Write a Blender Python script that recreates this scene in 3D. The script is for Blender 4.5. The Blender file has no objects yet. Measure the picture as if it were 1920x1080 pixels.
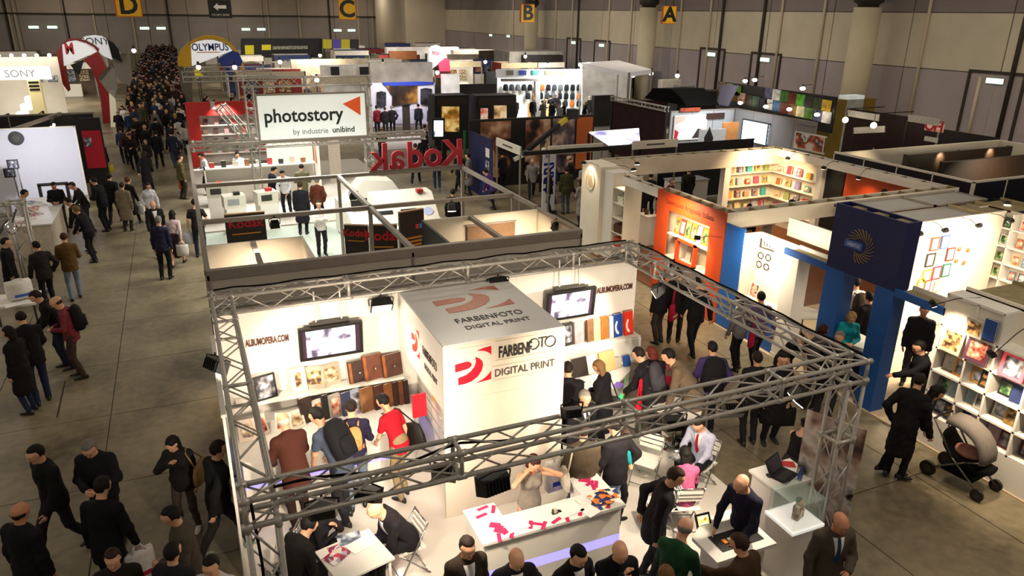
import bpy,bmesh,math,random
import numpy as np
from mathutils import Vector,Matrix
random.seed(7)
SC = bpy.context.scene
COL = SC.collection
# ------------------------------------------------------------------ camera
H = 7.15                                   # the photographer stands on a gallery
FPX = 1391.1                               # focal length in pixels of a 1920 px wide frame
AX = ((0.91670987,-0.39935273,0.01266529),      # camera right
   (0.12820984,0.32403093,0.93731862),       # camera up
   (0.3784247,0.85762541,-0.3482433))        # view direction
cam_d = bpy.data.cameras.new('camera')
cam_d.sensor_width = 36.0
cam_d.lens = 36.0 * FPX / 1920.0
cam_d.clip_end = 400
cam = bpy.data.objects.new('camera',cam_d)
COL.objects.link(cam)
cam.matrix_world = Matrix(((AX[0][0],AX[1][0],-AX[2][0],0),(AX[0][1],AX[1][1],-AX[2][1],0),
         (AX[0][2],AX[1][2],-AX[2][2],H),(0,0,0,1)))
SC.camera = cam
# ------------------------------------------------------------------ light of the hall
world = bpy.data.worlds.new('hall_air')
SC.world = world
world.use_nodes = True
bg = world.node_tree.nodes['Background']
bg.inputs[0].default_value = (1.0,0.89,0.74,1)
bg.inputs[1].default_value = 0.2
SC.view_settings.view_transform = 'Standard'
SC.view_settings.look = 'None'
SC.view_settings.gamma = 1.0
SC.view_settings.use_curve_mapping = False
SC.view_settings.exposure = 0.15
SC.cycles.max_bounces = 4
SC.cycles.diffuse_bounces = 2
SC.cycles.glossy_bounces = 2
SC.cycles.transmission_bounces = 4
SC.cycles.sample_clamp_indirect = 4.0
SC.cycles.use_denoising = True
def area(name,loc,target,size,power,color=(1,.86,.68),size_y=None,spread=2.6):
 d = bpy.data.lights.new(name,'AREA')
 d.energy = power
 d.color = color
 d.size = size
 d.spread = spread
 if size_y:
  d.shape = 'RECTANGLE'
  d.size_y = size_y
 o = bpy.data.objects.new(name,d)
 COL.objects.link(o)
 o.location = loc
 o.rotation_euler = (Vector(target) - Vector(loc)).to_track_quat('-Z','Y').to_euler()
 return o
def spot(name,loc,target,power,angle=70,color=(1,.84,.64),r=.06,blend=.6):
 d = bpy.data.lights.new(name,'SPOT')
 d.energy = power
 d.color = color
 d.spot_size = math.radians(angle)
 d.spot_blend = blend
 d.shadow_soft_size = r
 o = bpy.data.objects.new(name,d)
 COL.objects.link(o)
 o.location = loc
 o.rotation_euler = (Vector(target) - Vector(loc)).to_track_quat('-Z','Y').to_euler()
 return o
# rows of high-bay lamps under the hall roof, above the frame
for yy in (4,24,44,66,90,112,132):
 for xx in (-14,9,30):
  area('hall_lamp',(xx,yy,11.5),(xx,yy,0),3.0,350,(1,.87,.69),spread=3.1)
# ------------------------------------------------------------------ pixel of the 1920x1080 photograph -> point of the place
def ray(px,py):
 x,y = (px - 960) / FPX,-(py - 540) / FPX
 return [x * AX[0][i] + y * AX[1][i] + AX[2][i] for i in range(3)]
def PZ(px,py,z=0.0):
 d = ray(px,py)
 t = (z - H) / d[2]
 return Vector((d[0] * t,d[1] * t,z))
def PY(px,py,y):
 d = ray(px,py)
 t = y / d[1]
 return Vector((d[0] * t,y,H + d[2] * t))
def PX(px,py,x):
 d = ray(px,py)
 t = x / d[0]
 return Vector((x,d[1] * t,H + d[2] * t))
# ------------------------------------------------------------------ materials (all procedural)
MATS = {}
def lin(c):
 return tuple(((v / 255) / 12.92 if v <= 10.3 else ((v / 255 + .055) / 1.055) ** 2.4) for v in c)
def mat(name,rgb,rough=.6,metal=0.0,emit=0.0,var=.06,scale=14.0,bump=0.0,spec=.5,trans=0.0,alpha=1.0,emit_rgb=None,coat=0.0):
 """rgb are sRGB 0..255 of the thing itself"""
 if name in MATS:
  return MATS[name]
 m = bpy.data.materials.new(name)
 m.use_nodes = True
 nt = m.node_tree
 b = nt.nodes['Principled BSDF']
 c = lin(rgb)
 b.inputs['Roughness'].default_value = rough
 b.inputs['Metallic'].default_value = metal
 b.inputs['Specular IOR Level'].default_value = spec
 b.inputs['Coat Weight'].default_value = coat
 if trans:
  b.inputs['Transmission Weight'].default_value = trans
  b.inputs['IOR'].default_value = 1.45
 if alpha < 1:
  b.inputs['Alpha'].default_value = alpha
 if var > 0:
  tc = nt.nodes.new('ShaderNodeTexCoord')
  n = nt.nodes.new('ShaderNodeTexNoise')
  n.inputs['Scale'].default_value = scale
  n.inputs['Detail'].default_value = 3
  r = nt.nodes.new('ShaderNodeValToRGB')
  r.color_ramp.elements[0].color = tuple(max(0,v * (1 - 2 * var)) for v in c) + (1,)
  r.color_ramp.elements[1].color = tuple(min(1,v * (1 + 2 * var)) for v in c) + (1,)
  r.color_ramp.elements[0].position = .3
  r.color_ramp.elements[1].position = .7
  nt.links.new(tc.outputs['Object'],n.inputs['Vector'])
  nt.links.new(n.outputs['Fac'],r.inputs['Fac'])
  nt.links.new(r.outputs['Color'],b.inputs['Base Color'])
  if bump:
   bp = nt.nodes.new('ShaderNodeBump')
   bp.inputs['Strength'].default_value = bump
   bp.inputs['Distance'].default_value = .02
   nt.links.new(n.outputs['Fac'],bp.inputs['Height'])
   nt.links.new(bp.outputs['Normal'],b.inputs['Normal'])
 else:
  b.inputs['Base Color'].default_value = c + (1,)
 if emit:
  ec = lin(emit_rgb) if emit_rgb else c
  b.inputs['Emission Color'].default_value = ec + (1,)
  b.inputs['Emission Strength'].default_value = emit
 MATS[name] = m
 return m
def hexs(s):
 return tuple(int(s[i:i + 2],16) for i in (0,2,4))
def cloth(hx,rough=.85):
 """fabric / paint of one colour given as rrggbb"""
 return mat('cloth_' + hx,hexs(hx),rough,var=.05,scale=20,spec=.25)
def paint(hx,rough=.5):
 return mat('paint_' + hx,hexs(hx),rough,var=.03,scale=3)
WHITE = mat('white_panel',(232,226,216),.55,var=.015,scale=2)
GLOSSW = mat('white_lacquer',(236,231,224),.22,var=.01,scale=2)
ALU = mat('truss_aluminium',(186,180,172),.4,.45,var=.05,scale=30)
PROFILE = mat('frame_profile',(150,140,130),.5,.35,var=.03,scale=8)
STEEL = mat('dark_steel',(70,66,62),.5,.6,var=.05)
BLACK = mat('black_plastic',(16,15,15),.45,var=.05)
BLKCLOTH = mat('black_fabric',(14,13,13),.9,var=.1,scale=30,spec=.15)
CHROME = mat('chrome',(205,203,200),.18,1.0,var=.02)
GLASS = mat('clear_glass',(255,255,255),.02,trans=1.0,var=0)
LAMPW = mat('lamp_face_warm',(255,236,205),.4,emit=14,var=0)
LAMPC = mat('lamp_face_cool',(250,246,238),.4,emit=10,var=0)
def _n(nt,t,**kw):
 n = nt.nodes.new(t)
 for k,v in kw.items():
  setattr(n,k,v)
 return n
def picture_mat(name,cols,scale=5.0,kind='noise',emit=0.0,seed=0.0,rough=.4):
 """flat print or screen content: blotches of the given colours"""
 if name in MATS:
  return MATS[name]
 m = bpy.data.materials.new(name)
 m.use_nodes = True
 nt = m.node_tree
 b = nt.nodes['Principled BSDF']
 b.inputs['Roughness'].default_value = rough
 tc = _n(nt,'ShaderNodeTexCoord')
 mp = _n(nt,'ShaderNodeMapping')
 mp.inputs['Location'].default_value = (seed * 3.7,seed * 1.9,seed * 2.3)
 nt.links.new(tc.outputs['Object'],mp.inputs['Vector'])
 if kind == 'voronoi':
  n = _n(nt,'ShaderNodeTexVoronoi')
  n.inputs['Scale'].default_value = scale
  sep = _n(nt,'ShaderNodeSeparateColor')
  nt.links.new(mp.outputs['Vector'],n.inputs['Vector'])
  nt.links.new(n.outputs['Color'],sep.inputs['Color'])
  fac = sep.outputs[0]
 else:
  n = _n(nt,'ShaderNodeTexNoise')
  n.inputs['Scale'].default_value = scale
  n.inputs['Detail'].default_value = 2.5
  nt.links.new(mp.outputs['Vector'],n.inputs['Vector'])
  fac = n.outputs['Fac']
 r = _n(nt,'ShaderNodeValToRGB')
 el = r.color_ramp.elements
 k = len(cols)
 lo,hi = (.3,.7) if kind != 'voronoi' else (0,1)
 el[0].position = lo
 el[0].color = lin(hexs(cols[0])) + (1,)
 el[1].position = hi
 el[1].color = lin(hexs(cols[-1])) + (1,)
 for i in range(1,k - 1):
  e = el.new(lo + (hi - lo) * i / (k - 1))
  e.color = lin(hexs(cols[i])) + (1,)
 if kind == 'voronoi':
  r.color_ramp.interpolation = 'CONSTANT'
 nt.links.new(fac,r.inputs['Fac'])
 nt.links.new(r.outputs['Color'],b.inputs['Base Color'])
 if emit:
  nt.links.new(r.outputs['Color'],b.inputs['Emission Color'])
  b.inputs['Emission Strength'].default_value = emit
 MATS[name] = m
 return m
# ------------------------------------------------------------------ mesh helpers
class MB:
 """collects boxes, bars, tubes ...; build() links them as ONE mesh object"""
 def __init__(self):
  self.v,self.f,self.s = [],[],[]
 def add(self,vs,fs,smooth=False):
  o = len(self.v)
  self.v += [tuple(p) for p in vs]
  self.f += [tuple(i + o for i in q) for q in fs]
  self.s += [smooth] * len(fs)
  return self
 def box(self,c,s,rz=0.0,M=None):
  x,y,z = s[0] / 2,s[1] / 2,s[2] / 2
  pts = [(-x,-y,-z),(x,-y,-z),(x,y,-z),(-x,y,-z),(-x,-y,z),(x,-y,z),(x,y,z),(-x,y,z)]
  if M is not None:
   pts = [M @ Vector(p) for p in pts]
  elif rz:
   ca,sa = math.cos(rz),math.sin(rz)
   pts = [(p[0] * ca - p[1] * sa,p[0] * sa + p[1] * ca,p[2]) for p in pts]
  pts = [(p[0] + c[0],p[1] + c[1],p[2] + c[2]) for p in pts]
  return self.add(pts,[(3,2,1,0),(4,5,6,7),(0,1,5,4),(1,2,6,5),(2,3,7,6),(3,0,4,7)])
 def span(self,a,b):
  """axis-aligned box from corner a to corner b"""
  return self.box([(a[i] + b[i]) / 2 for i in range(3)],[abs(b[i] - a[i]) for i in range(3)])
 def tube(self,a,b,r,n=8,r2=None,caps=True):
  a,b = Vector(a),Vector(b)
  d = (b - a)
  if d.length < 1e-6:
   return self
  d.normalize()
  u = d.orthogonal().normalized()
  w = d.cross(u)
  r2 = r if r2 is None else r2
  vs = []
  for p,rr in ((a,r),(b,r2)):
   for i in range(n):
    t = 2 * math.pi * i / n
    vs.append(p + u * math.cos(t) * rr + w * math.sin(t) * rr)
  fs = [(i,(i + 1) % n,n + (i + 1) % n,n + i) for i in range(n)]
  o = len(self.v)
  self.add(vs,fs,True)
  if caps:
   self.f += [tuple(o + i for i in reversed(range(n))),tuple(o + n + i for i in range(n))]
   self.s += [False,False]
  return self
 def path(self,pts,r,n=6):
  for i in range(len(pts) - 1):
   self.tube(pts[i],pts[i + 1],r,n)
  return self
 def bar(self,a,b,w,h=None):
  """square bar between two points"""
  h = h or w
  a,b = Vector(a),Vector(b)
  d = b - a
  L = d.length
  q = d.to_track_quat('X','Z').to_matrix()
  return self.box((a + b) / 2,(L,w,h),M=q)
 def prism(self,poly,h0,h1,axis='z'):
  """polygon extruded along an axis; poly 2D (x,y) for z, (x,z) for y, (y,z) for x"""
  def mk(p,h):
   return {'z': (p[0],p[1],h),'y': (p[0],h,p[1]),'x': (h,p[0],p[1])}[axis]
  n = len(poly)
  vs = [mk(p,h0) for p in poly] + [mk(p,h1) for p in poly]
  fs = [tuple(range(n)),tuple(reversed(range(n,2 * n)))] + [(i,n + i,n + (i + 1) % n,(i + 1) % n) for i in range(n)]
  return self.add(vs,fs)
 def lathe(self,prof,c=(0,0,0),n=14,caps=True):
  vs,fs = [],[]
  for (r,z) in prof:
   for i in range(n):
    t = 2 * math.pi * i / n
    vs.append((c[0] + r * math.cos(t),c[1] + r * math.sin(t),c[2] + z))
  k = len(prof)
  for j in range(k - 1):
   for i in range(n):
    fs.append((j * n + i,j * n + (i + 1) % n,(j + 1) * n + (i + 1) % n,(j + 1) * n + i))
  o = len(self.v)
  self.add(vs,fs,True)
  if caps:
   self.f += [tuple(o + i for i in reversed(range(n))),tuple(o + (k - 1) * n + i for i in range(n))]
   self.s += [False,False]
  return self
 def ball(self,c,r,n=10,m=7):
  if not hasattr(r,'__len__'):
   r = (r,r,r)
  vs,fs = [],[]
  for j in range(m + 1):
   p = math.pi * j / m
   for i in range(n):
    t = 2 * math.pi * i / n
    vs.append((c[0] + r[0] * math.sin(p) * math.cos(t),c[1] + r[1] * math.sin(p) * math.sin(t),c[2] - r[2] * math.cos(p)))
  for j in range(m):
   for i in range(n):
    fs.append((j * n + i,j * n + (i + 1) % n,(j + 1) * n + (i + 1) % n,(j + 1) * n + i))
  return self.add(vs,fs,True)
 def rings(self,rs,caps=True):
  """loft closed rings of equal vertex count"""
  n = len(rs[0])
  vs = [p for r in rs for p in r]
  fs = []
  for j in range(len(rs) - 1):
   for i in range(n):
    fs.append((j * n + i,j * n + (i + 1) % n,(j + 1) * n + (i + 1) % n,(j + 1) * n + i))
  if caps:
   fs += [tuple(reversed(range(n))),tuple((len(rs) - 1) * n + i for i in range(n))]
  return self.add(vs,fs,True)
 def mesh(self,name):
  me = bpy.data.meshes.new(name)
  me.from_pydata(self.v,[],self.f)
  me.polygons.foreach_set('use_smooth',self.s)
  me.update()
  return me
 def build(self,name,material,parent=None,loc=None,rz=None,world=False):
  if world and parent is not None:          # vertices given in hall coordinates, parent unrotated
   loc = -_wl(parent)
  return put(name,self.mesh(name),material,parent,loc,rz)
def _wl(o):
 v = Vector(o.location)
 while o.parent is not None:
  o = o.parent
  v += Vector(o.location)
 return v
def W(parent,v):
 return Vector(v) - _wl(parent)
def put(name,me,material=None,parent=None,loc=None,rz=None):
 o = bpy.data.objects.new(name,me)
 COL.objects.link(o)
 if parent is not None:
  o.parent = parent
 if loc is not None:
  o.location = loc
 if rz is not None:
  o.rotation_euler = (0,0,rz)
 if material is not None:
  if len(me.materials) == 0:
   me.materials.append(material)
  else:
   o.material_slots[0].link = 'OBJECT'
   o.material_slots[0].material = material
 return o
def tag(o,label=None,cat=None,group=None,kind=None):
 if label:
  o['label'] = label
 if cat:
  o['category'] = cat
 if group:
  o['group'] = group
 if kind:
  o['kind'] = kind
 return o
def thing(name,label,cat,loc=(0,0,0),rz=0.0,group=None):
 o = bpy.data.objects.new(name,None)
 o.empty_display_size = .1
 COL.objects.link(o)
 o.location = loc
 o.rotation_euler = (0,0,rz)
 return tag(o,label,cat,group)
def struct(name,mb,material,parent=None):
 o = mb.build(name,material,parent)
 if parent is None:
  o['kind'] = 'structure'
 return o
def copy_tree(o,parent=None):
 c = o.copy()
 COL.objects.link(c)
 c.parent = parent
 for ch in list(o.children):
  copy_tree(ch,c)
 return c
_TXT = {}
def text(s,size,material,parent=None,loc=(0,0,0),rot=(0,0,0),depth=.006,bold=0.0,sx=1.0,name='lettering',align='CENTER',mirror=False):
 """flat or raised lettering as a mesh; lies in local XY, upright along +Y"""
 key = (s,round(size,3),depth,bold,align,sx,mirror)
 if key not in _TXT:
  cu = bpy.data.curves.new('t','FONT')
  cu.body = s
  cu.size = size
  cu.extrude = depth
  cu.offset = bold
  cu.resolution_u = 3
  cu.align_x = align
  cu.align_y = 'CENTER'
  ob = bpy.data.objects.new('t',cu)
  me = bpy.data.meshes.new_from_object(ob)
  bpy.data.objects.remove(ob)
  for v in me.vertices:
   v.co.x *= -sx if mirror else sx
  me.materials.clear()
  _TXT[key] = me
 o = put(name,_TXT[key],None,parent,loc)
 if len(_TXT[key].materials) == 0:
  _TXT[key].materials.append(material)
 o.material_slots[0].link = 'OBJECT'
 o.material_slots[0].material = material
 o.rotation_euler = rot
 return o
PI = math.pi
ORD = ['first','second','third','fourth','fifth','sixth','seventh','eighth','ninth','tenth','eleventh','twelfth','thirteenth','fourteenth','fifteenth']
# rotations of lettering: readable from -Y, from -X, from above
R_FRONT = (PI / 2,0,0)
R_LEFT = (PI / 2,0,-PI / 2)
R_TOP = (0,0,0)
# ================================================================== people
def _smin(a,b,k):
 h = np.clip(.5 + .5 * (b - a) / k,0,1)
 return b + (a - b) * h - k * h * (1 - h)
class Field:
 """smooth union of tapered limbs on a grid, read out as one continuous surface"""
 def __init__(self,lo,hi,vox):
  self.lo,self.vox = np.array(lo,float),vox
  self.n = np.ceil((np.array(hi) - self.lo) / vox).astype(int) + 1
  self.V = np.full(self.n,.3)
 def _win(self,lo,hi):
  a = np.clip(np.floor((lo - self.lo) / self.vox).astype(int),0,self.n - 1)
  b = np.clip(np.ceil((hi - self.lo) / self.vox).astype(int) + 1,1,self.n)
  ax = [self.lo[i] + self.vox * np.arange(a[i],b[i]) for i in range(3)]
  return a,b,np.meshgrid(*ax,indexing='ij')
 def limb(self,p,q,r0,r1,k=.03,flat=None,s=1.0,wrinkle=0.0):
  """tapered limb from p to q; flat = axis along which the section is scaled by s"""
  p,q = np.array(p,float),np.array(q,float)
  m = max(r0,r1) * max(1,s) + .07
  lo,hi = np.minimum(p,q) - m,np.maximum(p,q) + m
  a,b,(X,Y,Z) = self._win(lo,hi)
  if (b <= a).any():
   return self
  d = q - p
  L2 = max(1e-9,float(d @ d))
  t = np.clip(((X - p[0]) * d[0] + (Y - p[1]) * d[1] + (Z - p[2]) * d[2]) / L2,0,1)
  ex,ey,ez = X - p[0] - t * d[0],Y - p[1] - t * d[1],Z - p[2] - t * d[2]
  if flat is not None:
   w = np.array(flat,float)
   w /= np.linalg.norm(w)
   c = (ex * w[0] + ey * w[1] + ez * w[2]) * (1 / s - 1)
   ex,ey,ez = ex + c * w[0],ey + c * w[1],ez + c * w[2]
  D = (np.sqrt(ex * ex + ey * ey + ez * ez) - (r0 + (r1 - r0) * t)) * min(1.0,s)
  if wrinkle:
   D = D + wrinkle * np.sin(31 * Z + 9 * X + 2.2 * np.sin(23 * X + 7 * Y)) * np.sin(19 * Y + 27 * X - 11 * Z)
  sl = tuple(slice(a[i],b[i]) for i in range(3))
  self.V[sl] = _smin(self.V[sl],D,k)
  return self
 def cut(self,point,normal):
  """keeps what lies on the side the normal points away from"""
  a,b,(X,Y,Z) = self._win(self.lo,self.lo + self.vox * self.n)
  D = (X - point[0]) * normal[0] + (Y - point[1]) * normal[1] + (Z - point[2]) * normal[2]
  self.V = np.maximum(self.V,D)
  return self
 def surface(self):
  V = self.V
  S = V < 0
  nx,ny,nz = V.shape
  C = np.zeros((nx - 1,ny - 1,nz - 1,3))
  N = np.zeros((nx - 1,ny - 1,nz - 1))
  cor = [(i,j,k) for i in (0,1) for j in (0,1) for k in (0,1)]
  def sub(A,o):
   return A[o[0]:nx - 1 + o[0],o[1]:ny - 1 + o[1],o[2]:nz - 1 + o[2]]
  cnt = sum(sub(S,o).astype(np.int8) for o in cor)
  act = (cnt > 0) & (cnt < 8)
  idx = np.argwhere(act)
  if len(idx) == 0:
   return np.zeros((0,3)),np.zeros((0,4),int)
  vals = {o: V[idx[:,0] + o[0],idx[:,1] + o[1],idx[:,2] + o[2]] for o in cor}
  acc,num = np.zeros((len(idx),3)),np.zeros(len(idx))
  for o in cor:
   for axi in range(3):
    if o[axi] == 0:
     o2 = list(o)
     o2[axi] = 1
     o2 = tuple(o2)
     va,vb = vals[o],vals[o2]
     m = (va < 0) != (vb < 0)
     t = np.where(m,va / np.where(va - vb == 0,1,va - vb),0)
     pt = np.tile(np.array(o,float),(len(idx),1))
     pt[:,axi] += t
     acc += pt * m[:,None]
     num += m
  pos = self.lo + self.vox * (idx + acc / num[:,None])
  vid = -np.ones(act.shape,int)
  vid[act] = np.arange(len(idx))
  faces = []
  for axi in range(3):
   u,w = (axi + 1) % 3,(axi + 2) % 3
   sl0 = [slice(1,-1)] * 3
   sl0[axi] = slice(0,-1)
   sl1 = [slice(1,-1)] * 3
   sl1[axi] = slice(1,None)
   A,B = S[tuple(sl0)],S[tuple(sl1)]
   for flip in (False,True):
    e = np.argwhere((A & ~B) if not flip else (~A & B))
    if len(e) == 0:
     continue
    base = e + 1
    base[:,axi] -= 1
    q = []
    for du,dw in ((-1,-1),(0,-1),(0,0),(-1,0)):
     c = base.copy()
     c[:,u] += du
     c[:,w] += dw
     q.append(vid[c[:,0],c[:,1],c[:,2]])
    q = np.stack(q,1)
    faces.append(q if not flip else q[:,::-1])
  return pos,np.concatenate(faces)
def np_mesh(name,pos,quads,mb=None,slots=None):
 """mesh from a surface, plus the plain pieces collected in mb (material slot 1, 2 ...)"""
 vs = [tuple(p) for p in pos]
 fs = [tuple(int(i) for i in q) for q in quads]
 mi = [0] * len(fs)
 for k,b in enumerate(mb or []):
  o = len(vs)
  vs += b.v
  fs += [tuple(i + o for i in q) for q in b.f]
  mi += [slots[k]] * len(b.f)
 me = bpy.data.meshes.new(name)
 me.from_pydata(vs,[],fs)
 me.polygons.foreach_set('use_smooth',[True] * len(fs))
 me.polygons.foreach_set('material_index',mi)
 me.update()
 return me
ARMS = {  # hand target from the shoulder in the torso frame: (outward, forward, up), elbow pole (outward, forward, up)
 'down': ((.05,.05,-.535),(.25,-.6,-.2)),
 'loose': ((.10,.12,-.51),(.5,-.6,-.2)),
 'swingf': ((.04,.24,-.47),(.2,-.6,-.4)),
 'swingb': ((.06,-.20,-.48),(.2,-.6,0)),
 'counter': ((-.02,.36,-.36),(.6,-.4,-.5)),
 'hold': ((-.09,.27,-.27),(.5,-.3,-.7)),
 'chest': ((-.14,.20,-.16),(.5,-.2,-.8)),
 'pocket': ((.04,.02,-.45),(.7,-.7,0)),
 'cross': ((-.22,.20,-.20),(.5,.1,-.6)),
 'head': ((-.03,.12,.15),(.8,.2,-.5)),
 'chin': ((-.16,.20,.02),(.5,.3,-.8)),
 'reach': ((.0,.50,-.16),(.5,-.2,-.6)),
 'low': ((-.04,.42,-.40),(.6,-.4,-.3)),
 'back': ((-.10,-.18,-.42),(.6,-.8,0)),
 'strap': ((-.05,.14,-.08),(.6,.1,-.8)),
 'lap': ((-.10,.30,-.42),(.6,-.4,-.3)),
 'up': ((.05,.40,.18),(.6,.1,-.5)),
}
def _ik(a,t,l1,l2,pole):
 d = t - a
 L = min(d.length,l1 + l2 - .004)
 L = max(L,abs(l1 - l2) + .01)
 d.normalize()
 t = a + d * L
 x = (l1 * l1 - l2 * l2 + L * L) / (2 * L)
 h = math.sqrt(max(0,l1 * l1 - x * x))
 pl = pole - d * pole.dot(d)
 if pl.length < 1e-4:
  pl = d.orthogonal()
 pl.normalize()
 return a + d * x + pl * h,t
def skeleton(kind='stand',lean=3,twist=0,side=0,head=(8,0),l='down',r='down',fem=False,step=.0,wide=.1,belly=0.0,seat=.47):
 J = {}
 sit = kind == 'sit'
 pz = seat + .09 if sit else .93
 if kind == 'walk':
  pz = .915
 J['pel'] = Vector((0,0,pz))
 la,tw,sd = math.radians(lean),math.radians(twist),math.radians(side)
 T = Matrix.Rotation(-tw,3,'Z') @ Matrix.Rotation(sd,3,'Y') @ Matrix.Rotation(-la,3,'X')
 J['T'] = T
 sw = .152 if fem else .176
 def tp(x,y,z):
  return J['pel'] + T @ Vector((x,y,z))
 J['waist'] = tp(0,0,.14)
 J['chest'] = tp(0,.005,.34)
 J['neck'] = tp(0,-.01,.525)
 Hm = Matrix.Rotation(-tw * .7 - math.radians(head[1]),3,'Z') @ Matrix.Rotation(-la * .5 - math.radians(head[0]),3,'X')
 J['H'] = Hm
 J['head'] = J['neck'] + T @ Vector((0,.01,.055)) + Hm @ Vector((0,.02,.115))
 for s,nm,arm in ((-1,'l',l),(1,'r',r)):
  sh = tp(s * sw,-.005,.452)
  J['sh' + nm] = sh
  tg,pole = ARMS[arm] if isinstance(arm,str) else arm
  tgt = sh + T @ Vector((s * tg[0],tg[1],tg[2]))
  if lean > 25 and arm in ('down','loose'):
   tgt = sh + Vector((s * .05,.05,-.53))
  J['el' + nm],J['wr' + nm] = _ik(sh,tgt,.285,.255,T @ Vector((s * pole[0],pole[1],pole[2])))
  hip = J['pel'] + Vector((s * (.092 if fem else .088),0,-.02))
  J['hip' + nm] = hip
  if sit:
   kn = hip + Vector((s * .06,.42,.02))
   an = kn + Vector((s * .0,.02 + .1 * s * step,-(kn.z - .085)))
  else:
   yy = {'walk': .30 * s,'stand': step * s}.get(kind,0)
   an = Vector((s * wide,yy + (-.04 if kind == 'stand' else 0),.085 if yy >= -.05 or kind != 'walk' else .13))
   kn,an = _ik(hip,an,.425,.425,Vector((s * .12,1,0)))
  J['kn' + nm],J['an' + nm] = kn,an
 J['top'] = J['head'] + Hm @ Vector((0,0,.118))
 return J
def _hand(J,nm,F,mb):
 """palm joins the body surface; five bent fingers of unequal length rooted in it"""
 s = -1 if nm == 'l' else 1
 el,wr = J['el' + nm],J['wr' + nm]
 d = (wr - el).normalized()
 T = J['T']
 inn = T @ Vector((-s,0,0))
 n = inn if abs(d.z) > .6 else Vector((0,0,-1)) * .8 + inn * .35     # where the palm looks
 n = (n - d * n.dot(d)).normalized()
 w = d.cross(n)
 fwd = T @ Vector((0,1,0))
 if w.dot(fwd if abs(d.z) > .6 else inn) < 0:
  w = -w                                                             # towards the thumb
 c = wr + d * .05
 F.limb(wr,wr + d * .085,.024,.03,.02,flat=n,s=.55)
 for i,(off,L,cu) in enumerate(((.026,.072,.35),(.009,.08,.4),(-.008,.075,.5),(-.024,.06,.6))):
  b = wr + d * .082 + w * off
  m = b + (d * math.cos(cu * .6) + n * math.sin(cu * .6)) * L * .5 + w * off * .25
  e = m + (d * math.cos(cu * 1.9) + n * math.sin(cu * 1.9)) * L * .55
  mb.tube(b,m,.0092,6,.0086).tube(m,e,.0086,6,.0066)
 b = wr + d * .035 + w * .024
 m = b + (d * .6 + w * .65 + n * .35).normalized() * .042
 e = m + (d * .9 + w * .15 + n * .35).normalized() * .034
 mb.tube(b,m,.0115,6,.0098).tube(m,e,.0098,6,.0072)
 return c
def _bounds(J,pad=.3):
 ps = [v for k,v in J.items() if k not in ('T','H')]
 lo = [min(p[i] for p in ps) - pad for i in range(3)]
 hi = [max(p[i] for p in ps) + pad for i in range(3)]
 lo[2] = min(lo[2],-.02)
 return lo,hi
VOXB,VOXC = .0135,.0165
def body_mesh(J,fem,arms=True,legs=False):
 lo,hi = _bounds(J)
 F = Field(lo,hi,VOXB)
 Hm,hc = J['H'],J['head']
 def hp(x,y,z):
  return hc + Hm @ Vector((x,y,z))
 side = Hm @ Vector((1,0,0))
 # skull, face, jaw
 F.limb(hp(0,-.022,.022),hp(0,.018,.03),.088,.082,.02,flat=side,s=.86)
 F.limb(hp(0,.03,.0),hp(0,.04,-.07),.070,.047,.035,flat=side,s=.88)
 F.limb(hp(0,.062,-.098),hp(0,.066,-.092),.024,.024,.025)                 # chin
 F.limb(hp(0,.098,.005),hp(0,.112,-.03),.009,.0145,.014)                  # nose
 F.limb(hp(0,.088,.032),hp(0,.09,.03),.02,.02,.025,flat=side,s=2.2)     # brow
 for s in (-1,1):
  F.limb(hp(s * .077,-.005,.01),hp(s * .074,.0,-.03),.017,.012,.008,flat=side,s=.45)
  F.limb(hp(s * .036,.075,-.022),hp(s * .036,.075,-.026),.02,.02,.02)  # cheeks
 F.limb(J['neck'] - Vector((0,0,.03)),hp(0,-.012,-.06),.056 if not fem else .047,.054 if not fem else .046,.03)
 mb,eyes,lips = MB(),MB(),MB()
 for nm in 'lr':
  sh,el,wr = J['sh' + nm],J['el' + nm],J['wr' + nm]
  k = .86 if fem else 1
  F.limb(J['neck'] - Vector((0,0,.04)),sh,.04,.05 * k,.05)
  F.limb(sh,el,.049 * k,.040 * k,.03)
  F.limb(el,wr,.041 * k,.026 * k,.02)
  _hand(J,nm,F,mb)
 fw = J['T'] @ Vector((0,1,0))
 F.limb(J['chest'],J['neck'] - Vector((0,0,.07)),.11,.085,.05,flat=fw,s=.7)
 F.limb(J['pel'],J['chest'],.12,.11,.05,flat=fw,s=.7)
 if fem:
  for s in (-1,1):
   b = J['chest'] + J['T'] @ Vector((s * .07,.075,.02))
   F.limb(b,b,.055,.055,.03)
 if legs:
  for nm in 'lr':
   F.limb(J['hip' + nm],J['kn' + nm],.08,.055,.04)
   F.limb(J['kn' + nm],J['an' + nm],.056,.036,.03)
 for s in (-1,1):
  eyes.ball(hp(s * .031,.094,.006),(.0115,.0125,.0075),7,5)
  a,b = hp(s * .014,.108,.027),hp(s * .048,.095,.028)
  eyes.tube(a,b,.004,5)
 lips.tube(hp(-.022,.099,-.058),hp(0,.106,-.057),.0052,5).tube(hp(0,.106,-.057),hp(.022,.099,-.058),.0052,5)
 p,q = F.surface()
 return np_mesh('body',p,q,[mb,eyes,lips],[0,1,2])
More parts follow.
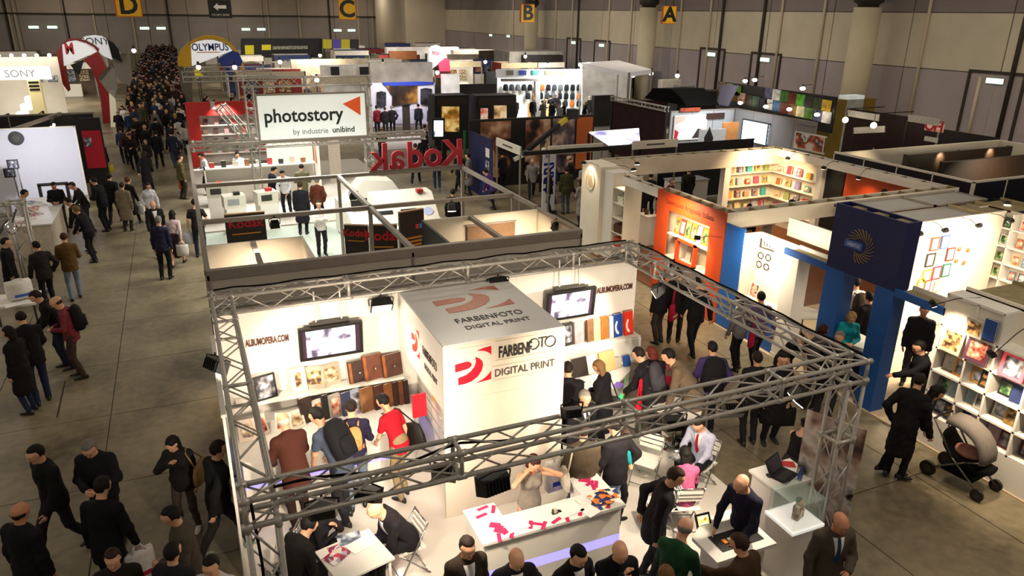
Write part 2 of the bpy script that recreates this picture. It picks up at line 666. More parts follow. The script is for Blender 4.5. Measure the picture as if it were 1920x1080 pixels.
def top_mesh(J,fem,kind,belly=0.0):
 """kinds: shirt, tee, jacket, suit, coat, sleeveless, dress"""
 lo,hi = _bounds(J,.32)
 F = Field(lo,hi,VOXC)
 T = J['T']
 fw,sd,up = T @ Vector((0,1,0)),T @ Vector((1,0,0)),T @ Vector((0,0,1))
 t = {'shirt': .006,'tee': .004,'jacket': .02,'suit': .016,'coat': .024,'sleeveless': .0,'dress': .0}[kind]
 wr = 0 if kind in ('dress','sleeveless') else (.0055 if kind in ('jacket','coat','shirt') else .004)
 g = .86 if fem else 1.0
 pel,wa,ch,nk = J['pel'],J['waist'],J['chest'],J['neck']
 F.limb(ch + up * .05,ch - up * .02,(.140 * g + t),(.150 * g + t),.04,flat=fw,s=.76,wrinkle=wr)
 F.limb(ch,wa,.148 * g + t,.138 * g + t + belly,.05,flat=fw,s=.76,wrinkle=wr)
 F.limb(wa,pel + up * .02,.142 * g + t + belly,(.158 if not fem else .152) + t,.05,flat=fw,s=.76,wrinkle=wr)
 if fem:
  for s in (-1,1):
   b = ch + T @ Vector((s * .07,.075,.02))
   F.limb(b,b,.06 + t,.06 + t,.05)
 F.limb(nk - up * .10 - sd * .085,nk - up * .10 + sd * .085,.06 + t,.06 + t,.06,flat=fw,s=.95)
 lowdir = Vector((0,0,-1)) if lean_ok(J) else -up
 if kind in ('jacket','suit','coat','shirt','tee'):
  drop = {'jacket': .10,'suit': .17,'coat': .42,'shirt': .08,'tee': .08}[kind]
  fl = {'coat': .05,'suit': .02}.get(kind,.012)
  if J.get('sit'):
   drop = min(drop,.06)
  F.limb(pel,pel + lowdir * drop,.158 * (g if not fem else .96) + t,.158 * g + t + fl,.04,flat=fw,s=.8,wrinkle=wr * 1.3)
 if kind in ('jacket','coat','suit','shirt'):
  F.limb(nk - up * .02 - fw * .01,nk - up * .03 + fw * .012,.066 + t * .6,.066 + t * .6,.03)
 for nm in 'lr':
  s = -1 if nm == 'l' else 1
  sh,el,w = J['sh' + nm],J['el' + nm],J['wr' + nm]
  if kind in ('sleeveless','dress'):
   F.limb(nk - up * .09 + sd * s * .06,sh - sd * s * .045,.05,.05,.05)
   continue
  F.limb(nk - up * .055,sh - up * .006,.048 + t * .6,.05 * g + t * .8,.06)
  if kind == 'tee':
   m = sh + (el - sh) * .62
   F.limb(sh,m,.052 * g + t,.055 * g + t,.035,wrinkle=wr)
  else:
   F.limb(sh,el,.052 * g + t * .8,.047 * g + t * .8,.035,wrinkle=wr * 1.2)
   e = w if kind != 'shirt' else w - (w - el) * .04
   F.limb(el,e,.047 * g + t * .8,.033 * g + t,.03,wrinkle=wr * 1.2)
 if kind == 'dress':
  F.limb(pel,pel + Vector((0,0,-.42)),.16,.17,.05,flat=fw,s=.82)
  F.cut(pel + Vector((0,0,-.42)),(0,0,-1))
 elif kind in ('jacket','suit','coat','shirt','tee') and not J.get('sit'):
  drop = {'jacket': .15,'suit': .24,'coat': .52,'shirt': .12,'tee': .12}[kind]
  F2 = F.V.copy()
  c = pel + lowdir * drop
  a,b,(X,Y,Z) = F._win(F.lo,F.lo + F.vox * F.n)
  D = (X - c[0]) * lowdir[0] + (Y - c[1]) * lowdir[1] + (Z - c[2]) * lowdir[2]
  # the hem trims the trunk only, never a hanging sleeve
  R = np.sqrt((X - c[0]) ** 2 + (Y - c[1]) ** 2)
  near = R < .19
  F.V = np.where(near,np.maximum(F2,D),F2)
 # the neck opening
 p,q = F.surface()
 return np_mesh('top',p,q)
def lean_ok(J):
 return (J['T'] @ Vector((0,0,1))).z > .75
def legs_mesh(J,fem,kind,):
 lo,hi = _bounds(J,.28)
 hi[2] = J['pel'].z + .24
 F = Field(lo,hi,VOXC)
 g = .9 if fem else 1
 pel = J['pel']
 fw = Vector((0,1,0))
 F.limb(pel + Vector((0,0,.05)),pel + Vector((0,0,-.03)),.148 * (1.0 if fem else .98),.158,.04,flat=fw,s=.74)
 if kind == 'skirt':
  if J.get('sit'):
   k = (J['knl'] + J['knr']) / 2
   F.limb(pel,k,.155,.13,.05,flat=(0,0,1),s=.7)
  else:
   F.limb(pel,pel + Vector((0,0,-.48)),.16,.19,.05,flat=fw,s=.85)
 else:
  w = .004 if kind == 'jeans' else .006
  for nm in 'lr':
   F.limb(J['hip' + nm],J['kn' + nm],.092 * g,.066 * g,.035,wrinkle=w)
   F.limb(J['kn' + nm],J['an' + nm] - Vector((0,0,.02)),.066 * g,.052 * g,.03,wrinkle=w)
 p,q = F.surface()
 return np_mesh('legs',p,q)
def shoe_mesh(J,nm,s=1):
 an = J['an' + nm]
 d = Vector((.12 * (-1 if nm == 'l' else 1),1,0)).normalized()
 x = Vector((d.y,-d.x,0))
 mb = MB()
 rs = []
 g = an.z - .085
 for t,w,h in ((-.075,.018,.05),(-.06,.034,.085),(-.02,.037,.10),(.03,.037,.088),(.08,.043,.062),(.13,.043,.046),(.17,.032,.036),(.188,.014,.026)):
  c = an + d * t
  rs.append([(c[0] + x[0] * w * math.cos(a),c[1] + x[1] * w * math.cos(a),g + max(.0,h * (.5 + .5 * math.sin(a)))) for a in [2 * PI * i / 8 for i in range(8)]])
 mb.rings(rs)
 return mb.mesh('shoe')
def hair_mesh(J,kind):
 Hm,hc = J['H'],J['head']
 mb = MB()
 n,m = 18,13
 vs,fs = [],[]
 for j in range(m + 1):
  p = PI * j / m
  for i in range(n):
   t = 2 * PI * i / n
   x,y,z = math.sin(p) * math.cos(t),math.sin(p) * math.sin(t),math.cos(p)
   R = (.089,.111,.108)
   c = Vector((x * R[0],y * R[1] - .004,z * R[2] + .022))
   if kind == 'bald':
    keep = (c.y < .025 and -.05 < c.z < .03) or (c.y < -.03 and -.1 < c.z < .03)
    c = Vector((c.x * .955,c.y * .965,c.z))
   elif kind in ('long','bob'):
    keep = c.z > .07 or c.y < .028 or (c.z > .045 and c.y < .09)
    if keep and c.z < .02:
     c.x *= 1.12
     c.y = c.y * 1.08
   elif kind == 'beanie':
    keep = c.z > .012
    c *= 1.05
   else:
    keep = c.z > .062 or (c.y < .03 and c.z > -.03) or (c.y < -.05 and c.z > -.085)
   if kind == 'puffy' and keep:
    c = Vector((c.x * 1.16,c.y * 1.14,c.z * 1.12 + .006))
   if not keep:
    c = Vector((c.x * .72,c.y * .72,(c.z - .0) * .8))
   else:
    wob = 1 + .025 * math.sin(i * 2.7 + j * 1.9)
    c *= wob
   vs.append(hc + Hm @ c)
 for j in range(m):
  for i in range(n):
   fs.append((j * n + i,(j + 1) * n + i,(j + 1) * n + (i + 1) % n,j * n + (i + 1) % n))
 mb.add(vs,fs,True)
 if kind in ('long','bob','tail','bun'):
  rs = []
  if kind == 'tail':
   prof = ((.05,-.10,.03),(.0,-.13,.032),(-.1,-.135,.03),(-.2,-.125,.02),(-.25,-.12,.006))
  elif kind == 'bun':
   prof = ((.07,-.075,.01),(.06,-.11,.04),(.03,-.13,.048),(.0,-.125,.03),(-.01,-.1,.006))
  else:
   e = -.33 if kind == 'long' else -.13
   prof = ((.06,-.03,.05),(.0,-.045,.088),(-.09,-.05,.09),(-.09 + (e + .09) * .6,-.055,.085),(e,-.06,.05),(e - .01,-.06,.01))
  down = (Hm @ Vector((0,0,1))).lerp(Vector((0,0,1)),.6).normalized()
  for z,y,w in prof:
   cc = hc + Hm @ Vector((0,y,min(z,.0) * 0 + max(z,0))) + down * min(z,0)
   flat = .55 if kind in ('long','bob') else 1
   rs.append([cc + Hm @ Vector((w * math.cos(a),w * flat * math.sin(a) - .01,0)) for a in [2 * PI * i / 10 for i in range(10)]])
  mb.rings(rs)
 return mb.mesh('hair')
def patch_mesh(J,kind,top,fem=False):
 """shirt front showing in an open jacket, and the tie on it, laid on the curve of the chest"""
 T,ch,nk,wa = J['T'],J['chest'],J['neck'],J['waist']
 mb = MB()
 g = .86 if fem else 1
 from mathutils.bvhtree import BVHTree
 bvh = BVHTree.FromPolygons([v.co[:] for v in top.vertices],[p.vertices[:] for p in top.polygons])
 dirn = T @ Vector((0,-1,0))
 rows,NR,NC = [],10,5
 for k in range(NR):
  t = k / (NR - 1)
  z = .165 - .33 * t
  if kind == 'tie':
   half = .016 + .014 * t if t < .95 else .005
  else:
   half = .06 * (1 - t) + .006
  row = []
  for i in range(NC):
   x = half * (2 * i / (NC - 1) - 1)
   org = ch + T @ Vector((x * g,.6,z))
   hit = bvh.ray_cast(org,dirn)[0] or (ch + T @ Vector((x * g,.13,z)))
   row.append(hit - dirn * (.014 if kind == 'tie' else .007))
  rows.append(row)
 vs = [p for r in rows for p in r]
 o = len(vs)
 back = [p + dirn * .03 for p in vs]
 fs = []
 for j in range(NR - 1):
  for i in range(NC - 1):
   a = j * NC + i
   fs += [(a,a + NC,a + NC + 1,a + 1),(o + a + 1,o + a + NC + 1,o + a + NC,o + a)]
 edge = list(range(NC)) + [j * NC + NC - 1 for j in range(1,NR)] + [(NR - 1) * NC + i for i in range(NC - 2,-1,-1)] + [j * NC for j in range(NR - 2,0,-1)]
 for i in range(len(edge)):
  a,b = edge[i],edge[(i + 1) % len(edge)]
  fs.append((a,b,o + b,o + a))
 mb.add(vs + back,fs,True)
 return mb.mesh(kind)
_PM = {}
SKIN = {'fair': mat('skin_fair',(214,160,126),.55,var=.04),'tan': mat('skin_tan',(188,130,96),.55,var=.04),'dark': mat('skin_dark',(140,92,66),.55,var=.04)}
EYE = mat('eye_dark',(40,28,22),.4,var=0)
LIP = mat('lip',(150,84,72),.5,var=0)
HAIRC = {'black': '14100e','brown': '34221a','red': '5a2216','blond': 'b8935c','grey': '77716a','white': 'c9c3b8','dkbrown': '221712','auburn': '43201a'}
PEOPLE = []
def person(px,py,label,h=1.74,face=0,pose=None,top='jacket',tc='16151a',leg='trousers',lc='17161a',hair='short',hc='black',skin='fair',
     shoe='15120f',fem=False,tie=None,group=None,z0=0.0,xy=None,cat='person',jean=False):
 """px, py: pixel of the crown of the head; face: compass heading, 0 looks away from the gallery, 90 towards the right-hand rows"""
 pose = dict(pose or {})
 key = (repr(sorted(pose.items(),key=str)),fem)
 if key not in _PM:
  a = {k: v for k,v in pose.items()}
  J = skeleton(fem=fem,**a)
  J2 = dict(J)
  _PM[key] = {'J': J2,'sit': pose.get('kind') == 'sit'}
 D = _PM[key]
 J = D['J']
 if D['sit']:
  JJ = dict(J)
  JJ['sit'] = True
 else:
  JJ = J
 def get(k,fn):
  if k not in D:
   D[k] = fn()
  return D[k]
 jb = {k: v for k,v in J.items() if k != 'sit'}
 bare = leg in ('skirt','none')
 sc = h / J['top'].z if not D['sit'] else h / 1.745
 rz = -math.radians(face)
 R = Matrix.Rotation(rz,3,'Z')
 if xy is None:
  T = PZ(px,py,z0 + J['top'].z * sc)
  off = R @ (J['top'] * sc)
  loc = (T.x - off.x,T.y - off.y,z0)
 else:
  loc = (xy[0],xy[1],z0)
 o = thing('person',label,cat,loc,rz,group)
 o.scale = (sc,sc,sc)
 me = get(('body',bare),lambda: body_mesh(jb,fem,legs=bare))
 if len(me.materials) == 0:
  me.materials.append(SKIN[skin])
  me.materials.append(EYE)
  me.materials.append(LIP)
 b = put('body',me,None,o)
 b.material_slots[0].link = 'OBJECT'
 b.material_slots[0].material = SKIN[skin]
 def child(nm,me,m):
  c = bpy.data.objects.new(nm,me)
  COL.objects.link(c)
  c.parent = o
  if len(me.materials) == 0:
   me.materials.append(m)
  c.material_slots[0].link = 'OBJECT'
  c.material_slots[0].material = m
  return c
 tn = {'shirt': 'shirt','tee': 't_shirt','jacket': 'jacket','suit': 'suit_jacket','coat': 'coat','sleeveless': 'sleeveless_top','dress': 'dress'}[top]
 def tm():
  J3 = dict(jb)
  if D['sit']:
   J3['sit'] = True
   JB = J3.pop('sit')
   return _sit_top(J3,fem,top)
  return top_mesh(jb,fem,top)
 child(tn,get(('top',top),tm),cloth(tc))
 if leg != 'none':
  def lm():
   J3 = dict(jb)
   return legs_mesh(J3,fem,leg) if not D['sit'] else _sit_legs(J3,fem,leg)
  child('skirt' if leg == 'skirt' else ('jeans' if leg == 'jeans' else 'trousers'),get(('leg',leg),lm),cloth(lc))
 for nm in 'lr':
  child('shoe',get(('shoe',nm),lambda: shoe_mesh(jb,nm)),mat('shoe_' + shoe,hexs(shoe),.45,var=.05))
 if hair != 'none':
  child('hat' if hair == 'beanie' else 'hair',get(('hair',hair),lambda: hair_mesh(jb,hair)),cloth(HAIRC.get(hc,hc),.7))
 if tie is not None:
  child('shirt_front',get(('sf',top),lambda: patch_mesh(jb,'shirt_front',D[('top',top)],fem)),cloth('d8d4d0'))
  if tie:
   child('tie',get(('tie',top),lambda: patch_mesh(jb,'tie',D[('top',top)],fem)),cloth(tie))
 o_j = {k: (Vector(loc) + R @ (v * sc)) for k,v in J.items() if k not in ('T','H')}
 o_j['R'] = R @ J['T']
 o_j['rz'] = rz
 o_j['o'] = o
 PEOPLE.append(o)
 return o_j
def _sit_top(J,fem,top):
 J = dict(J)
 bb = {k: v for k,v in J.items()}
 bb['sit'] = True
 return _with_sit(top_mesh,bb,fem,top)
def _sit_legs(J,fem,leg):
 bb = dict(J)
 bb['sit'] = True
 return _with_sit(legs_mesh,bb,fem,leg)
def _with_sit(fn,J,fem,kind):
 global _bounds
 old = _bounds
 def nb(JJ,pad=.3):
  return old({k: v for k,v in JJ.items() if k != 'sit'},pad)
 _bounds = nb
 try:
  return fn(J,fem,kind)
 finally:
  _bounds = old
# stock poses, shared by everyone far off
P_STAND = dict(kind='stand',lean=2,head=(6,0),l='down',r='down',step=.03)
P_STAND2 = dict(kind='stand',lean=3,head=(14,12),l='hold',r='down',step=-.05)
P_HOLD = dict(kind='stand',lean=5,head=(24,0),l='hold',r='hold',step=.04)
P_WALK = dict(kind='walk',lean=4,head=(6,0),l='swingf',r='swingb')
P_WALK2 = dict(kind='walk',lean=5,head=(12,-15),l='hold',r='swingb')
P_COUNTER = dict(kind='stand',lean=16,head=(22,0),l='counter',r='counter',step=.06)
P_POCKET = dict(kind='stand',lean=1,head=(4,-20),l='pocket',r='pocket',step=.05)
P_SIT = dict(kind='sit',lean=8,head=(14,0),l='lap',r='lap')
P_SITLEAN = dict(kind='sit',lean=24,head=(20,0),l='counter',r='counter')
STOCK = [P_STAND,P_STAND2,P_HOLD,P_WALK,P_WALK2,P_POCKET]
# ================================================================== the hall itself
def concrete():
 m = bpy.data.materials.new('concrete_floor')
 m.use_nodes = True
 nt = m.node_tree
 b = nt.nodes['Principled BSDF']
 tc = _n(nt,'ShaderNodeTexCoord')
 geo = _n(nt,'ShaderNodeNewGeometry')
 n1 = _n(nt,'ShaderNodeTexNoise')
 n1.inputs['Scale'].default_value = .55
 n1.inputs['Detail'].default_value = 8
 n2 = _n(nt,'ShaderNodeTexNoise')
 n2.inputs['Scale'].default_value = 6
 n2.inputs['Detail'].default_value = 6
 for n in (n1,n2):
  nt.links.new(geo.outputs['Position'],n.inputs['Vector'])
 mx = _n(nt,'ShaderNodeMath',operation='ADD')
 m2 = _n(nt,'ShaderNodeMath',operation='MULTIPLY')
 m2.inputs[1].default_value = .45
 nt.links.new(n2.outputs['Fac'],m2.inputs[0])
 nt.links.new(n1.outputs['Fac'],mx.inputs[0])
 nt.links.new(m2.outputs[0],mx.inputs[1])
 r = _n(nt,'ShaderNodeValToRGB')
 r.color_ramp.elements[0].position = .5
 r.color_ramp.elements[0].color = lin((88,79,62)) + (1,)
 r.color_ramp.elements[1].position = .95
 r.color_ramp.elements[1].color = lin((146,133,106)) + (1,)
 nt.links.new(mx.outputs[0],r.inputs['Fac'])
 nt.links.new(r.outputs['Color'],b.inputs['Base Color'])
 r2 = _n(nt,'ShaderNodeValToRGB')
 r2.color_ramp.elements[0].color = (.22,.22,.22,1)
 r2.color_ramp.elements[1].color = (.5,.5,.5,1)
 nt.links.new(n1.outputs['Fac'],r2.inputs['Fac'])
 nt.links.new(r2.outputs['Color'],b.inputs['Roughness'])
 b.inputs['Specular IOR Level'].default_value = .45
 MATS['concrete_floor'] = m
 return m
CONC = concrete()
JOINT = mat('floor_joint',(48,42,34),.8)
floor = struct('floor',MB().span((-45,-10,-.2),(48,150,-.014)),CONC)
# concrete slabs of the aisles, joints left open between them
SX,SY = 2.06,2.4
slab = MB().box((0,0,-.0065),(SX - .016,SY - .016,.013)).mesh('slab')
slab.materials.append(CONC)
for i in range(-2,7):
 for j in range(-4,13):
  put('slab',slab,None,floor,(-1.93 + SX * (i + .5),11.72 + SY * (j + .5),0))
struct('floor_joint_bed',MB().span((-6.2,1.6,-.0139),(12.6,43,-.011)),JOINT)
# a darker repair line cut in the aisle floor
tag(MB().bar(PZ(122,715,.001),PZ(107,783,.001),.03,.004).build('floor_channel',STEEL,floor),None)
CREAM = mat('wall_cream_panel',(222,211,188),.7,var=.04,scale=.4)
GREYB = mat('wall_grey_panel',(182,170,172),.7,var=.05,scale=.4)
DARKB = mat('wall_dark_panel',(146,135,134),.7,var=.05,scale=.4)
XW,YW = 40.0,141.0
wr = struct('wall_right',MB().span((XW + .06,-10,0),(XW + .3,YW + .3,12)),DARKB)
wb = struct('wall_back',MB().span((-45,YW + .06,0),(XW + .3,YW + .3,12)),DARKB)
for nm,z0,z1,mt in (('grey',0,4.36,GREYB),('cream',4.42,7.42,CREAM),('dark',7.48,11.9,DARKB)):
 me = MB().span((-.03,.04,z0),(.05,5.96,z1)).mesh('panel')
 me.materials.append(mt)
 for k in range(23):
  put('panel',me,None,wr,(XW,3 + 6 * k,0))
DARKB2 = mat('back_wall_panel',(182,172,168),.7,var=.06,scale=.3)
me = MB().span((.05,-.05,.02),(5.95,.04,6.0)).mesh('panel')
me.materials.append(DARKB2)
me2 = MB().span((.05,-.05,6.1),(5.95,.04,9.0)).mesh('panel')
me2.materials.append(mat('back_wall_upper',(205,188,172),.7,var=.05,scale=.3))
for k in range(14):
 put('panel',me,None,wb,(-45 + 6 * k,YW,0))
 put('panel',me2,None,wb,(-45 + 6 * k,YW,0))
# the pale service block in the far corner
struct('wall_block',MB().span((33.5,118,0),(XW - .05,137,10.5)),mat('pale_block',(226,212,188),.7,var=.03,scale=.3))
# ceiling edge seen above the far walls
struct('ceiling',MB().span((-45,150,11.9),(XW + .3,95,12.1)),mat('ceiling_sheet',(120,112,100),.8))
# round pillars with a steel collar along the right wall
PIL = mat('pillar_render',(228,214,182),.7,var=.03,scale=.6)
for i,(px,py,lab) in enumerate(((1600,178,'thick cream round pillar nearest the camera on the grey hall wall'),
           (1209,122,'cream round pillar beside the hanging letter A'),
           (995,95,'cream round pillar behind the hanging letter B'))):
 p = PX(px,py,XW - 1.6)
 t = thing('pillar',lab,'pillar',(p.x,p.y,0),group='pillars along the hall wall')
 MB().lathe([(.78,0),(.78,7.7)],n=24).build('shaft',PIL,t)
 MB().lathe([(.6,7.7),(.6,7.85),(.85,8.0),(.85,8.5),(.4,8.6),(.4,12)],n=20).build('capital',STEEL,t)
 b = MB()
 for s in (-1,1):
  b.bar((0,0,8.3),(s * 1.2,s * 6,9.6),.14)
 b.build('roof_strut',PIL,t)
# vertical pipes and door posts on the right wall
PIPE = mat('wall_pipe',(220,204,176),.6,var=.03)
PIPED = mat('wall_pipe_dark',(58,50,44),.6,var=.03)
for k,(px,py,dark,hgt) in enumerate(((1707,204,0,12),(1815,250,0,4.2),(1872,250,1,12),(1526,155,0,12),(1449,155,0,12),(1320,150,0,12),(1268,130,0,12),
           (1343,145,1,12),(1418,148,1,12),(1178,120,0,12),(1137,117,0,12),(1081,115,1,12),(1070,110,0,12),(1040,100,0,12),(962,60,0,12))):
 p = PX(px,py,XW - .12)
 tag(MB().tube((p.x,p.y,0),(p.x,p.y,hgt),.09 if not dark else .12,8).build('wall_pipe',PIPED if dark else PIPE),
  '%s vertical pipe on the right hall wall, %s in the list' % ('dark' if dark else 'cream',ORD[k]),'pipe','pipes on the hall walls')['kind'] = 'structure'
for k,(px,py) in enumerate(((12,30),(25,70),(38,80),(130,70),(180,60),(256,85),(322,75),(505,60),(563,62),(620,65),(673,70),(700,72),(732,80))):
 p = PY(px,py,YW - .2)
 MB().span((p.x - .12,p.y - .1,0),(p.x + .12,p.y + .1,12)).build('trim_%d' % (k + 1),PIPE if k % 3 else PIPED)['kind'] = 'structure'
b = MB().span((-45,YW - .3,5.95),(XW,YW - .05,6.15))
struct('trim_20',b,PIPED)
# door frames under the exit signs
k = 0
for (px,py,xw) in ((1865,152,1),(1434,112,1),(1334,102,1),(1128,85,1),(1075,80,1),(63,51,0),(98,51,0),(271,53,0),(302,53,0),(461,55,0),(490,55,0),
      (633,57,0),(659,57,0),(920,66,1),(953,68,1)):
 k += 1
 p = PX(px,py,XW - .13) if xw else PY(px,py,YW - .15)
 t = thing('exit_sign','green lit exit sign on the %s hall wall, %s of the row' % ('right' if xw else 'far end',ORD[k - 1 if k < 6 else (k - 6 if k < 14 else k - 9)]),'exit sign',p,-PI / 2 if xw else 0,group='lit exit signs on the hall walls')
 s = .5 if xw else .72
 MB().box((0,.05,0),(2 * s,.1,.62 * s)).build('case',mat('sign_case',(190,190,180),.5),t)
 MB().box((0,.0 if xw else -.02,0),(1.86 * s,.06,.5 * s)).build('lit_face',mat('exit_face',(120,225,170),.4,emit=2.2,emit_rgb=(190,235,205),var=0),t)
 f = MB()
 f.prism([(-.25 * s,-.05 * s),(.05 * s,-.05 * s),(.05 * s,-.16 * s),(.3 * s,0),(.05 * s,.16 * s),(.05 * s,.05 * s),(-.25 * s,.05 * s)],-.05,.08,'y')
 f.build('arrow',mat('exit_arrow',(235,250,240),.4,emit=1.6,var=0),t)
 if xw and k < 6:
  fr = MB()
  z = p.z + .35
  fr.span((XW - .12,p.y - 1.6,0),(XW + .02,p.y - 1.45,z)).span((XW - .12,p.y + 1.45,0),(XW + .02,p.y + 1.6,z)).span((XW - .12,p.y - 1.6,z),(XW + .02,p.y + 1.6,z + .15))
  d = struct('door_%d' % k,fr,PIPED)
  MB().span((XW - .05,p.y - 1.45,0),(XW,p.y - .01,z)).build('door_leaf',GREYB,d)
  MB().span((XW - .05,p.y + .01,0),(XW,p.y + 1.45,z)).build('door_leaf',GREYB,d)
# hanging section letters
YEL = mat('sign_yellow',(226,168,20),.6,emit=.12,var=.03)
ORA = mat('sign_orange_rim',(214,110,20),.6,var=.03)
for (ch,px,py,d,w,h,yaw) in (('D',240,11,60,1.62,1.42,-8),('C',651,18,62,1.32,1.5,12),('B',988.5,25,64,1.12,1.4,12),('A',1254,28,60,.98,1.25,20)):
 r = Vector(ray(px,py)).normalized() * d
 p = r + Vector((0,0,H))
 t = thing('hanging_sign','yellow hanging sign with the black letter ' + ch,'sign',p,-math.radians(yaw),group='hanging section letters')
 MB().box((0,0,0),(w,.5,h)).build('box',ORA,t)
 for s in (-1,1):
  MB().box((0,s * .255,0),(w * .92,.03,h * .92)).build('face',YEL,t)
  text(ch,h * 1.12,BLACK,t,(0,s * .28,0),(PI / 2,0,0 if s < 0 else PI),depth=.01,bold=.05,name='letter')
 MB().tube((-w * .3,0,h / 2),(-w * .3,0,12 - p.z),.02,5).tube((w * .3,0,h / 2),(w * .3,0,12 - p.z),.02,5).build('cable',STEEL,t)
r = Vector(ray(412,13)).normalized() * 70
p = r + Vector((0,0,H))
t = thing('direction_sign','black hanging direction sign with a white arrow pointing to the side','sign',p,-.05)
MB().box((0,0,0),(1.8,.3,1.75)).build('board',BLACK,t)
WPRINT = mat('white_print',(225,222,215),.6,var=0)
MB().prism([(-.5,0),(-.15,.3),(-.15,.13),(.5,.13),(.5,-.13),(-.15,-.13),(-.15,-.3)],-.17,-.15,'y').build('arrow',WPRINT,t)
GPR = mat('worn_print',(120,116,108),.6,var=.5,scale=9)
for z in (.62,-.62):
 for x,w in ((-.55,.3),(-.12,.42),(.42,.5)):
  MB().box((x,-.155,z),(w,.012,.17)).build('print',GPR,t)
MB().tube((-.6,0,.87),(-.6,0,12 - p.z),.03,5).tube((.6,0,.87),(.6,0,12 - p.z),.03,5).build('cable',STEEL,t)
# ================================================================== kit of stand parts
_BR = {}
def brace_mesh(L,r):
 k = (round(L,3),r)
 if k not in _BR:
  _BR[k] = MB().tube((0,0,0),(L,0,0),r,6).mesh('brace')
 return _BR[k]
def truss(label,a,b,sec=.265,r=.026,pitch=.42,up=(0,0,1),detail=True,name='truss',group=None,material=None,rb=.011,base=False):
 """square lattice truss whose axis runs from a to b; sec = distance between the chords"""
 a,b = Vector(a),Vector(b)
 d = b - a
 L = d.length
 d.normalize()
 w = Vector(up)
 w = (w - d * w.dot(d)).normalized()
 u = d.cross(w)
 m = material or ALU
 low = a if a.z <= b.z else b
 t = thing(name,label,'truss',low,0,group)
 h = sec / 2
 cs = [(-h,-h),(h,-h),(h,h),(-h,h)]
 for (x,y) in cs:
  MB().tube(a + u * x + w * y,b + u * x + w * y,r,10).build('chord',m,t,world=True)
 n = max(1,round(L / pitch))
 st = L / n
 lat = MB()
 for f in range(4):
  (x0,y0),(x1,y1) = cs[f],cs[(f + 1) % 4]
  for i in range(n):
   p = a + u * x0 + w * y0 + d * (st * (i if i % 2 == 0 else i + 1))
   q = a + u * x1 + w * y1 + d * (st * (i + 1 if i % 2 == 0 else i))
   if detail:
    v = q - p
    o = put('brace',brace_mesh(v.length,rb),m,t)
    o.rotation_euler = v.to_track_quat('X','Z').to_euler()
    o.location = p - low
   else:
    lat.tube(p,q,rb,4,caps=False)
  # end frames and the coupling frames every 2 m
 if not detail:
  o = lat.build('lattice',m,t,world=True)
 ends = [0.0,L] + [x for x in np.arange(2.0,L - .6,2.0)]
 for s in ends:
  fr = MB()
  for f in range(4):
   (x0,y0),(x1,y1) = cs[f],cs[(f + 1) % 4]
   fr.tube(a + u * x0 + w * y0 + d * s,a + u * x1 + w * y1 + d * s,r * .92,8)
   fr.tube(a + u * x0 + w * y0 + d * (s - .05),a + u * x0 + w * y0 + d * (s + .05),r * 1.35,8)
  fr.build('coupling_frame',m,t,world=True)
 if base:
  MB().box((low.x,low.y,low.z + .012),(sec + .2,sec + .2,.024)).build('base_plate',STEEL,t,world=True)
 return t
_ALB = {}
def _album_meshes(w,h,t):
 k = (round(w,2),round(h,2),round(t,3))
 if k not in _ALB:
  w,h,t = k
  c = MB().span((-w / 2,-t / 2,0),(w / 2,-t / 2 + .006,h)).span((-w / 2,t / 2 - .006,0),(w / 2,t / 2,h)).span((-w / 2,-t / 2 + .006,0),(-w / 2 + .008,t / 2 - .006,h))
  p = MB().span((-w / 2 + .008,-t / 2 + .006,.006),(w / 2 - .008,t / 2 - .006,h - .006))
  _ALB[k] = (c.mesh('cover'),p.mesh('pages'))
 return _ALB[k]
PAGES = mat('paper_pages',(226,216,196),.8,var=.04,scale=60)
PAPER = mat('white_paper',(235,231,224),.7,var=.02)
def album(loc,w,h,t,cover,label,rz=0.0,lean=10,group=None,cat='album',name='photo_album',print_=None,lie=False):
 """a bound book standing with its front board towards -Y of its own frame; lie=True puts it flat"""
 o = thing(name,label,cat,loc,rz,group)
 cm,pm = _album_meshes(w,h,t)
 c = put('cover',cm,cover,o)
 p = put('pages',pm,PAGES,o)
 for q in (c,p):
  if len(q.material_slots) and q.material_slots[0].link == 'DATA':
   q.material_slots[0].link = 'OBJECT'
   q.material_slots[0].material = cover if q is c else PAGES
  q.rotation_euler = (-math.radians(lean),0,0) if not lie else (PI / 2,0,0)
  if lie:
   q.location = (0,h / 2,t / 2)
  else:
   q.location = (0,0,math.sin(math.radians(abs(lean))) * t / 2)
 if print_ is not None:
  k = put('cover_print',MB().span((-w * .36,-t / 2 - .0025,h * .14),(w * .36,-t / 2 + .001,h * .86)).mesh('cover_print'),print_,o)
  k.rotation_euler = c.rotation_euler
  k.location = c.location
 return o
def frame_pic(loc,w,h,label,frame,pic,rz=0.0,lean=0,bw=.03,group=None,name='picture_frame',cat='picture frame',matw=.0):
 """picture frame hanging or standing, face towards -Y of its own frame; loc = bottom centre"""
 o = thing(name,label,cat,loc,rz,group)
 f = MB().span((-w / 2,-.012,0),(w / 2,.012,bw)).span((-w / 2,-.012,h - bw),(w / 2,.012,h)).span((-w / 2,-.012,bw),(-w / 2 + bw,.012,h - bw)).span((w / 2 - bw,-.012,bw),(w / 2,.012,h - bw))
 a = f.build('frame',frame,o)
 kids = [a]
 if matw:
  kids.append(MB().span((-w / 2 + bw,-.004,bw),(w / 2 - bw,.01,h - bw)).build('mount',PAPER,o))
 kids.append(MB().span((-w / 2 + bw + matw,-.0065,bw + matw),(w / 2 - bw - matw,.008,h - bw - matw)).build('picture',pic,o))
 for k in kids:
  k.rotation_euler = (-math.radians(lean),0,0)
 return o
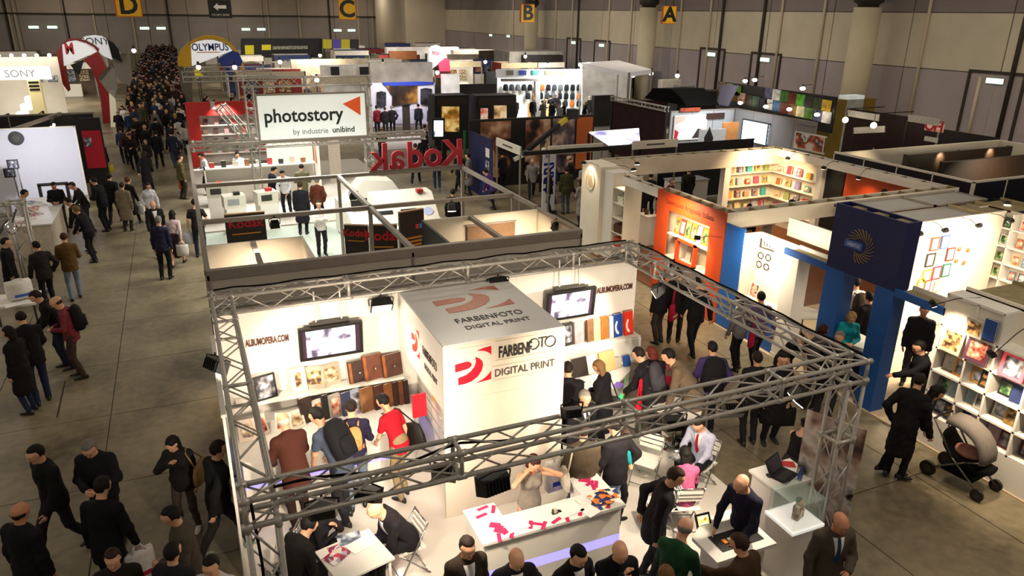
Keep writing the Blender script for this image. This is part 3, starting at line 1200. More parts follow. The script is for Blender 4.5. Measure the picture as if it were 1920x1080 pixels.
def open_album(loc,w,h,label,mats,rz=0.0,lean=14,group=None,cover=None):
 """an album opened into two page boards"""
 o = thing('open_album',label,'album',loc,rz,group)
 for s in (-1,1):
  M = Matrix.Rotation(s * -.35,3,'Z')
  b = MB().box((s * w / 4,0,h / 2),(w / 2,.018,h)).build('page_board',cover or PAGES,o)
  b.rotation_euler = (-math.radians(lean),0,s * .3)
  p = MB().box((s * w / 4,-.0115,h / 2),(w * .36,.005,h * .62)).build('picture',mats[0 if s < 0 else 1],o)
  p.rotation_euler = b.rotation_euler
 return o
def floodlight(loc,target,label,size=.32,power=0,group='floodlights on the trusses',color=(1,.85,.66),hang=.18,angle=95):
 """black box lamp on a bracket, its glass towards the target"""
 loc,target = Vector(loc),Vector(target)
 o = thing('floodlight',label,'lamp',loc,0,group)
 q = (target - loc).to_track_quat('-Z','Y')
 s = size / 2
 b = MB()
 vs = [(-s,-s * .62,-.07),(s,-s * .62,-.07),(s,s * .62,-.07),(-s,s * .62,-.07),(-s * .8,-s * .45,.09),(s * .8,-s * .45,.09),(s * .8,s * .45,.09),(-s * .8,s * .45,.09)]
 b.add(vs,[(3,2,1,0),(4,5,6,7),(0,1,5,4),(1,2,6,5),(2,3,7,6),(3,0,4,7)])
 for i in range(-3,4):
  b.box((i * s * .22,0,.1),(.008,s * .8,.03))
 h = b.build('housing',BLACK,o)
 h.rotation_euler = q.to_euler()
 g = MB().box((0,0,-.074),(s * 1.7,s * 1.02,.01)).build('glass',LAMPW,o)
 g.rotation_euler = q.to_euler()
 u = q @ Vector((1,0,0))
 MB().path([u * (s + .01),u * (s + .02) + Vector((0,0,hang * .6)),Vector((0,0,hang * .8)),-u * (s + .02) + Vector((0,0,hang * .6)),-u * (s + .01)],.009,5).tube((0,0,hang * .8),(0,0,hang),.012,6).build('bracket',BLACK,o)
 if power:
  d = (target - loc).normalized()
  spot('flood_beam',loc + d * .1,target,power,angle,color,r=.09,blend=.7)
 return o
def arm_lamp(base,tip,label,power=0,group='arm lamps on the stand walls',target=None,color=(1,.80,.56)):
 """small halogen lamp on a thin arm reaching out from the top of a wall"""
 base,tip = Vector(base),Vector(tip)
 o = thing('arm_lamp',label,'lamp',base,0,group)
 MB().path([(0,0,0),(tip - base) * .5 + Vector((0,0,.05)),tip - base],.008,5).build('arm',BLACK,o)
 t = Vector(target) if target is not None else tip + Vector((0,0,-1)) + (base - tip)
 q = (t - tip).to_track_quat('-Z','Y')
 b = MB().box((0,0,.02),(.15,.085,.06)).box((0,0,.065),(.10,.05,.03)).build('housing',BLACK,o)
 g = MB().box((0,0,-.013),(.13,.07,.008)).build('glass',LAMPW,o)
 for x in (b,g):
  x.location = tip - base
  x.rotation_euler = q.to_euler()
 if power:
  spot('arm_lamp_beam',tip + (t - tip).normalized() * .06,t,power,110,color,r=.05,blend=.8)
 return o
def panel_wall(name,label,a,b,z0,z1,th=.06,m=None,profile=True,group=None,mod=1.0,cap=.06,cat='partition wall',struct_=False):
 """partition wall from a to b (xy) made of single panels between posts, with a top rail"""
 a,b = Vector((a[0],a[1],0)),Vector((b[0],b[1],0))
 d = b - a
 L = d.length
 d.normalize()
 t = thing(name,label,cat,(a.x,a.y,z0),math.atan2(d.y,d.x),group)
 n = max(1,round(L / mod))
 st = L / n
 g = .018 if profile else .0015
 me = MB().span((g,-th * .3,.02),(st - g,th * .3,z1 - z0 - cap)).mesh('panel')
 for i in range(n):
  put('panel',me,m or WHITE,t,(i * st,0,0))
 if profile:
  pm = MB().span((-.02,-th / 2,0),(.02,th / 2,z1 - z0 - cap * .5)).mesh('post')
  for i in range(n + 1):
   put('post',pm,PROFILE if profile is True else profile,t,(i * st,0,0))
 MB().span((-.02,-th / 2,z1 - z0 - cap),(L + .02,th / 2,z1 - z0)).build('top_rail',(PROFILE if profile is True else profile) if profile else (m or WHITE),t)
 return t
def folding_chair(loc,rz,label,group='white folding chairs',m=None):
 """metal folding chair: tube frame, slatted seat and back; sits facing +Y of its own frame"""
 m = m or CHW
 o = thing('folding_chair',label,'chair',loc,rz,group)
 for s in (-1,1):
  MB().tube((s * .2,.22,.01),(s * .2,-.22,.84),.012,6).build('back_leg',CHROME,o)
  MB().tube((s * .18,-.24,.01),(s * .18,.18,.45),.012,6).build('front_leg',CHROME,o)
 se = MB()
 for i in range(6):
  MB().span((-.19,-.19 + i * .066,.44),(.19,-.135 + i * .066,.458)).build('seat_slat',m,o)
 for i in range(3):
  MB().box((0,-.155 - .022 * i,.62 + .075 * i),(.38,.016,.06)).build('back_slat',m,o)
 MB().tube((-.2,-.21,.83),(.2,-.21,.83),.012,6).tube((-.2,.19,.08),(.2,.19,.08),.009,5).tube((-.18,-.2,.08),(.18,-.2,.08),.009,5).build('rail',CHROME,o)
 return o
CHW = mat('chair_white',(232,226,214),.4,var=.02)
def round_table(loc,r,h,label,m=None):
 o = thing('round_table',label,'table',loc)
 MB().lathe([(r * .97,h - .03),(r,h - .02),(r,h - .004),(r * .99,h)],n=32).build('table_top',m or GLOSSW,o)
 MB().tube((0,0,.02),(0,0,h - .03),.03,12).build('column',CHROME,o)
 MB().lathe([(.26,0),(.26,.012),(.05,.03)],n=24).build('foot',CHROME,o)
 return o
def square_table(loc,rz,w,d,h,label,m=None):
 o = thing('square_table',label,'table',loc,rz)
 MB().span((-w / 2,-d / 2,h - .028),(w / 2,d / 2,h)).build('table_top',m or GLOSSW,o)
 for x in (-1,1):
  for y in (-1,1):
   MB().tube((x * (w / 2 - .05),y * (d / 2 - .05),0),(x * (w / 2 - .05),y * (d / 2 - .05),h - .028),.02,8).build('leg',CHW,o)
 return o
def tote(top,label,color,w=.34,h=.38,d=.08,rz=0.0,name='tote_bag',group=None,print_=None,handle=.22):
 """shopping bag hanging from its two handles; top = where the hand holds it"""
 o = thing(name,label,'bag',top,rz,group)
 b = MB()
 z1 = -handle
 rs = []
 for t,ww,dd in ((0,1.0,.55),(.15,1.0,.8),(.6,.98,1.15),(.95,.94,1.1),(1,.88,.8)):
  z = z1 - h * t
  hw,hd = w / 2 * ww,d / 2 * dd
  rs.append([(-hw,-hd,z),(0,-hd * 1.15,z),(hw,-hd,z),(hw,hd,z),(0,hd * 1.15,z),(-hw,hd,z)])
 b.rings(rs).build('bag_body',cloth(color,.7),o)
 for s in (-1,1):
  MB().path([(-w * .25,s * d * .28,z1 - .01),(-w * .1,s * .01,-.02),(w * .1,s * .01,-.02),(w * .25,s * d * .28,z1 - .01)],.011,5).build('handle',cloth(color,.7),o)
 if print_:
  MB().span((-w * .3,-d * .69,z1 - h * .8),(w * .3,-d * .60,z1 - h * .66)).build('print',cloth(print_),o)
 return o
def backpack(J,label,color,s=1.0,group='backpacks'):
 """backpack on someone's back: J = joints returned by person()"""
 R = J['R']
 c = J['chest'] + R @ Vector((0,-.20,-.02))
 o = thing('backpack',label,'backpack',c,0,group)
 b = MB()
 rs = []
 for z,w,d in ((-.25,.09,.05),(-.24,.14,.085),(-.1,.155,.10),(.08,.15,.09),(.18,.12,.07),(.225,.06,.035)):
  rs.append([R @ Vector((w * s * math.cos(a) * (1 + .12 * abs(math.sin(2 * a))),d * s * math.sin(a) * (1 + .12 * abs(math.sin(2 * a))),z * s)) for a in [2 * PI * i / 12 for i in range(12)]])
 b.rings(rs).build('pack_body',cloth(color),o)
 pk = MB()
 pk.rings([[R @ Vector((w * s * math.cos(a),-.085 * s + .05 * s * math.sin(a),z * s)) for a in [2 * PI * i / 10 for i in range(10)]] for z,w in ((-.2,.06),(-.19,.1),(-.06,.105),(0,.07))])
 pk.build('front_pocket',cloth(color),o)
 for k in (-1,1):
  MB().path([R @ Vector((k * .07,.04,.17)),R @ Vector((k * .085,.17,.20)),R @ Vector((k * .10,.33,.12)),R @ Vector((k * .12,.34,-.04)),R @ Vector((k * .14,.2,-.16)),R @ Vector((k * .13,.06,-.2))],.014,5).build('strap',cloth(color),o)
 return o
def shoulder_bag(J,nm,label,color,w=.34,h=.28,d=.13,drop=.42,group=None):
 """soft bag hanging from a shoulder"""
 R = J['R']
 s = -1 if nm == 'l' else 1
 sh = J['sh' + nm] + R @ Vector((-s * .03,0,.06))
 o = thing('shoulder_bag',label,'bag',sh,0,group)
 c = R @ Vector((s * .13,-.04,-drop))
 b = MB()
 rs = []
 for z,ww,dd in ((.5,.75,.3),(.42,.95,.6),(.0,1.05,1.0),(-.4,1,.95),(-.5,.8,.6)):
  rs.append([c + R @ Vector((d / 2 * dd * math.cos(a),w / 2 * ww * math.sin(a),z * h)) for a in [2 * PI * i / 12 for i in range(12)]])
 b.rings(rs).build('bag_body',cloth(color,.6),o)
 MB().path([c + R @ Vector((0,-w * .33,h * .45)),R @ Vector((s * .02,-.05,-.02)),R @ Vector((0,0,.012)),R @ Vector((s * .02,.06,-.02)),c + R @ Vector((0,w * .33,h * .45))],.012,5).build('strap',cloth(color,.6),o)
 return o
def leaflet(loc,w,h,label,m,rz=0.0,group=None,t=.004):
 o = tag(MB().box((0,0,t / 2),(w,h,t)).build('leaflet',m,None,loc,rz),label,'leaflet',group)
 return o
# ================================================================== the white print stand in the middle foreground
RED = mat('logo_red',(206,16,40),.45,var=.02)
LOGO = [[(0,.66),(.30,.69),(.40,.67),(.455,.61),(.44,.55),(.37,.50),(.2,.475),(0,.455)],
  [(.08,.29),(.08,.10),(.25,.10),(.45,.14),(.62,.24),(.73,.38),(.77,.52),(.75,.63),(.68,.71),(.55,.78),(.575,.66),(.54,.53),(.44,.42),(.3,.335)],
  [(.60,.935),(.8,.98),(1,1),(1,.77),(.92,.84),(.8,.90)],
  [(1,.33),(1,.10),(.8,.085),(.58,.07),(.75,.13),(.9,.22)]]
def logo(parent,org,ux,uy,nrm,w,h,material,t=.006):
 """four sweeping shapes of the emblem laid on a board; org = lower left corner in the parent's frame"""
 org,ux,uy,nrm = Vector(org),Vector(ux),Vector(uy),Vector(nrm)
 for sh in LOGO:
  vs = [org + ux * (p[0] * w) + uy * (p[1] * h) for p in sh]
  n = len(vs)
  vs2 = [v + nrm * t for v in vs]
  fs = [tuple(range(n,2 * n)),tuple(reversed(range(n)))] + [(i,(i + 1) % n,n + (i + 1) % n,n + i) for i in range(n)]
  MB().add(vs + vs2,fs).build('emblem_shape',material,parent)
X0,X1,Y0,Y1 = .03,7.45,5.5,11.14
GLOSSF = mat('white_stand_floor',(224,216,204),.25,var=.02,scale=2,coat=.2)
pf = tag(MB().span((X0 - .06,Y0,0),(X1 - .15,Y1 + .2,.03)).build('floor_platform',GLOSSF),'white glossy raised floor of the print stand','stand floor')
pf['kind'] = 'structure'
panel_wall('back_wall','white back wall of the print stand with two hanging screens',(.03,11.14),(7.47,11.14),.03,2.88,m=WHITE,profile=None,mod=1.24,cap=.04)
panel_wall('side_wall','narrow white side wall of the print stand along the left aisle',(.0,8.6),(.0,11.1),.03,2.55,m=WHITE,profile=None,mod=1.25,cap=.04)
L1 = text('ALBUMOPERA.COM',.155,mat('brown_lettering',(84,46,36),.6,var=0),None,(.77,11.108,2.33),R_FRONT,depth=.004,bold=.006,sx=.47,name='wall_lettering')
tag(L1,'dark brown web address lettering on the white wall by the left screen','lettering')
L2 = text('ALBUMOPERA.COM',.155,mat('brown_lettering',(84,46,36),.6,var=0),None,(7.0,11.108,2.34),R_FRONT,depth=.004,bold=.006,sx=.56,name='wall_lettering')
tag(L2,'dark brown web address lettering on the white wall by the right screen','lettering')
ZT,SEC = 3.15,.265
hz = SEC / 2
truss('front aluminium truss spanning the print stand above the reception counter',(.064,5.9625,ZT - hz),(7.42,5.9625,ZT - hz),SEC,up=(0,0,1),group='trusses of the print stand')
truss('back aluminium truss running along the top of the white back wall',(.064,11.18,ZT - hz),(7.42,11.18,ZT - hz),SEC,group='trusses of the print stand')
truss('left aluminium truss above the aisle side of the print stand',(.197,6.1,ZT - hz),(.197,11.04,ZT - hz),SEC,group='trusses of the print stand')
truss('right aluminium truss above the open side with people shopping below',(7.2875,6.1,ZT - hz),(7.2875,11.04,ZT - hz),SEC,group='trusses of the print stand')
for (x,y,lab) in ((.197,5.9625,'front left upright truss tower of the print stand'),(7.2875,5.9625,'front right upright truss tower beside the glass display case'),
     (.197,11.34,'back left upright truss tower of the print stand'),(7.2875,11.36,'back right upright truss tower of the print stand')):
 truss(lab,(x,y,.03),(x,y,ZT - SEC - .01),SEC,up=(0,1,0),name='truss_tower',group='truss towers of the print stand',base=True)
# --- the tall logo box
bx0,bx1,by0,by1,bz = 2.86,4.75,8.8,11.08,2.85
t = thing('logo_box','tall white box room with red emblem and black brand lettering on its front','stand box',(bx0,by0,.03))
BOXM = mat('box_white',(222,208,188),.5,var=.015,scale=2)
BOXT = mat('box_top_grey',(228,225,220),.2,var=.015,scale=2)
MB().span((bx0,by0,.03),(bx1,by0 + .04,bz)).build('front_panel',BOXM,t,world=True)
MB().span((bx0,by0 + .04,1.85),(bx0 + .04,by1,bz)).build('left_panel',WHITE,t,world=True)
MB().span((bx0 + .28,by0 + .04,.03),(bx0 + .32,by1,1.85)).build('lower_left_panel',WHITE,t,world=True)
MB().span((bx0 + .04,by0 + .04,1.85),(bx0 + .3,by1,1.88)).build('soffit',WHITE,t,world=True)
MB().span((bx1 - .04,by0 + .04,.03),(bx1,by1,bz)).build('right_panel',BOXM,t,world=True)
MB().span((bx0 + .01,by0 + .01,bz),(bx1 - .01,by1,bz + .012)).build('top_panel',BOXT,t,world=True)
dr = MB().span((3.46,by0 - .012,.05),(4.12,by0 + .002,2.0)).build('door',BOXM,t,world=True)
MB().tube((4.04,by0 - .05,1.0),(4.04,by0 - .012,1.0),.012,8).tube((4.04,by0 - .05,1.0),(3.94,by0 - .05,1.0),.01,8).build('handle',CHROME,dr,world=True)
bd = MB().span((3.02,by0 - .012,2.16),(3.585,by0,2.79)).build('emblem_board',mat('board_white',(220,210,196),.5,var=.01),t,world=True)
logo(bd,(3.03,by0 - .013,2.18),(1,0,0),(0,0,1),(0,-1,0),.54,.58,RED)
INK = mat('black_lettering',(18,15,16),.5,var=0)
f1 = text('FARBENF',.25,INK,t,W(t,(3.68,by0 - .016,2.625)),R_FRONT,depth=.006,sx=.52,bold=.0035,align='LEFT')
for i,(xx,rr) in enumerate(((4.235,.082),(4.50,.082))):
 ring = MB()
 for j in range(28):
  a0,a1 = 2 * PI * j / 28,2 * PI * (j + 1) / 28
  ring.bar((xx + rr * math.cos(a0),by0 - .012,2.67 + rr * math.sin(a0)),(xx + rr * math.cos(a1),by0 - .012,2.67 + rr * math.sin(a1)),.014)
 ring.build('letter_o',INK,t,world=True)
MB().span((4.36,by0 - .018,2.60),(4.376,by0 - .004,2.75)).span((4.30,by0 - .018,2.745),(4.44,by0 - .004,2.76)).build('letter_t',INK,t,world=True)
text('DIGITAL PRINT',.165,mat('grey_lettering',(70,66,66),.5,var=0),t,W(t,(4.1,by0 - .014,2.31)),R_FRONT,depth=.005,sx=.86)
fr = MB()
for (xa,xb,za,zb) in ((3.64,4.63,2.51,2.81),(3.6,4.6,2.2,2.42)):
 fr.span((xa,by0 - .005,za),(xb,by0 - .002,za + .005)).span((xa,by0 - .005,zb),(xb,by0 - .002,zb + .005))
fr.build('board_edge',mat('edge_grey',(150,138,122),.5),t,world=True)
BRN = mat('emblem_bronze',(176,78,30),.25,.1,var=.05)
logo(t,W(t,(3.24,9.80,bz + .012)),(1,0,0),(0,1,0),(0,0,1),1.18,.98,BRN)
text('FARBENFOTO',.24,INK,t,W(t,(3.85,9.55,bz + .016)),R_TOP,depth=.003,sx=.72)
text('DIGITAL PRINT',.18,mat('grey_lettering',(70,66,66),.5,var=0),t,W(t,(3.88,9.27,bz + .016)),R_TOP,depth=.003,sx=.85)
logo(t,W(t,(bx0 - .001,10.35,2.12)),(0,-1,0),(0,0,1),(-1,0,0),.42,.5,mat('logo_vermilion',(226,52,24),.45,var=.02))
text('FARBENFOTO',.2,INK,t,W(t,(bx0 - .004,9.42,2.40)),R_LEFT,depth=.003,sx=.55)
text('DIGITAL PRINT',.13,mat('grey_lettering',(70,66,66),.5,var=0),t,W(t,(bx0 - .004,9.38,2.17)),R_LEFT,depth=.003,sx=.7)
# cards and brochures in the rack under the overhang
GREYC = mat('card_grey',(78,78,76),.6)
k = 0
for (y,z,w,h,col,what) in ((10.7,1.42,.34,.36,'4c4c4a','dark grey card with a white window'),(10.35,1.5,.2,.26,'6b6460','small grey print'),(10.1,1.32,.16,.3,'d99a2b','narrow orange brochure'),
        (9.9,1.36,.2,.34,'c8c0b4','pale brochure'),(9.62,1.5,.24,.36,'4e4e4c','charcoal card folder'),(9.4,1.2,.18,.4,'b9b2a6','tall pale brochure'),(9.2,1.0,.16,.34,'d9a34a','yellow brochure'),
        (9.05,.8,.18,.4,'8a8580','grey price list')):
 k += 1
 c = tag(MB().span((bx0 + .25,y - w / 2,z),(bx0 + .272,y + w / 2,z + h)).build('brochure',paint(col)),what + ' in the side rack of the logo box','brochure','brochures in the side rack')
 MB().span((bx0 + .246,y - w * .25,z + h * .3),(bx0 + .251,y + w * .25,z + h * .75)).build('print',PAPER if k in (1,5) else paint('907060'),c)
rk = thing('brochure_rack','thin wire rack holding brochures on the side of the logo box','rack',(bx0 + .25,9,.8))
b = MB()
for z in (.8,1.0,1.2,1.32,1.42,1.5):
 b.tube((bx0 + .24,8.9,z - .005),(bx0 + .24,10.95,z - .005),.005,5)
b.build('wire',CHROME,rk,world=True)
# --- the two hanging screens
SCR = picture_mat('screen_mono',['141018','4a4458','b8b4cc','f4f2fc','6a6480'],4.2,emit=1.2,seed=2)
def tv(x,label,w=1.0,h=.57,zc=2.225,y=10.98):
 o = thing('hanging_screen',label,'screen',(x,y,zc),0,'screens hanging from the back truss')
 fr = MB().span((-w / 2,-.03,-h / 2),(w / 2,.045,-h / 2 + .045)).span((-w / 2,-.03,h / 2 - .045),(w / 2,.045,h / 2)).span((-w / 2,-.03,-h / 2 + .045),(-w / 2 + .05,.045,h / 2 - .045)).span((w / 2 - .05,-.03,-h / 2 + .045),(w / 2,.045,h / 2 - .045))
 a = [fr.build('bezel',BLACK,o),MB().span((-w / 2 + .05,-.018,-h / 2 + .045),(w / 2 - .05,.045,h / 2 - .045)).build('screen_surround',mat('screen_surround',(58,44,58),.3,emit=.1,var=.05),o),
   MB().span((-w / 2 + .11,-.021,-h / 2 + .05),(w / 2 - .12,-.018,h / 2 - .05)).build('screen_picture',SCR,o)]
 for q in a:
  q.rotation_euler = (math.radians(6),0,0)
 MB().box((0,.05,h / 2 + .02),(w * .62,.05,.05)).build('mount_bar',STEEL,o)
 for s in (-1,1):
  MB().tube((s * .2,.06,h / 2),(s * .2,.1,ZT - .1 - zc),.014,8).build('hanging_pole',WHITE,o)
 return o
tv(1.72,'black framed screen hanging on two poles at the left of the logo box')
tv(6.0,'black framed screen hanging on two poles at the right of the logo box')
# --- left counter, shelf and albums
VIO = mat('violet_light_strip',(150,140,255),.4,emit=1.25,emit_rgb=(150,142,255),var=0)
GRN = mat('green_light_strip',(60,230,120),.4,emit=1.2,var=0)
t = thing('display_counter','long white display counter with a violet light strip under the album wall','counter',(.2,10.0,.03))
arc = [(2.2,9.98)] + [(2.2 + .85 * math.sin(a),10.83 - .85 * math.cos(a)) for a in [PI / 2 * i / 8 for i in range(1,9)]]
poly = [(.12,11.08),(.12,9.98)] + arc + [(3.05,11.08)]
inner = [(.16,11.05),(.16,10.06)] + [(2.2,10.06)] + [(2.2 + .78 * math.sin(a),10.84 - .78 * math.cos(a)) for a in [PI / 2 * i / 8 for i in range(1,9)]] + [(2.98,11.05)]
MB().prism(poly,.92,.96).build('counter_top',GLOSSW,t,world=True)
MB().prism(inner,.03,.44).build('base',WHITE,t,world=True)
MB().prism(inner,.55,.92).build('upper_front',WHITE,t,world=True)
MB().prism([(p[0],p[1] - .0) for p in inner],.44,.55).build('light_strip',VIO,t,world=True)
sh = tag(MB().span((.2,10.83,1.40),(2.84,11.09,1.44)).build('wall_shelf',WHITE),'white wall shelf carrying brown albums under the left screen','shelf')
LB = {n: mat('leather_' + n,c,.5,var=.14,scale=9,bump=.15) for n,c in (('brown',(98,52,32)),('dark',(52,30,22)),('amber',(150,84,34)),('choc',(74,42,30)))}
kk = [(2.10,.30,.36,'dark','dark brown leather album leaning on the upper shelf, leftmost of three'),(2.36,.33,.42,'brown','reddish brown leather album with a silver clasp, middle of three on the shelf'),
   (2.68,.34,.38,'choc','chocolate leather album with a round clasp, rightmost on the upper shelf')]
for (x,w,h,c,lab) in kk:
 a = album((x,10.93,1.442),w,h,.06,LB[c],lab,rz=.18,lean=12,group='leather albums on the shelf')
 cl = MB().lathe([(.02,0),(.02,.006),(.008,.01)],n=12).build('clasp',CHROME,a,loc=(.02,-.045,h * .5))
 cl.rotation_euler = (PI / 2 - math.radians(12),0,0)
 MB().span((-w / 2 + .004,-.036,.01),(-w / 2 + .05,-.031,h - .01)).build('spine_band',LB['amber'],a).rotation_euler = (-math.radians(12),0,0)
PIC = [picture_mat('photo_a',['2a1c14','8a6a48','d8c4a0','f0e8d8'],9,seed=1),picture_mat('photo_b',['1c1814','5a4030','c89858','f4e4c0'],12,seed=3),
    picture_mat('photo_c',['20242e','5a6478','b0b8c4','ece8e4'],9,seed=5),picture_mat('photo_d',['3a1414','a83a30','e0a080','f4e4d8'],9,seed=7),
    picture_mat('photo_e',['1a3020','4a7a4a','b8c890','f0ead0'],9,seed=9),picture_mat('photo_f',['0c0c0e','3a3a40','8a8a92','dcdce0'],8,seed=11)]
frame_pic((1.17,10.94,1.442),.26,.40,'pale cardboard folder with a small dark photo on the upper shelf',paint('d8cfc0'),PIC[1],rz=.3,lean=12,matw=.05,group='photo folders on the shelf',cat='photo folder',name='photo_folder')
open_album((1.55,10.94,1.442),.62,.36,'open parchment coloured album with a sepia photo on the shelf',(PIC[1],PIC[0]),rz=.05,lean=12,cover=paint('b5a791'))
frame_pic((.66,10.9,1.442),.34,.40,'black photo box with chrome edges at the left end of the shelf',BLACK,PIC[5],rz=.25,lean=10,cat='photo box',name='photo_box')
open_album((.42,10.55,.962),.5,.34,'open pale album lying back at the left end of the counter',(PIC[0],PIC[3]),rz=.25,lean=22,cover=paint('d5c3b4'))
open_album((.95,10.6,.962),.5,.3,'open cream album with a portrait on the counter near the bald man',(PIC[3],PIC[0]),rz=.05,lean=25,cover=paint('e6dccb'))
row = [(1.22,.22,.44,'2b1a15','tall dark brown album at the left end of the counter row'),(1.40,.15,.36,'cfcac4','album with pale photo cover beside the tall brown one'),(1.53,.12,.42,'20211f','narrow charcoal album in the counter row'),
    (1.68,.2,.4,'9a948c','grey photo covered album in the counter row'),(1.86,.16,.4,'2a3350','navy album in the counter row'),(2.02,.16,.42,'9fa8c4','pale blue album with white pattern in the counter row'),
    (2.2,.24,.42,'8f6238','tan wooden album in the counter row'),(2.4,.18,.42,'3c1d1c','maroon album with a white edge in the counter row'),(2.56,.14,.42,'7a4a22','amber brown album in the counter row'),
    (2.68,.09,.42,'2a1712','slim espresso album in the counter row'),(2.77,.08,.42,'5d3117','slim rust album in the counter row'),(2.86,.08,.42,'1f1310','slim black brown album in the counter row')]
for i,(x,w,h,c,lab) in enumerate(row):
 album((x,10.78,.962),w,h,.05,mat('album_' + c,hexs(c),.5,var=.12,scale=8),lab,rz=.35,lean=6,group='albums standing in a row on the counter',print_=PIC[i % 6] if i in (1,3,5) else None)
album((2.93,10.28,.962),.24,.40,.03,paint('d8142c'),'bright red album standing at the right end of the counter',rz=.05,lean=4)
leaflet(PZ(735,775,.962),.3,.22,'black and white photo print lying on the counter by the red album',PIC[5],.3)
leaflet(PZ(655,810,.962),.26,.2,'dark photo print lying on the counter before the woman in red',PIC[2],-.1)
# --- right counter with coloured albums
t = thing('display_counter','white display counter with a green light strip right of the logo box','counter',(4.8,10.0,.03))
poly = [(4.78,11.08),(4.78,10.2),(5.2,9.98),(6.4,9.98),(7.0,10.4),(7.42,11.08)]
inner = [(4.8,11.05),(4.8,10.27),(5.2,10.05),(6.35,10.05),(6.92,10.45),(7.34,11.05)]
MB().prism(poly,.92,.96).build('counter_top',GLOSSW,t,world=True)
MB().prism(inner,.03,.40).build('base',WHITE,t,world=True)
MB().prism(inner,.52,.92).build('upper_front',WHITE,t,world=True)
MB().prism(inner,.40,.52).build('light_strip',GRN,t,world=True)
t = thing('stepped_shelf','white stepped shelf behind the right counter of the print stand','shelf',(4.8,10.7,.96))
MB().span((4.8,10.82,1.38),(7.46,11.09,1.42)).build('upper_board',WHITE,t,world=True)
MB().span((4.8,10.62,1.0),(7.5,10.82,1.05)).build('lower_board',WHITE,t,world=True)
MB().span((4.8,10.8,1.05),(7.46,10.83,1.38)).build('riser',WHITE,t,world=True)
row = [(5.0,.2,.46,'24211f','black and white patterned album behind the corner of the logo box'),(5.98,.2,.44,'2c2a28','dark patterned album at the left of the upper right shelf'),(6.2,.2,.42,'b59a9e','mauve album on the upper right shelf'),
    (6.45,.16,.42,'7d5a40','brown album on the upper right shelf'),(6.58,.16,.43,'d8b98c','cream and gold album on the upper right shelf'),(6.74,.16,.44,'c4642c','rust orange album on the upper right shelf'),
    (6.92,.16,.42,'d8d2cc','white album beside the blue one on the shelf'),(7.03,.2,.44,'21418f','blue album with a white swoosh on the shelf'),(7.27,.2,.46,'d8321e','red album with a white swoosh at the right end of the shelf')]
for i,(x,w,h,c,lab) in enumerate(row):
 a = album((x,10.95,1.422),w,h,.05,mat('album_' + c,hexs(c),.45,var=.12 if i < 6 else .02,scale=8),lab,rz=.12,lean=8,group='coloured albums on the right shelf',print_=PIC[5] if i < 2 else None)
 if i >= 7:
  sw = MB()
  for j in range(7):
   a0 = PI * (.75 + .1 * j)
   sw.box((.03 + .09 * math.cos(a0),-.031,.2 + .13 * math.sin(a0)),(.035,.006,.05))
  sw.build('swoosh',PAPER,a).rotation_euler = (-math.radians(8),0,0)
for (x,y,w,h,c,lab) in ((6.05,10.66,.32,.34,'2e2421','square black album leaning on the right counter'),(6.62,10.66,.34,.36,'d2a873','square beige album leaning on the right counter'),(6.3,10.68,.2,.34,'e4ded4','white album between the black and beige ones'),
        (7.05,10.7,.15,.2,'28529c','small blue box on the right counter'),(6.86,10.72,.12,.18,'c9bda8','small cream box on the right counter')):
 album((x,y - .12,.962),w,h,.04,paint(c),lab,rz=.1,lean=20,group='albums leaning on the right counter')
leaflet(PZ(1082,716,.962),.24,.2,'colour print lying on the right counter before the long haired woman',PIC[2],.2)
leaflet(PZ(1160,722,.962),.2,.16,'violet leaflet lying on the right counter',paint('7a5fc0'),.6)
# --- reception counter
t = thing('reception_counter','white U-shaped reception counter with a violet light strip, strewn with pink cards','counter',(2.72,6.91,.03))
poly = [(2.7,6.9),(4.74,6.9),(4.74,7.72),(4.3,7.72),(4.3,7.32),(3.14,7.32),(3.14,7.62),(2.7,7.62)]
MB().prism(poly,1.01,1.05).build('counter_top',GLOSSW,t,world=True)
def inset(p,e):
 cx,cy = sum(q[0] for q in p) / len(p),sum(q[1] for q in p) / len(p)
 return [(q[0] + e * (1 if q[0] < cx else -1),q[1] + e * (1 if q[1] < cy else -1)) for q in p]
body = [(2.74,6.95),(4.70,6.95),(4.70,7.70),(4.34,7.70),(4.34,7.30),(3.10,7.30),(3.10,7.60),(2.74,7.60)]
MB().prism(body,.03,.42).build('base',WHITE,t,world=True)
MB().prism(body,.57,1.01).build('upper_front',WHITE,t,world=True)
MB().prism(body,.42,.57).build('light_strip',VIO,t,world=True)
MAG = paint('c4235c')
cards = [(903,967),(925,955),(928,985),(935,992),(948,995),(936,1008),(960,1001),(905,953),(995,984),(1005,982),(1020,985),(1043,976),(1063,971),(1088,960),(1120,950),(1140,946),
   (1095,902),(1101,897),(1106,906),(1112,912),(1118,908)]
for i,(px,py) in enumerate(cards):
 a = (.2,1.1,-.6,.9,.4,1.3,1.0)[i % 7]
 leaflet(PZ(px,py,1.051 + .0008 * (i % 5)),.16 if i not in (2,3,4,17) else .14,.05 if i not in (2,3,4,17) else .1,'narrow pink card strewn on the reception counter',MAG,a,'pink cards on the reception counter')
for i,(px,py,w,h,a,lab) in enumerate(((968,985,.3,.22,.1,'stack of white sheets on the front of the reception counter'),(1066,955,.34,.26,.12,'white printed sheet in the middle of the reception counter'),
           (1108,958,.22,.2,.3,'blank white paper near the right end of the reception counter'))):
 leaflet(PZ(px,py,1.051),w,h,lab,PAPER,a,'papers on the reception counter',t=.012)
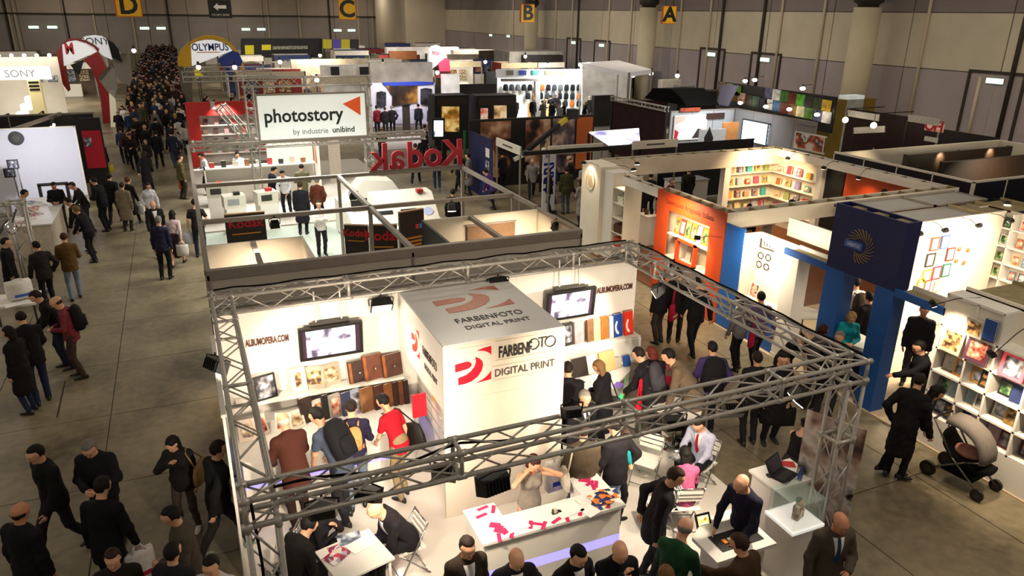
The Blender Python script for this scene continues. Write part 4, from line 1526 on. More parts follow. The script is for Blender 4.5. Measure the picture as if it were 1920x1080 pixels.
for i,(px,py,a,lab) in enumerate(((1125,932,.1,'blue and orange magazine on the reception counter, top of the pile'),(1128,942,.35,'photo magazine under the blue one on the reception counter'),(1140,926,-.2,'colour magazine at the corner of the reception counter'))):
 leaflet(PZ(px,py,1.056 + .006 * (2 - i)),.28,.21,lab,picture_mat('mag_%d' % i,['2a3a7a','e07a2a','f0e0d0','2a2a40','c03a4a'],14,'voronoi',seed=i + 1),a,'magazines on the reception counter',t=.006)
t = thing('tape_dispenser','small black tape dispenser on the reception counter','dispenser',PZ(1043,962,1.051))
MB().prism([(-.06,0),(.07,0),(.07,.02),(.02,.035),(-.02,.07),(-.055,.06)],-.02,.02,'y').build('stand',BLACK,t)
MB().tube((-.02,-.022,.045),(-.02,.022,.045),.028,12).build('tape_roll',paint('cfc4a6'),t)
# --- product table with tablet and black display tray
t = thing('product_table','white product table with a tablet and a black sample tray','table',(5.3,5.7,.03))
prof = [(5.22,6.14),(5.62,6.28),(6.1,6.36),(6.1,5.62),(5.28,5.62)]
MB().prism([(5.24,5.62),(5.24,6.12),(5.6,6.36),(6.16,6.4),(6.16,5.62)],.90,.95).build('table_top',GLOSSW,t,world=True)
MB().prism([(5.34,5.7),(5.34,6.05),(5.62,6.26),(6.06,6.3),(6.06,5.7)],.03,.90).build('base',WHITE,t,world=True)
tr = MB().span((5.42,5.74,.952),(6.06,6.04,.962)).build('sample_tray',BLACK,t,world=True)
for i,c in enumerate(('e08a28','eee8dc','b98c58')):
 MB().box((5.56 + .085 * i,5.88,.967),(.06,.075,.012)).build('sample_chip',paint(c),tr,world=True)
t = thing('tablet','tablet with a glowing yellow picture on a white stand','tablet',PZ(1318,975,1.0),-.05)
a = MB().box((0,0,0),(.22,.018,.17)).build('case',BLACK,t)
b = MB().box((0,-.0095,0),(.165,.004,.115)).build('screen',picture_mat('tablet_screen',['8a5a1a','e8b040','f4e0a0','90b0c0'],18,emit=1.3,seed=4),t)
for q in (a,b):
 q.rotation_euler = (-math.radians(30),0,0)
MB().prism([(-.02,-.06),(.06,-.06),(.03,.03)],-.05,.05,'x').build('foot',WHITE,t)
# --- laptop pedestal and the glass display case
t = thing('laptop_counter','white counter carrying a laptop beside the seated woman in black','counter',(6.88,6.5,.03))
MB().span((6.86,6.44,.96),(7.62,6.98,1.0)).build('counter_top',GLOSSW,t,world=True)
MB().span((6.9,6.48,.03),(7.58,6.94,.96)).build('body',WHITE,t,world=True)
t = thing('laptop','open black laptop on the white counter, lid tilted far back','laptop',PZ(1470,893,1.0),.35)
MB().box((0,0,.012),(.36,.25,.022)).build('keyboard_base',BLACK,t)
MB().box((0,-.01,.0245),(.31,.12,.004)).build('keyboard',mat('keys_grey',(44,42,44),.6,var=.3,scale=60),t)
s = MB().box((0,0,.115),(.36,.015,.23)).build('lid',BLACK,t,loc=(0,.12,.02))
s.rotation_euler = (-math.radians(28),0,0)
s2 = MB().box((0,-.0085,.115),(.32,.003,.19)).build('screen',mat('laptop_screen',(40,36,44),.2,emit=.2,var=.1),t,loc=(0,.12,.02))
s2.rotation_euler = s.rotation_euler
m_ = tag(MB().rings([[(.03 * w_ * math.cos(a),.05 * w_ * math.sin(a),z_) for a in [2 * PI * i / 12 for i in range(12)]] for z_,w_ in ((0,.95),(.012,1),(.026,.8),(.034,.3))]).build('mouse',BLACK,None,PZ(1441,893,1.0)),'black computer mouse beside the laptop','mouse')
t = thing('water_bottle','small blue capped water bottle behind the glass display case','bottle',PZ(1499,900,1.0))
MB().lathe([(.03,0),(.032,.01),(.032,.12),(.012,.16),(.012,.18)],n=14).build('bottle_body',mat('bottle_blue',(90,120,190),.15,trans=.7,var=0),t)
MB().lathe([(.015,.178),(.015,.2)],n=12).build('cap',paint('2438a0'),t)
leaflet(PZ(1463,873,1.001),.28,.2,'violet printed booklet on the laptop counter',picture_mat('booklet_violet',['4a4460','8a84a8','d8d0e0'],20,seed=2),.4,t=.01)
leaflet(PZ(1477,871,1.001),.2,.14,'red booklet beside the laptop',paint('b8322e'),-.5,t=.012)
t = thing('display_case','white pedestal with a lit glass case around a small photo cube','display case',(6.54,5.72,.03))
MB().span((6.52,5.72,.03),(7.02,6.2,.88)).build('pedestal',WHITE,t,world=True)
MB().span((6.5,5.7,.88),(7.04,6.22,.92)).build('plinth_top',mat('lit_plinth',(250,246,238),.4,emit=.5,var=0),t,world=True)
g = .006
gx0,gx1,gy0,gy1,gz0,gz1 = 6.52,7.02,5.72,6.2,.92,1.3
for (a,b) in (((gx0,gy0,gz0),(gx1,gy0 + g,gz1)),((gx0,gy1 - g,gz0),(gx1,gy1,gz1)),((gx0,gy0 + g,gz0),(gx0 + g,gy1 - g,gz1)),((gx1 - g,gy0 + g,gz0),(gx1,gy1 - g,gz1)),((gx0,gy0,gz1),(gx1,gy1,gz1 + g))):
 MB().span(a,b).build('glass_pane',mat('pane_glass',(190,215,205),.04,alpha=.14,var=0,spec=.8),t,world=True)
t = thing('photo_block','small block covered with photographs standing in the glass case','photo block',(6.8,5.94,.921),.35)
MB().box((0,0,.105),(.17,.09,.21)).build('block',PIC[0],t)
MB().box((0,-.048,.15),(.12,.006,.09)).build('portrait',PIC[3],t)
MB().ball((0,0,.245),(.055,.045,.055),10,7).build('figurine_head',SKIN['fair'],t)
MB().ball((0,.012,.265),(.057,.046,.045),10,7).build('figurine_hair',cloth('2a1c14'),t)
# --- meeting tables and chairs
round_table(tuple(PZ(1262,835,.03).xy) + (.03,),.42,.74,'white round meeting table between the man in lilac shirt and the woman in pink')
square_table(tuple(PZ(665,1040,.75).xy) + (.03,),.25,.75,.7,.72,'white square table covered with brochures before the bald man')
for (px,py,rz,lab) in ((1213,862,2.2,'empty white folding chair beside the round table, turned to the reception counter'),
       (1240,945,1.3,'low empty white folding chair standing behind the man with the bow tie'),
       (536,1035,1.4,'white folding chair beside the front left truss tower')):
 p = PZ(px,py,.48)
 folding_chair((p.x,p.y,.03),rz,lab)
BROCH = picture_mat('brochure_mix',['c83a4a','e8e0dc','a0a0b0','d8ccc4','8a3050','f0ece8'],16,'voronoi',seed=6)
for i,(px,py,a,lab) in enumerate(((640,1030,.2,'open brochure with red cover on the square table'),(655,1010,.0,'grey photo sheet on the square table'),(675,1022,.4,'white price sheet on the square table by the bald man'),(632,1042,.6,'colour brochure at the edge of the square table'))):
 leaflet(PZ(px,py,.751 + .004 * i),.3,.22,lab,(BROCH,PIC[2],PAPER,BROCH)[i],a,'brochures on the square table',t=.006)
leaflet(PZ(1272,858,.771),.24,.2,'dark photo brochure on the round table',PIC[5],.3)
# --- floodlights on the trusses
floodlight((2.55,10.98,2.72),(2.4,8.6,.6),'black floodlight on the back truss above the left edge of the logo box',.36,90)
floodlight((4.58,10.98,2.80),(4.4,8.4,.6),'black floodlight on the back truss above the top of the logo box',.36,90)
floodlight((.0,9.6,2.75),(2.2,11.0,1.4),'black floodlight outside the left truss facing the albums',.34,260)
floodlight((7.1,9.9,2.72),(5.6,11.0,1.4),'glowing floodlight under the far end of the right truss',.3,260)
floodlight((2.45,5.95,2.62),(1.6,11.1,1.6),'large black floodlight hanging below the front truss near the square table',.36,640,angle=80)
floodlight((.75,6.1,2.68),(1.3,10.9,1.2),'black floodlight hanging from the front truss beside its left tower',.28,390,angle=80)
floodlight((1.2,6.15,2.7),(3.4,9.0,1.0),'black floodlight clipped to the front truss near its left end',.26,190)
floodlight((3.35,6.0,3.22),(3.8,8.9,2.0),'small black lamp clipped on top of the front truss in the middle',.2,90)
floodlight((4.75,6.1,2.72),(5.9,11.0,1.5),'black floodlight below the front truss behind the reception counter',.28,640,angle=80)
floodlight((5.6,6.1,2.72),(6.3,8.6,.6),'black floodlight below the front truss above the round table',.28,330)
floodlight((6.6,6.05,2.72),(5.2,6.6,.8),'black floodlight at the right end of the front truss over the product table',.28,190)
floodlight((2.0,6.2,2.72),(2.9,7.4,.8),'black floodlight under the front truss over the reception counter',.26,250)
# cables along the trusses
cb = lambda pts,lab: tag(MB().path(pts,.014,6).build('cable',BLKCLOTH),lab,'cable','black cables on the trusses')
cb([(.1 + i * .3,11.31 + .015 * math.sin(i * 2.1),3.19 + .012 * math.sin(i * 1.7)) for i in range(25)],'black cable running along the top of the back truss')
cb([(7.42 + .01 * math.sin(i),6.0 + i * .22,3.19 + .01 * math.sin(i * 1.3)) for i in range(24)],'black cable running along the top of the right truss')
cb([(.33 + i * .2,6.0 + .05 * math.sin(i * .9),3.12 - .05 * abs(math.sin(i * .35))) for i in range(14)],'black cable looping through the left half of the front truss')
cb([(.12,5.9,3.1),(.15,5.92,2.4),(.14,5.9,1.6),(.17,5.92,.9),(.15,5.9,.1)],'black cable hanging down the front left tower')
# roll-up banner outside the right tower
t = thing('roll_up_banner','tall printed roll-up banner seen edge-on outside the front right tower','banner',(7.62,6.3,.0),-1.15)
MB().box((0,0,.04),(.85,.12,.08)).build('cassette',CHROME,t)
MB().box((0,0,1.05),(.8,.012,1.95)).build('printed_sheet',picture_mat('banner_print',['3a2a28','7a5a50','b8a090','e0d8d0','201818'],3,seed=8),t)
MB().tube((0,.03,.05),(0,.03,2.03),.012,6).build('support_pole',CHROME,t)
# ================================================================== the row of stands along the right-hand aisle (fronts at X = 11.4)
XF = 11.4
ORG = mat('orange_wall',(188,66,12),.55,var=.03,scale=3)
NAVY = mat('navy_panel',(14,24,78),.5,var=.03,scale=3)
BLUE = mat('blue_panel',(20,82,158),.5,var=.03,scale=3)
WARMW = mat('warm_white',(232,222,204),.55,var=.02,scale=2)
WOOD = mat('brown_floor',(108,62,26),.5,var=.1,scale=5)
RAW = mat('raw_board',(150,134,96),.7,var=.08,scale=6)
def grid_beam(label,a,b,z0,z1,w,face,cell=.55,name='grid_beam',group='hollow beams over the stands'):
 """hollow beam of two boards with cross ribs, open on top"""
 a,b = Vector((a[0],a[1],0)),Vector((b[0],b[1],0))
 d = b - a
 L = d.length
 o = thing(name,label,'beam',(a.x,a.y,z0),math.atan2(d.y,d.x),group)
 h = z1 - z0
 MB().span((0,-w / 2,0),(L,-w / 2 + .025,h)).build('face_board',face,o)
 MB().span((0,w / 2 - .025,0),(L,w / 2,h)).build('back_board',face,o)
 MB().span((0,-w / 2 + .025,0),(L,w / 2 - .025,.02)).build('bottom_board',RAW,o)
 n = max(2,round(L / cell))
 me = MB().box((0,0,h / 2 + .01),(.03,w - .05,h - .02)).mesh('rib')
 for i in range(n + 1):
  put('rib',me,RAW,o,(.015 + (L - .03) * i / n,0,0))
 return o
# --- platforms
for (a,b,m,lab) in (((11.37,13.45,0),(19.3,20.6,.03),WOOD,'brown wooden floor of the orange album stand'),((11.37,5.3,0),(19.3,13.45,.03),mat('sand_floor',(190,170,140),.6,var=.04),'pale floor of the blue stand')):
 tag(MB().span(a,b).build('floor_platform',m),lab,'stand floor',kind='structure')
# --- tall white column wall with a relief emblem and a lit niche
t = thing('column_wall','tall white corner wall with a relief emblem and a lit side niche','stand wall',(XF,18.1,.03))
MB().span((XF,19.3,.03),(XF + .7,20.46,2.8)).build('column',WARMW,t,world=True)
MB().span((XF + .12,18.72,.03),(XF + .7,19.3,2.72)).build('side_panel',WHITE,t,world=True)
MB().span((XF + .5,18.1,.03),(XF + .55,18.72,2.72)).build('niche_back',WARMW,t,world=True)
MB().span((XF + .12,18.06,.03),(XF + .7,18.1,2.72)).build('niche_side',WARMW,t,world=True)
for z in (.5,.95,1.4,1.85,2.3):
 MB().span((XF + .12,18.1,z),(XF + .5,18.72,z + .025)).build('niche_shelf',WARMW,t,world=True)
em = MB()
for k in range(26):
 a0,a1 = 2 * PI * k / 26,2 * PI * (k + 1) / 26
 em.bar((XF - .01,19.88 + .25 * math.cos(a0),2.28 + .3 * math.sin(a0)),(XF - .01,19.88 + .25 * math.cos(a1),2.28 + .3 * math.sin(a1)),.03,.02)
GOLD = mat('relief_gold',(190,176,150),.4,.3,var=.03)
e = em.build('emblem_ring',GOLD,t,world=True)
b = MB()
for dy in (-.1,0,.1):
 b.bar((XF - .012,19.9 + dy + .06,2.45),(XF - .012,19.82 + dy + .02,2.1),.045,.024)
b.build('emblem_stroke',GOLD,t,world=True)
for i,(z,w,h,c,lab) in enumerate(((.525,.3,.3,'b03a2c','red patterned box on the lowest niche shelf'),(.975,.34,.26,'4a2618','dark wicker basket in the lit niche'),(1.875,.26,.22,'e6dcc6','cream box in the upper lit niche'))):
 o = thing('niche_box',lab,'box',(XF + .3,18.42,z),.2)
 MB().box((0,0,h * .42),(w * .9,w * .9,h * .84)).build('box_body',mat('nbox%d' % i,hexs(c),.6,var=.2,scale=18),o)
 MB().box((0,0,h * .9),(w * .95,w * .95,h * .16)).build('box_lid',mat('nbox%d' % i,hexs(c)),o)
# --- beams framing the orange album stand
grid_beam('white hollow beam from the emblem column to the orange wall',(XF + .12,18.06),(XF + .12,16.27),2.55,2.78,.24,WHITE)
grid_beam('wide white hollow beam across the back of the orange album stand',(12.1,20.4),(19.25,20.4),2.25,2.8,.4,WARMW,.62)
grid_beam('long white hollow beam between the orange stand and the blue stand',(XF + .3,13.62),(19.3,13.62),2.42,2.8,.36,WARMW,.62)
grid_beam('grey hollow beam on the far side of the orange album stand',(19.1,13.8),(19.1,20.2),2.55,2.8,.3,WHITE,.62)
# --- the orange wall with its white recess of albums
t = thing('orange_wall','orange shop wall with a white album recess and orange window frame','stand wall',(XF,13.45,.03))
y0,y1 = 13.45,16.27
MB().span((XF,y0,.03),(XF + .04,14.0,2.8)).build('front_board',ORG,t,world=True)
MB().span((XF,15.75,.03),(XF + .04,y1,2.8)).build('front_board',ORG,t,world=True)
MB().span((XF,14.0,2.34),(XF + .04,15.75,2.8)).build('front_board',ORG,t,world=True)
MB().span((XF,14.0,.03),(XF + .04,15.75,.45)).build('front_board',ORG,t,world=True)
MB().span((XF + .34,y0,.03),(XF + .38,y1,2.8)).build('back_board',WARMW,t,world=True)
MB().span((XF + .04,y0,.03),(XF + .34,y0 + .03,2.8)).build('end_board',WARMW,t,world=True)
MB().span((XF + .04,y1 - .03,.03),(XF + .34,y1,2.8)).build('end_board',ORG,t,world=True)
me = MB().span((XF + .04,-.02,2.68),(XF + .34,.02,2.79)).mesh('top_rib')
for i in range(7):
 put('top_rib',me,RAW,t,(-XF,y0 + .03 + (y1 - y0 - .06) * i / 6 - 13.45,-.03))
for z in (1.70,1.08):
 MB().span((XF + .03,14.0,z),(XF + .34,15.75,z + .03)).build('recess_shelf',WARMW,t,world=True)
wf = MB()
ya,yb,za,zb = 14.46,15.27,1.08,1.72
wf.span((XF - .03,ya,za),(XF + .08,ya + .06,zb)).span((XF - .03,yb - .06,za),(XF + .08,yb,zb)).span((XF - .03,ya,zb - .06),(XF + .08,yb,zb)).span((XF - .03,ya,za),(XF + .08,yb,za + .06))
wfo = wf.build('window_frame',mat('frame_rust',(186,66,26),.5,var=.03),t,world=True)
text('Lavorazione Artigianale Italiana',.2,mat('rust_print',(96,26,6),.6,var=0),t,W(t,(XF - .004,14.86,2.56)),R_LEFT,depth=.003,sx=.78)
AL = ['b8902c','a03c2c','9a8a4c','c89a2c','8f86a4','bf9222','84809a']
for i in range(7):
 y = 15.55 - i * .235
 album((XF + .2,y,1.732),.2,.42,.06,mat('gilt_' + AL[i],hexs(AL[i]),.45,.15,var=.15,scale=14),'%s album on the upper shelf of the orange wall' % ('gold','red brown','olive gold','bright gold','lilac grey','mustard','slate lilac')[i],
    rz=-PI / 2,lean=8,group='gilt albums in the orange wall',print_=PIC[(i * 2) % 6])
frame_pic((XF + .15,15.55,.49),.34,.42,'framed black and white photo in the lower recess of the orange wall',BLACK,PIC[5],rz=-PI / 2,lean=10)
album((XF + .2,14.2,.49),.24,.44,.06,mat('gilt_e07a22',hexs('e07a22'),.5,var=.1),'orange album in the lower recess beside the window frame',rz=-PI / 2,lean=8,print_=PIC[2])
album((XF + .22,14.75,1.112),.18,.36,.05,mat('gilt_c8a24a',hexs('c8a24a'),.5,var=.1),'gold album seen through the orange window frame',rz=-PI / 2,lean=8,print_=PIC[0])
album((XF + .22,15.0,1.112),.2,.38,.05,mat('gilt_b9b4a8',hexs('b9b4a8'),.5,var=.1),'silver grey album seen through the orange window frame',rz=-PI / 2,lean=8)
# white counter with black goods beside the orange wall
t = thing('sales_counter','white sales counter topped with black goods beside the orange wall','counter',(13.4,19.6,.03))
MB().span((13.35,19.5,.98),(14.25,20.1,1.02)).build('counter_top',WHITE,t,world=True)
MB().span((13.4,19.55,.03),(14.2,20.05,.98)).build('body',WHITE,t,world=True)
for i in range(4):
 o = thing('bag_sample','small dark bag on the white sales counter behind the orange wall','bag',(13.5 + .2 * i,19.8,1.02),.3 * i,'dark bags on the sales counter')
 MB().rings([[(.08 * w * math.cos(a),.05 * w * math.sin(a),z) for a in [2 * PI * k / 10 for k in range(10)]] for z,w in ((0,.9),(.05,1),(.14,.9),(.18,.5))]).build('bag_body',BLKCLOTH if i % 2 else cloth('5a3a20'),o)
 MB().path([(-.05,0,.15),(-.03,0,.26),(.03,0,.26),(.05,0,.15)],.006,5).build('handle',BLKCLOTH,o)
# the lit shelf corner
t = thing('shelf_corner','warmly lit corner of white shelves full of small gift boxes','shelf unit',(17.1,20.2,.03))
MB().span((17.1,20.55,.03),(19.3,20.6,2.8)).build('back_board',WARMW,t,world=True)
MB().span((19.25,18.2,.03),(19.3,20.6,2.8)).build('side_board',WARMW,t,world=True)
MB().span((16.85,20.2,.03),(17.1,20.45,2.3)).build('post',WHITE,t,world=True)
MB().span((19.0,18.0,.03),(19.25,18.25,2.55)).build('post',WHITE,t,world=True)
for z in (.62,1.05,1.5,1.95):
 MB().span((17.1,20.3,z),(19.25,20.55,z + .03)).build('shelf_board',WARMW,t,world=True)
 MB().span((19.0,18.25,z),(19.25,20.3,z + .03)).build('shelf_board',WARMW,t,world=True)
GC = ['7a6ea0','c8963c','a2a0ac','3a9aa0','9a5a3c','d83a4a','e0c890','b08a6a','c04a6a','8a9a5a']
COLN = ['violet','ochre','silver','teal','brown','red','cream','tan','pink','olive']
k = 0
for lv,z in enumerate((.652,1.082,1.532,1.982)):
 for i in range(5):
  k += 1
  c = (k * 3 + lv) % 10
  album((17.35 + i * .38,20.44,z),.2,.26 if k % 3 else .2,.06,paint(GC[c]),'%s gift album, back shelves of the lit corner, %s shelf up, %s along' % (COLN[c],ORD[lv],ORD[i]),lean=8,group='gift albums in the lit corner',cat='album',print_=PIC[k % 6] if k % 2 else None)
 for i in range(4):
  k += 1
  c = (k * 3 + lv) % 10
  album((19.13,20.05 - i * .45,z),.2,.28 if k % 3 else .22,.06,paint(GC[c]),'%s gift album, side shelves of the lit corner, %s shelf up, %s along' % (COLN[c],ORD[lv],ORD[i]),rz=-PI / 2,lean=8,group='gift albums in the lit corner',print_=PIC[k % 6] if k % 2 else None)
area('corner_shelf_lamp',(17.8,19.0,2.75),(18.6,20.6,1.2),1.0,75,(1,.72,.4))
# far inner wall: black then orange
panel_wall('inner_wall','orange inner wall glowing under two clip lamps',(19.2,13.8),(19.2,17.2),.03,2.6,m=ORG,profile=None,mod=1.13)
panel_wall('inner_wall','black inner wall next to the glowing orange one',(19.2,17.25),(19.2,18.0),.03,2.6,m=BLACK,profile=None,mod=.75)
# a desk with a laptop inside the stand
t = thing('desk','small white desk in front of the lit shelf corner','desk',(16.4,18.3,.03))
MB().span((16.2,18.1,.74),(17.4,18.7,.78)).build('desk_top',WHITE,t,world=True)
for x in (16.25,17.35):
 MB().span((x - .02,18.15,.03),(x + .02,18.65,.74)).build('side_board',WHITE,t,world=True)
t = thing('white_counter','white counter block seen through the opening of the orange stand','counter',(17.5,23.8,0))
MB().span((17.3,23.6,0),(18.9,24.3,1.0)).build('body',WHITE,t,world=True)
MB().span((17.26,23.56,1.0),(18.94,24.34,1.04)).build('counter_top',mat('stone_grey',(170,168,166),.5),t,world=True)
# clip lamps on the beams
lampy = [((19.0,19.2,2.82),(18.6,19.2,2.62)),((19.0,17.6,2.82),(18.5,17.5,2.62)),((19.0,16.3,2.82),(18.6,16.2,2.55)),((17.3,13.8,2.82),(17.6,14.4,2.62)),((14.2,13.8,2.82),(14.3,14.4,2.6)),
   ((13.0,20.2,2.82),(13.0,19.8,2.7)),((12.0,19.4,2.81),(12.3,18.9,2.72))]
for i,(a,b) in enumerate(lampy):
 arm_lamp(a,b,'small clip lamp on the beams of the orange album stand, %s going round' % ORD[i],45,'clip lamps of the orange stand',target=(b[0] + (.5 if i < 3 else 0),b[1] + (0 if i < 3 else -.3),.9),color=(1,.74,.45))
spot('niche_glow',(XF + .3,18.4,2.6),(XF + .3,18.42,0),14,100,(1,.75,.45))
arm_lamp((XF + .05,19.5,2.8),(XF - .32,19.8,2.86),'tiny lamp shining on the relief emblem',30,'clip lamps of the orange stand',target=(XF,19.9,2.2),color=(1,.78,.5))
arm_lamp((XF + .02,13.5,2.2),(XF - .42,13.9,2.12),'black lamp on a thin arm before the orange wall',60,'clip lamps of the orange stand',target=(XF + .1,14.6,1.2),color=(1,.7,.4))
area('recess_light',(XF - .7,14.9,2.75),(XF + .2,14.9,1.2),.5,70,(1,.76,.48))
# ------------------------------------------------------------------ the blue stand
panel_wall('blue_wall','bright blue side wall between the orange wall and the white wall',(XF + .02,12.78),(XF + .02,13.42),.03,2.58,m=BLUE,profile=None,mod=.64,cap=.03)
t = thing('white_wall','white wall with dark ornamental signs','stand wall',(XF + .45,11.5,.03))
MB().span((XF + .45,11.5,.03),(XF + .5,12.78,2.5)).build('panel',WARMW,t,world=True)
MB().span((XF + .02,12.74,.03),(XF + .5,12.78,2.5)).build('return_panel',WARMW,t,world=True)
INKB = mat('brown_ink',(58,44,36),.6,var=0)
XI = XF + .446
MB().span((XI - .006,12.66,2.14),(XI,12.72,2.36)).build('ornament_bar',INKB,t,world=True)
MB().prism([(12.66,2.14),(12.18,2.16),(12.3,2.2),(12.66,2.17)],XI - .006,XI,'x').build('ornament_wedge',INKB,t,world=True)
for i in range(4):
 MB().span((XI - .006,12.56 - .09 * i,2.22),(XI,12.59 - .09 * i,2.32 - .025 * i)).build('ornament_stroke',INKB,t,world=True)
for i,(y,z) in enumerate(((12.64,1.96),(12.4,1.98),(12.66,1.74),(12.42,1.75))):
 r = MB()
 for k in range(8):
  a0,a1 = PI * k / 4 + .3 * i,PI * (k + 1) / 4 + .3 * i
  r.bar((XI - .004,y + .085 * math.cos(a0),z + .075 * math.sin(a0)),(XI - .004,y + .085 * math.cos(a1),z + .075 * math.sin(a1)),.012,.02 + .012 * (k % 2))
 r.build('ornament_ring',INKB,t,world=True)
MB().span((XI - .006,11.64,1.98),(XI,11.68,2.2)).span((XI - .006,11.59,2.14),(XI,11.73,2.2)).span((XI - .006,11.62,1.96),(XI,11.7,1.99)).build('ornament_stem',INKB,t,world=True)
t = thing('white_column','grey white square column carrying the blue strip of the stand','column',(XF,11.1,.03))
MB().span((XF,11.06,.03),(XF + .34,11.46,2.4)).build('shaft',WHITE,t,world=True)
MB().span((XF - .01,11.05,.03),(XF + .35,11.47,.12)).build('skirting',WHITE,t,world=True)
t = thing('lintel','white lintel with a blue lower strip left of the navy tower','beam',(XF,10.3,2.4))
MB().span((XF,10.33,2.4),(XF + .05,11.5,2.54)).build('blue_strip',BLUE,t,world=True)
MB().span((XF + .05,10.33,2.4),(XF + .42,11.5,2.46)).build('soffit',RAW,t,world=True)
MB().span((XF + .42,10.33,2.4),(XF + .46,11.5,2.54)).build('back_strip',WHITE,t,world=True)
MB().span((XF + 1.2,10.4,2.35),(XF + 1.25,12.7,2.78)).build('inner_board',WHITE,t,world=True)
# the navy tower
t = thing('navy_tower','navy blue sign box on two blue columns with a round silver emblem','sign tower',(XF,8.72,.03))
MB().span((XF,8.72,2.5),(XF + .04,10.33,3.78)).build('front_board',NAVY,t,world=True)
MB().span((XF + .04,8.72,2.5),(XF + .36,8.76,3.78)).build('side_board',NAVY,t,world=True)
MB().span((XF + .04,10.29,2.5),(XF + .36,10.33,3.78)).build('side_board',NAVY,t,world=True)
MB().span((XF + .32,8.76,2.5),(XF + .36,10.29,3.78)).build('back_board',NAVY,t,world=True)
MB().span((XF + .04,8.76,2.5),(XF + .32,10.29,2.53)).build('bottom_board',NAVY,t,world=True)
for y in (9.0,9.5,10.0):
 MB().span((XF + .04,y - .12,3.7),(XF + .32,y + .12,3.74)).build('top_slat',RAW,t,world=True)
for (ya,yb) in ((9.88,10.33),(8.72,9.12)):
 MB().span((XF,ya,.03),(XF + .34,yb,2.5)).build('column',BLUE,t,world=True)
# emblem: a wheel of curved blades with a name band
EMB = mat('emblem_silver',(150,124,88),.4,.3,var=.05)
cy,cz,R0 = 9.62,3.1,.33
for k in range(18):
 a = math.radians(-125 + k * 15.5)
 b = MB()
 pts = []
 for j in range(5):
  q = j / 4
  rr = R0 * (.45 + .55 * q)
  aa = a + .55 * q
  pts.append((XF - .006,cy - rr * math.cos(aa),cz + rr * math.sin(aa)))
 for j in range(4):
  b.bar(pts[j],pts[j + 1],.028,.012)
 b.build('emblem_blade',EMB,t,world=True)
MB().span((XF - .012,cy - .05,cz - .08),(XF - .001,cy + .36,cz + .06)).build('emblem_band',mat('emblem_blue',(64,96,168),.5),t,world=True)
MB().span((XF - .016,cy,cz - .045),(XF - .011,cy + .3,cz + .025)).build('emblem_print',mat('emblem_white',(140,150,190),.5,var=.4,scale=40),t,world=True)
# inner white walls
panel_wall('frame_wall','white wall hung with coloured empty picture frames',(14.2,11.25),(18.0,11.25),.03,2.8,m=WARMW,profile=None,mod=.95)
FR = [(1753,458,'d8452c','red'),(1772,454,'4a5a9a','blue'),(1744,488,'2c2622','black'),(1762,483,'d8ccb4','cream'),(1782,477,'6a3424','brown'),(1737,518,'b8a83a','olive yellow'),(1756,512,'d83a4a','crimson'),(1774,507,'2a6a5a','green')]
for i,(px,py,c,n) in enumerate(FR):
 p = PY(px,py,11.2)
 frame_pic((p.x,11.2,p.z - .16),.27,.33,'%s picture frame hanging on the white wall beside the navy tower' % n,paint(c),PAPER,bw=.035,group='coloured frames on the white wall')
for i,(px,py,c,n) in enumerate(((1726,536,'e0922a','orange'),(1738,538,'b83440','dark red'),(1757,540,'c8a090','rose'))):
 p = PY(px,py,11.2)
 frame_pic((p.x,11.2,p.z - .1),.22,.28,'%s small frame low on the white wall beside the navy tower' % n,paint(c),PAPER,bw=.03,group='small frames low on the white wall')
for i,(px,py) in enumerate(((1799,467),(1815,469),(1793,489),(1807,493))):
 p = PY(px,py,11.2)
 o = tag(MB().rings([[(.05 * w * math.cos(a),0 - d,.06 * w * math.sin(a)) for a in [2 * PI * k / 10 for k in range(10)]] for d,w in ((0,1),(.015,.95),(.025,.5))]).build('wall_brooch',mat('brooch',(150,110,60),.4,.4,var=.2),None,p + Vector((0,-.0,0))),
   'small bronze ornament pinned on the white frame wall','ornament','bronze ornaments on the white wall')
# right inner shelves
t = thing('wall_shelves','white wall shelves with framed cards at the back of the blue stand','shelf unit',(18.0,9.6,.03))
MB().span((18.3,9.2,.03),(18.34,11.9,2.75)).build('back_board',WARMW,t,world=True)
for z in (.6,1.1,1.5,1.92,2.36):
 MB().span((18.0,9.2,z),(18.3,11.9,z + .03)).build('shelf_board',WHITE,t,world=True)
for y in (9.2,10.1,11.0,11.87):
 MB().span((18.0,y,.03),(18.3,y + .03,2.75)).build('divider',WHITE,t,world=True)
k = 0
for z in (1.13,1.53,1.95,2.39):
 for y in (10.3,10.55,10.8,11.2,11.45,11.7):
  k += 1
  frame_pic((18.12,y,z),.17,.24,'card frame on the back shelves of the blue stand, %s level, %s along' % (ORD[(k - 1) // 6],ORD[(k - 1) % 6]),paint(['8a6a4a','d8d0c4','3a3030','5a7a9a','c8a878'][k % 5]),PIC[k % 6],rz=-PI / 2,lean=8,bw=.02,group='card frames on the back shelves')
# grey film roofs over the stand
FILM = mat('grey_roof_film',(168,164,158),.45,var=.04,scale=3)
for i,(a,b,z,lab) in enumerate((((14.6,12.3),(16.9,13.3),2.74,'grey film ceiling panel left of the ridge over the blue stand'),((16.95,12.3),(18.9,13.3),2.74,'grey film ceiling panel right of the ridge over the blue stand'),
         ((14.8,11.35),(17.2,12.2),2.72,'grey film ceiling panel behind the frame wall'))):
 t = thing('film_ceiling',lab,'ceiling panel',(a[0],a[1],z),0,'film ceiling panels of the blue stand')
 MB().span((a[0],a[1],z),(b[0],b[1],z + .012)).build('film',FILM,t,world=True)
 for s in ((a[0],a[1],b[0],a[1] + .04),(a[0],b[1] - .04,b[0],b[1]),(a[0],a[1],a[0] + .04,b[1]),(b[0] - .04,a[1],b[0],b[1])):
  MB().span((s[0],s[1],z - .02),(s[2],s[3],z + .04)).build('edge_profile',PROFILE,t,world=True)
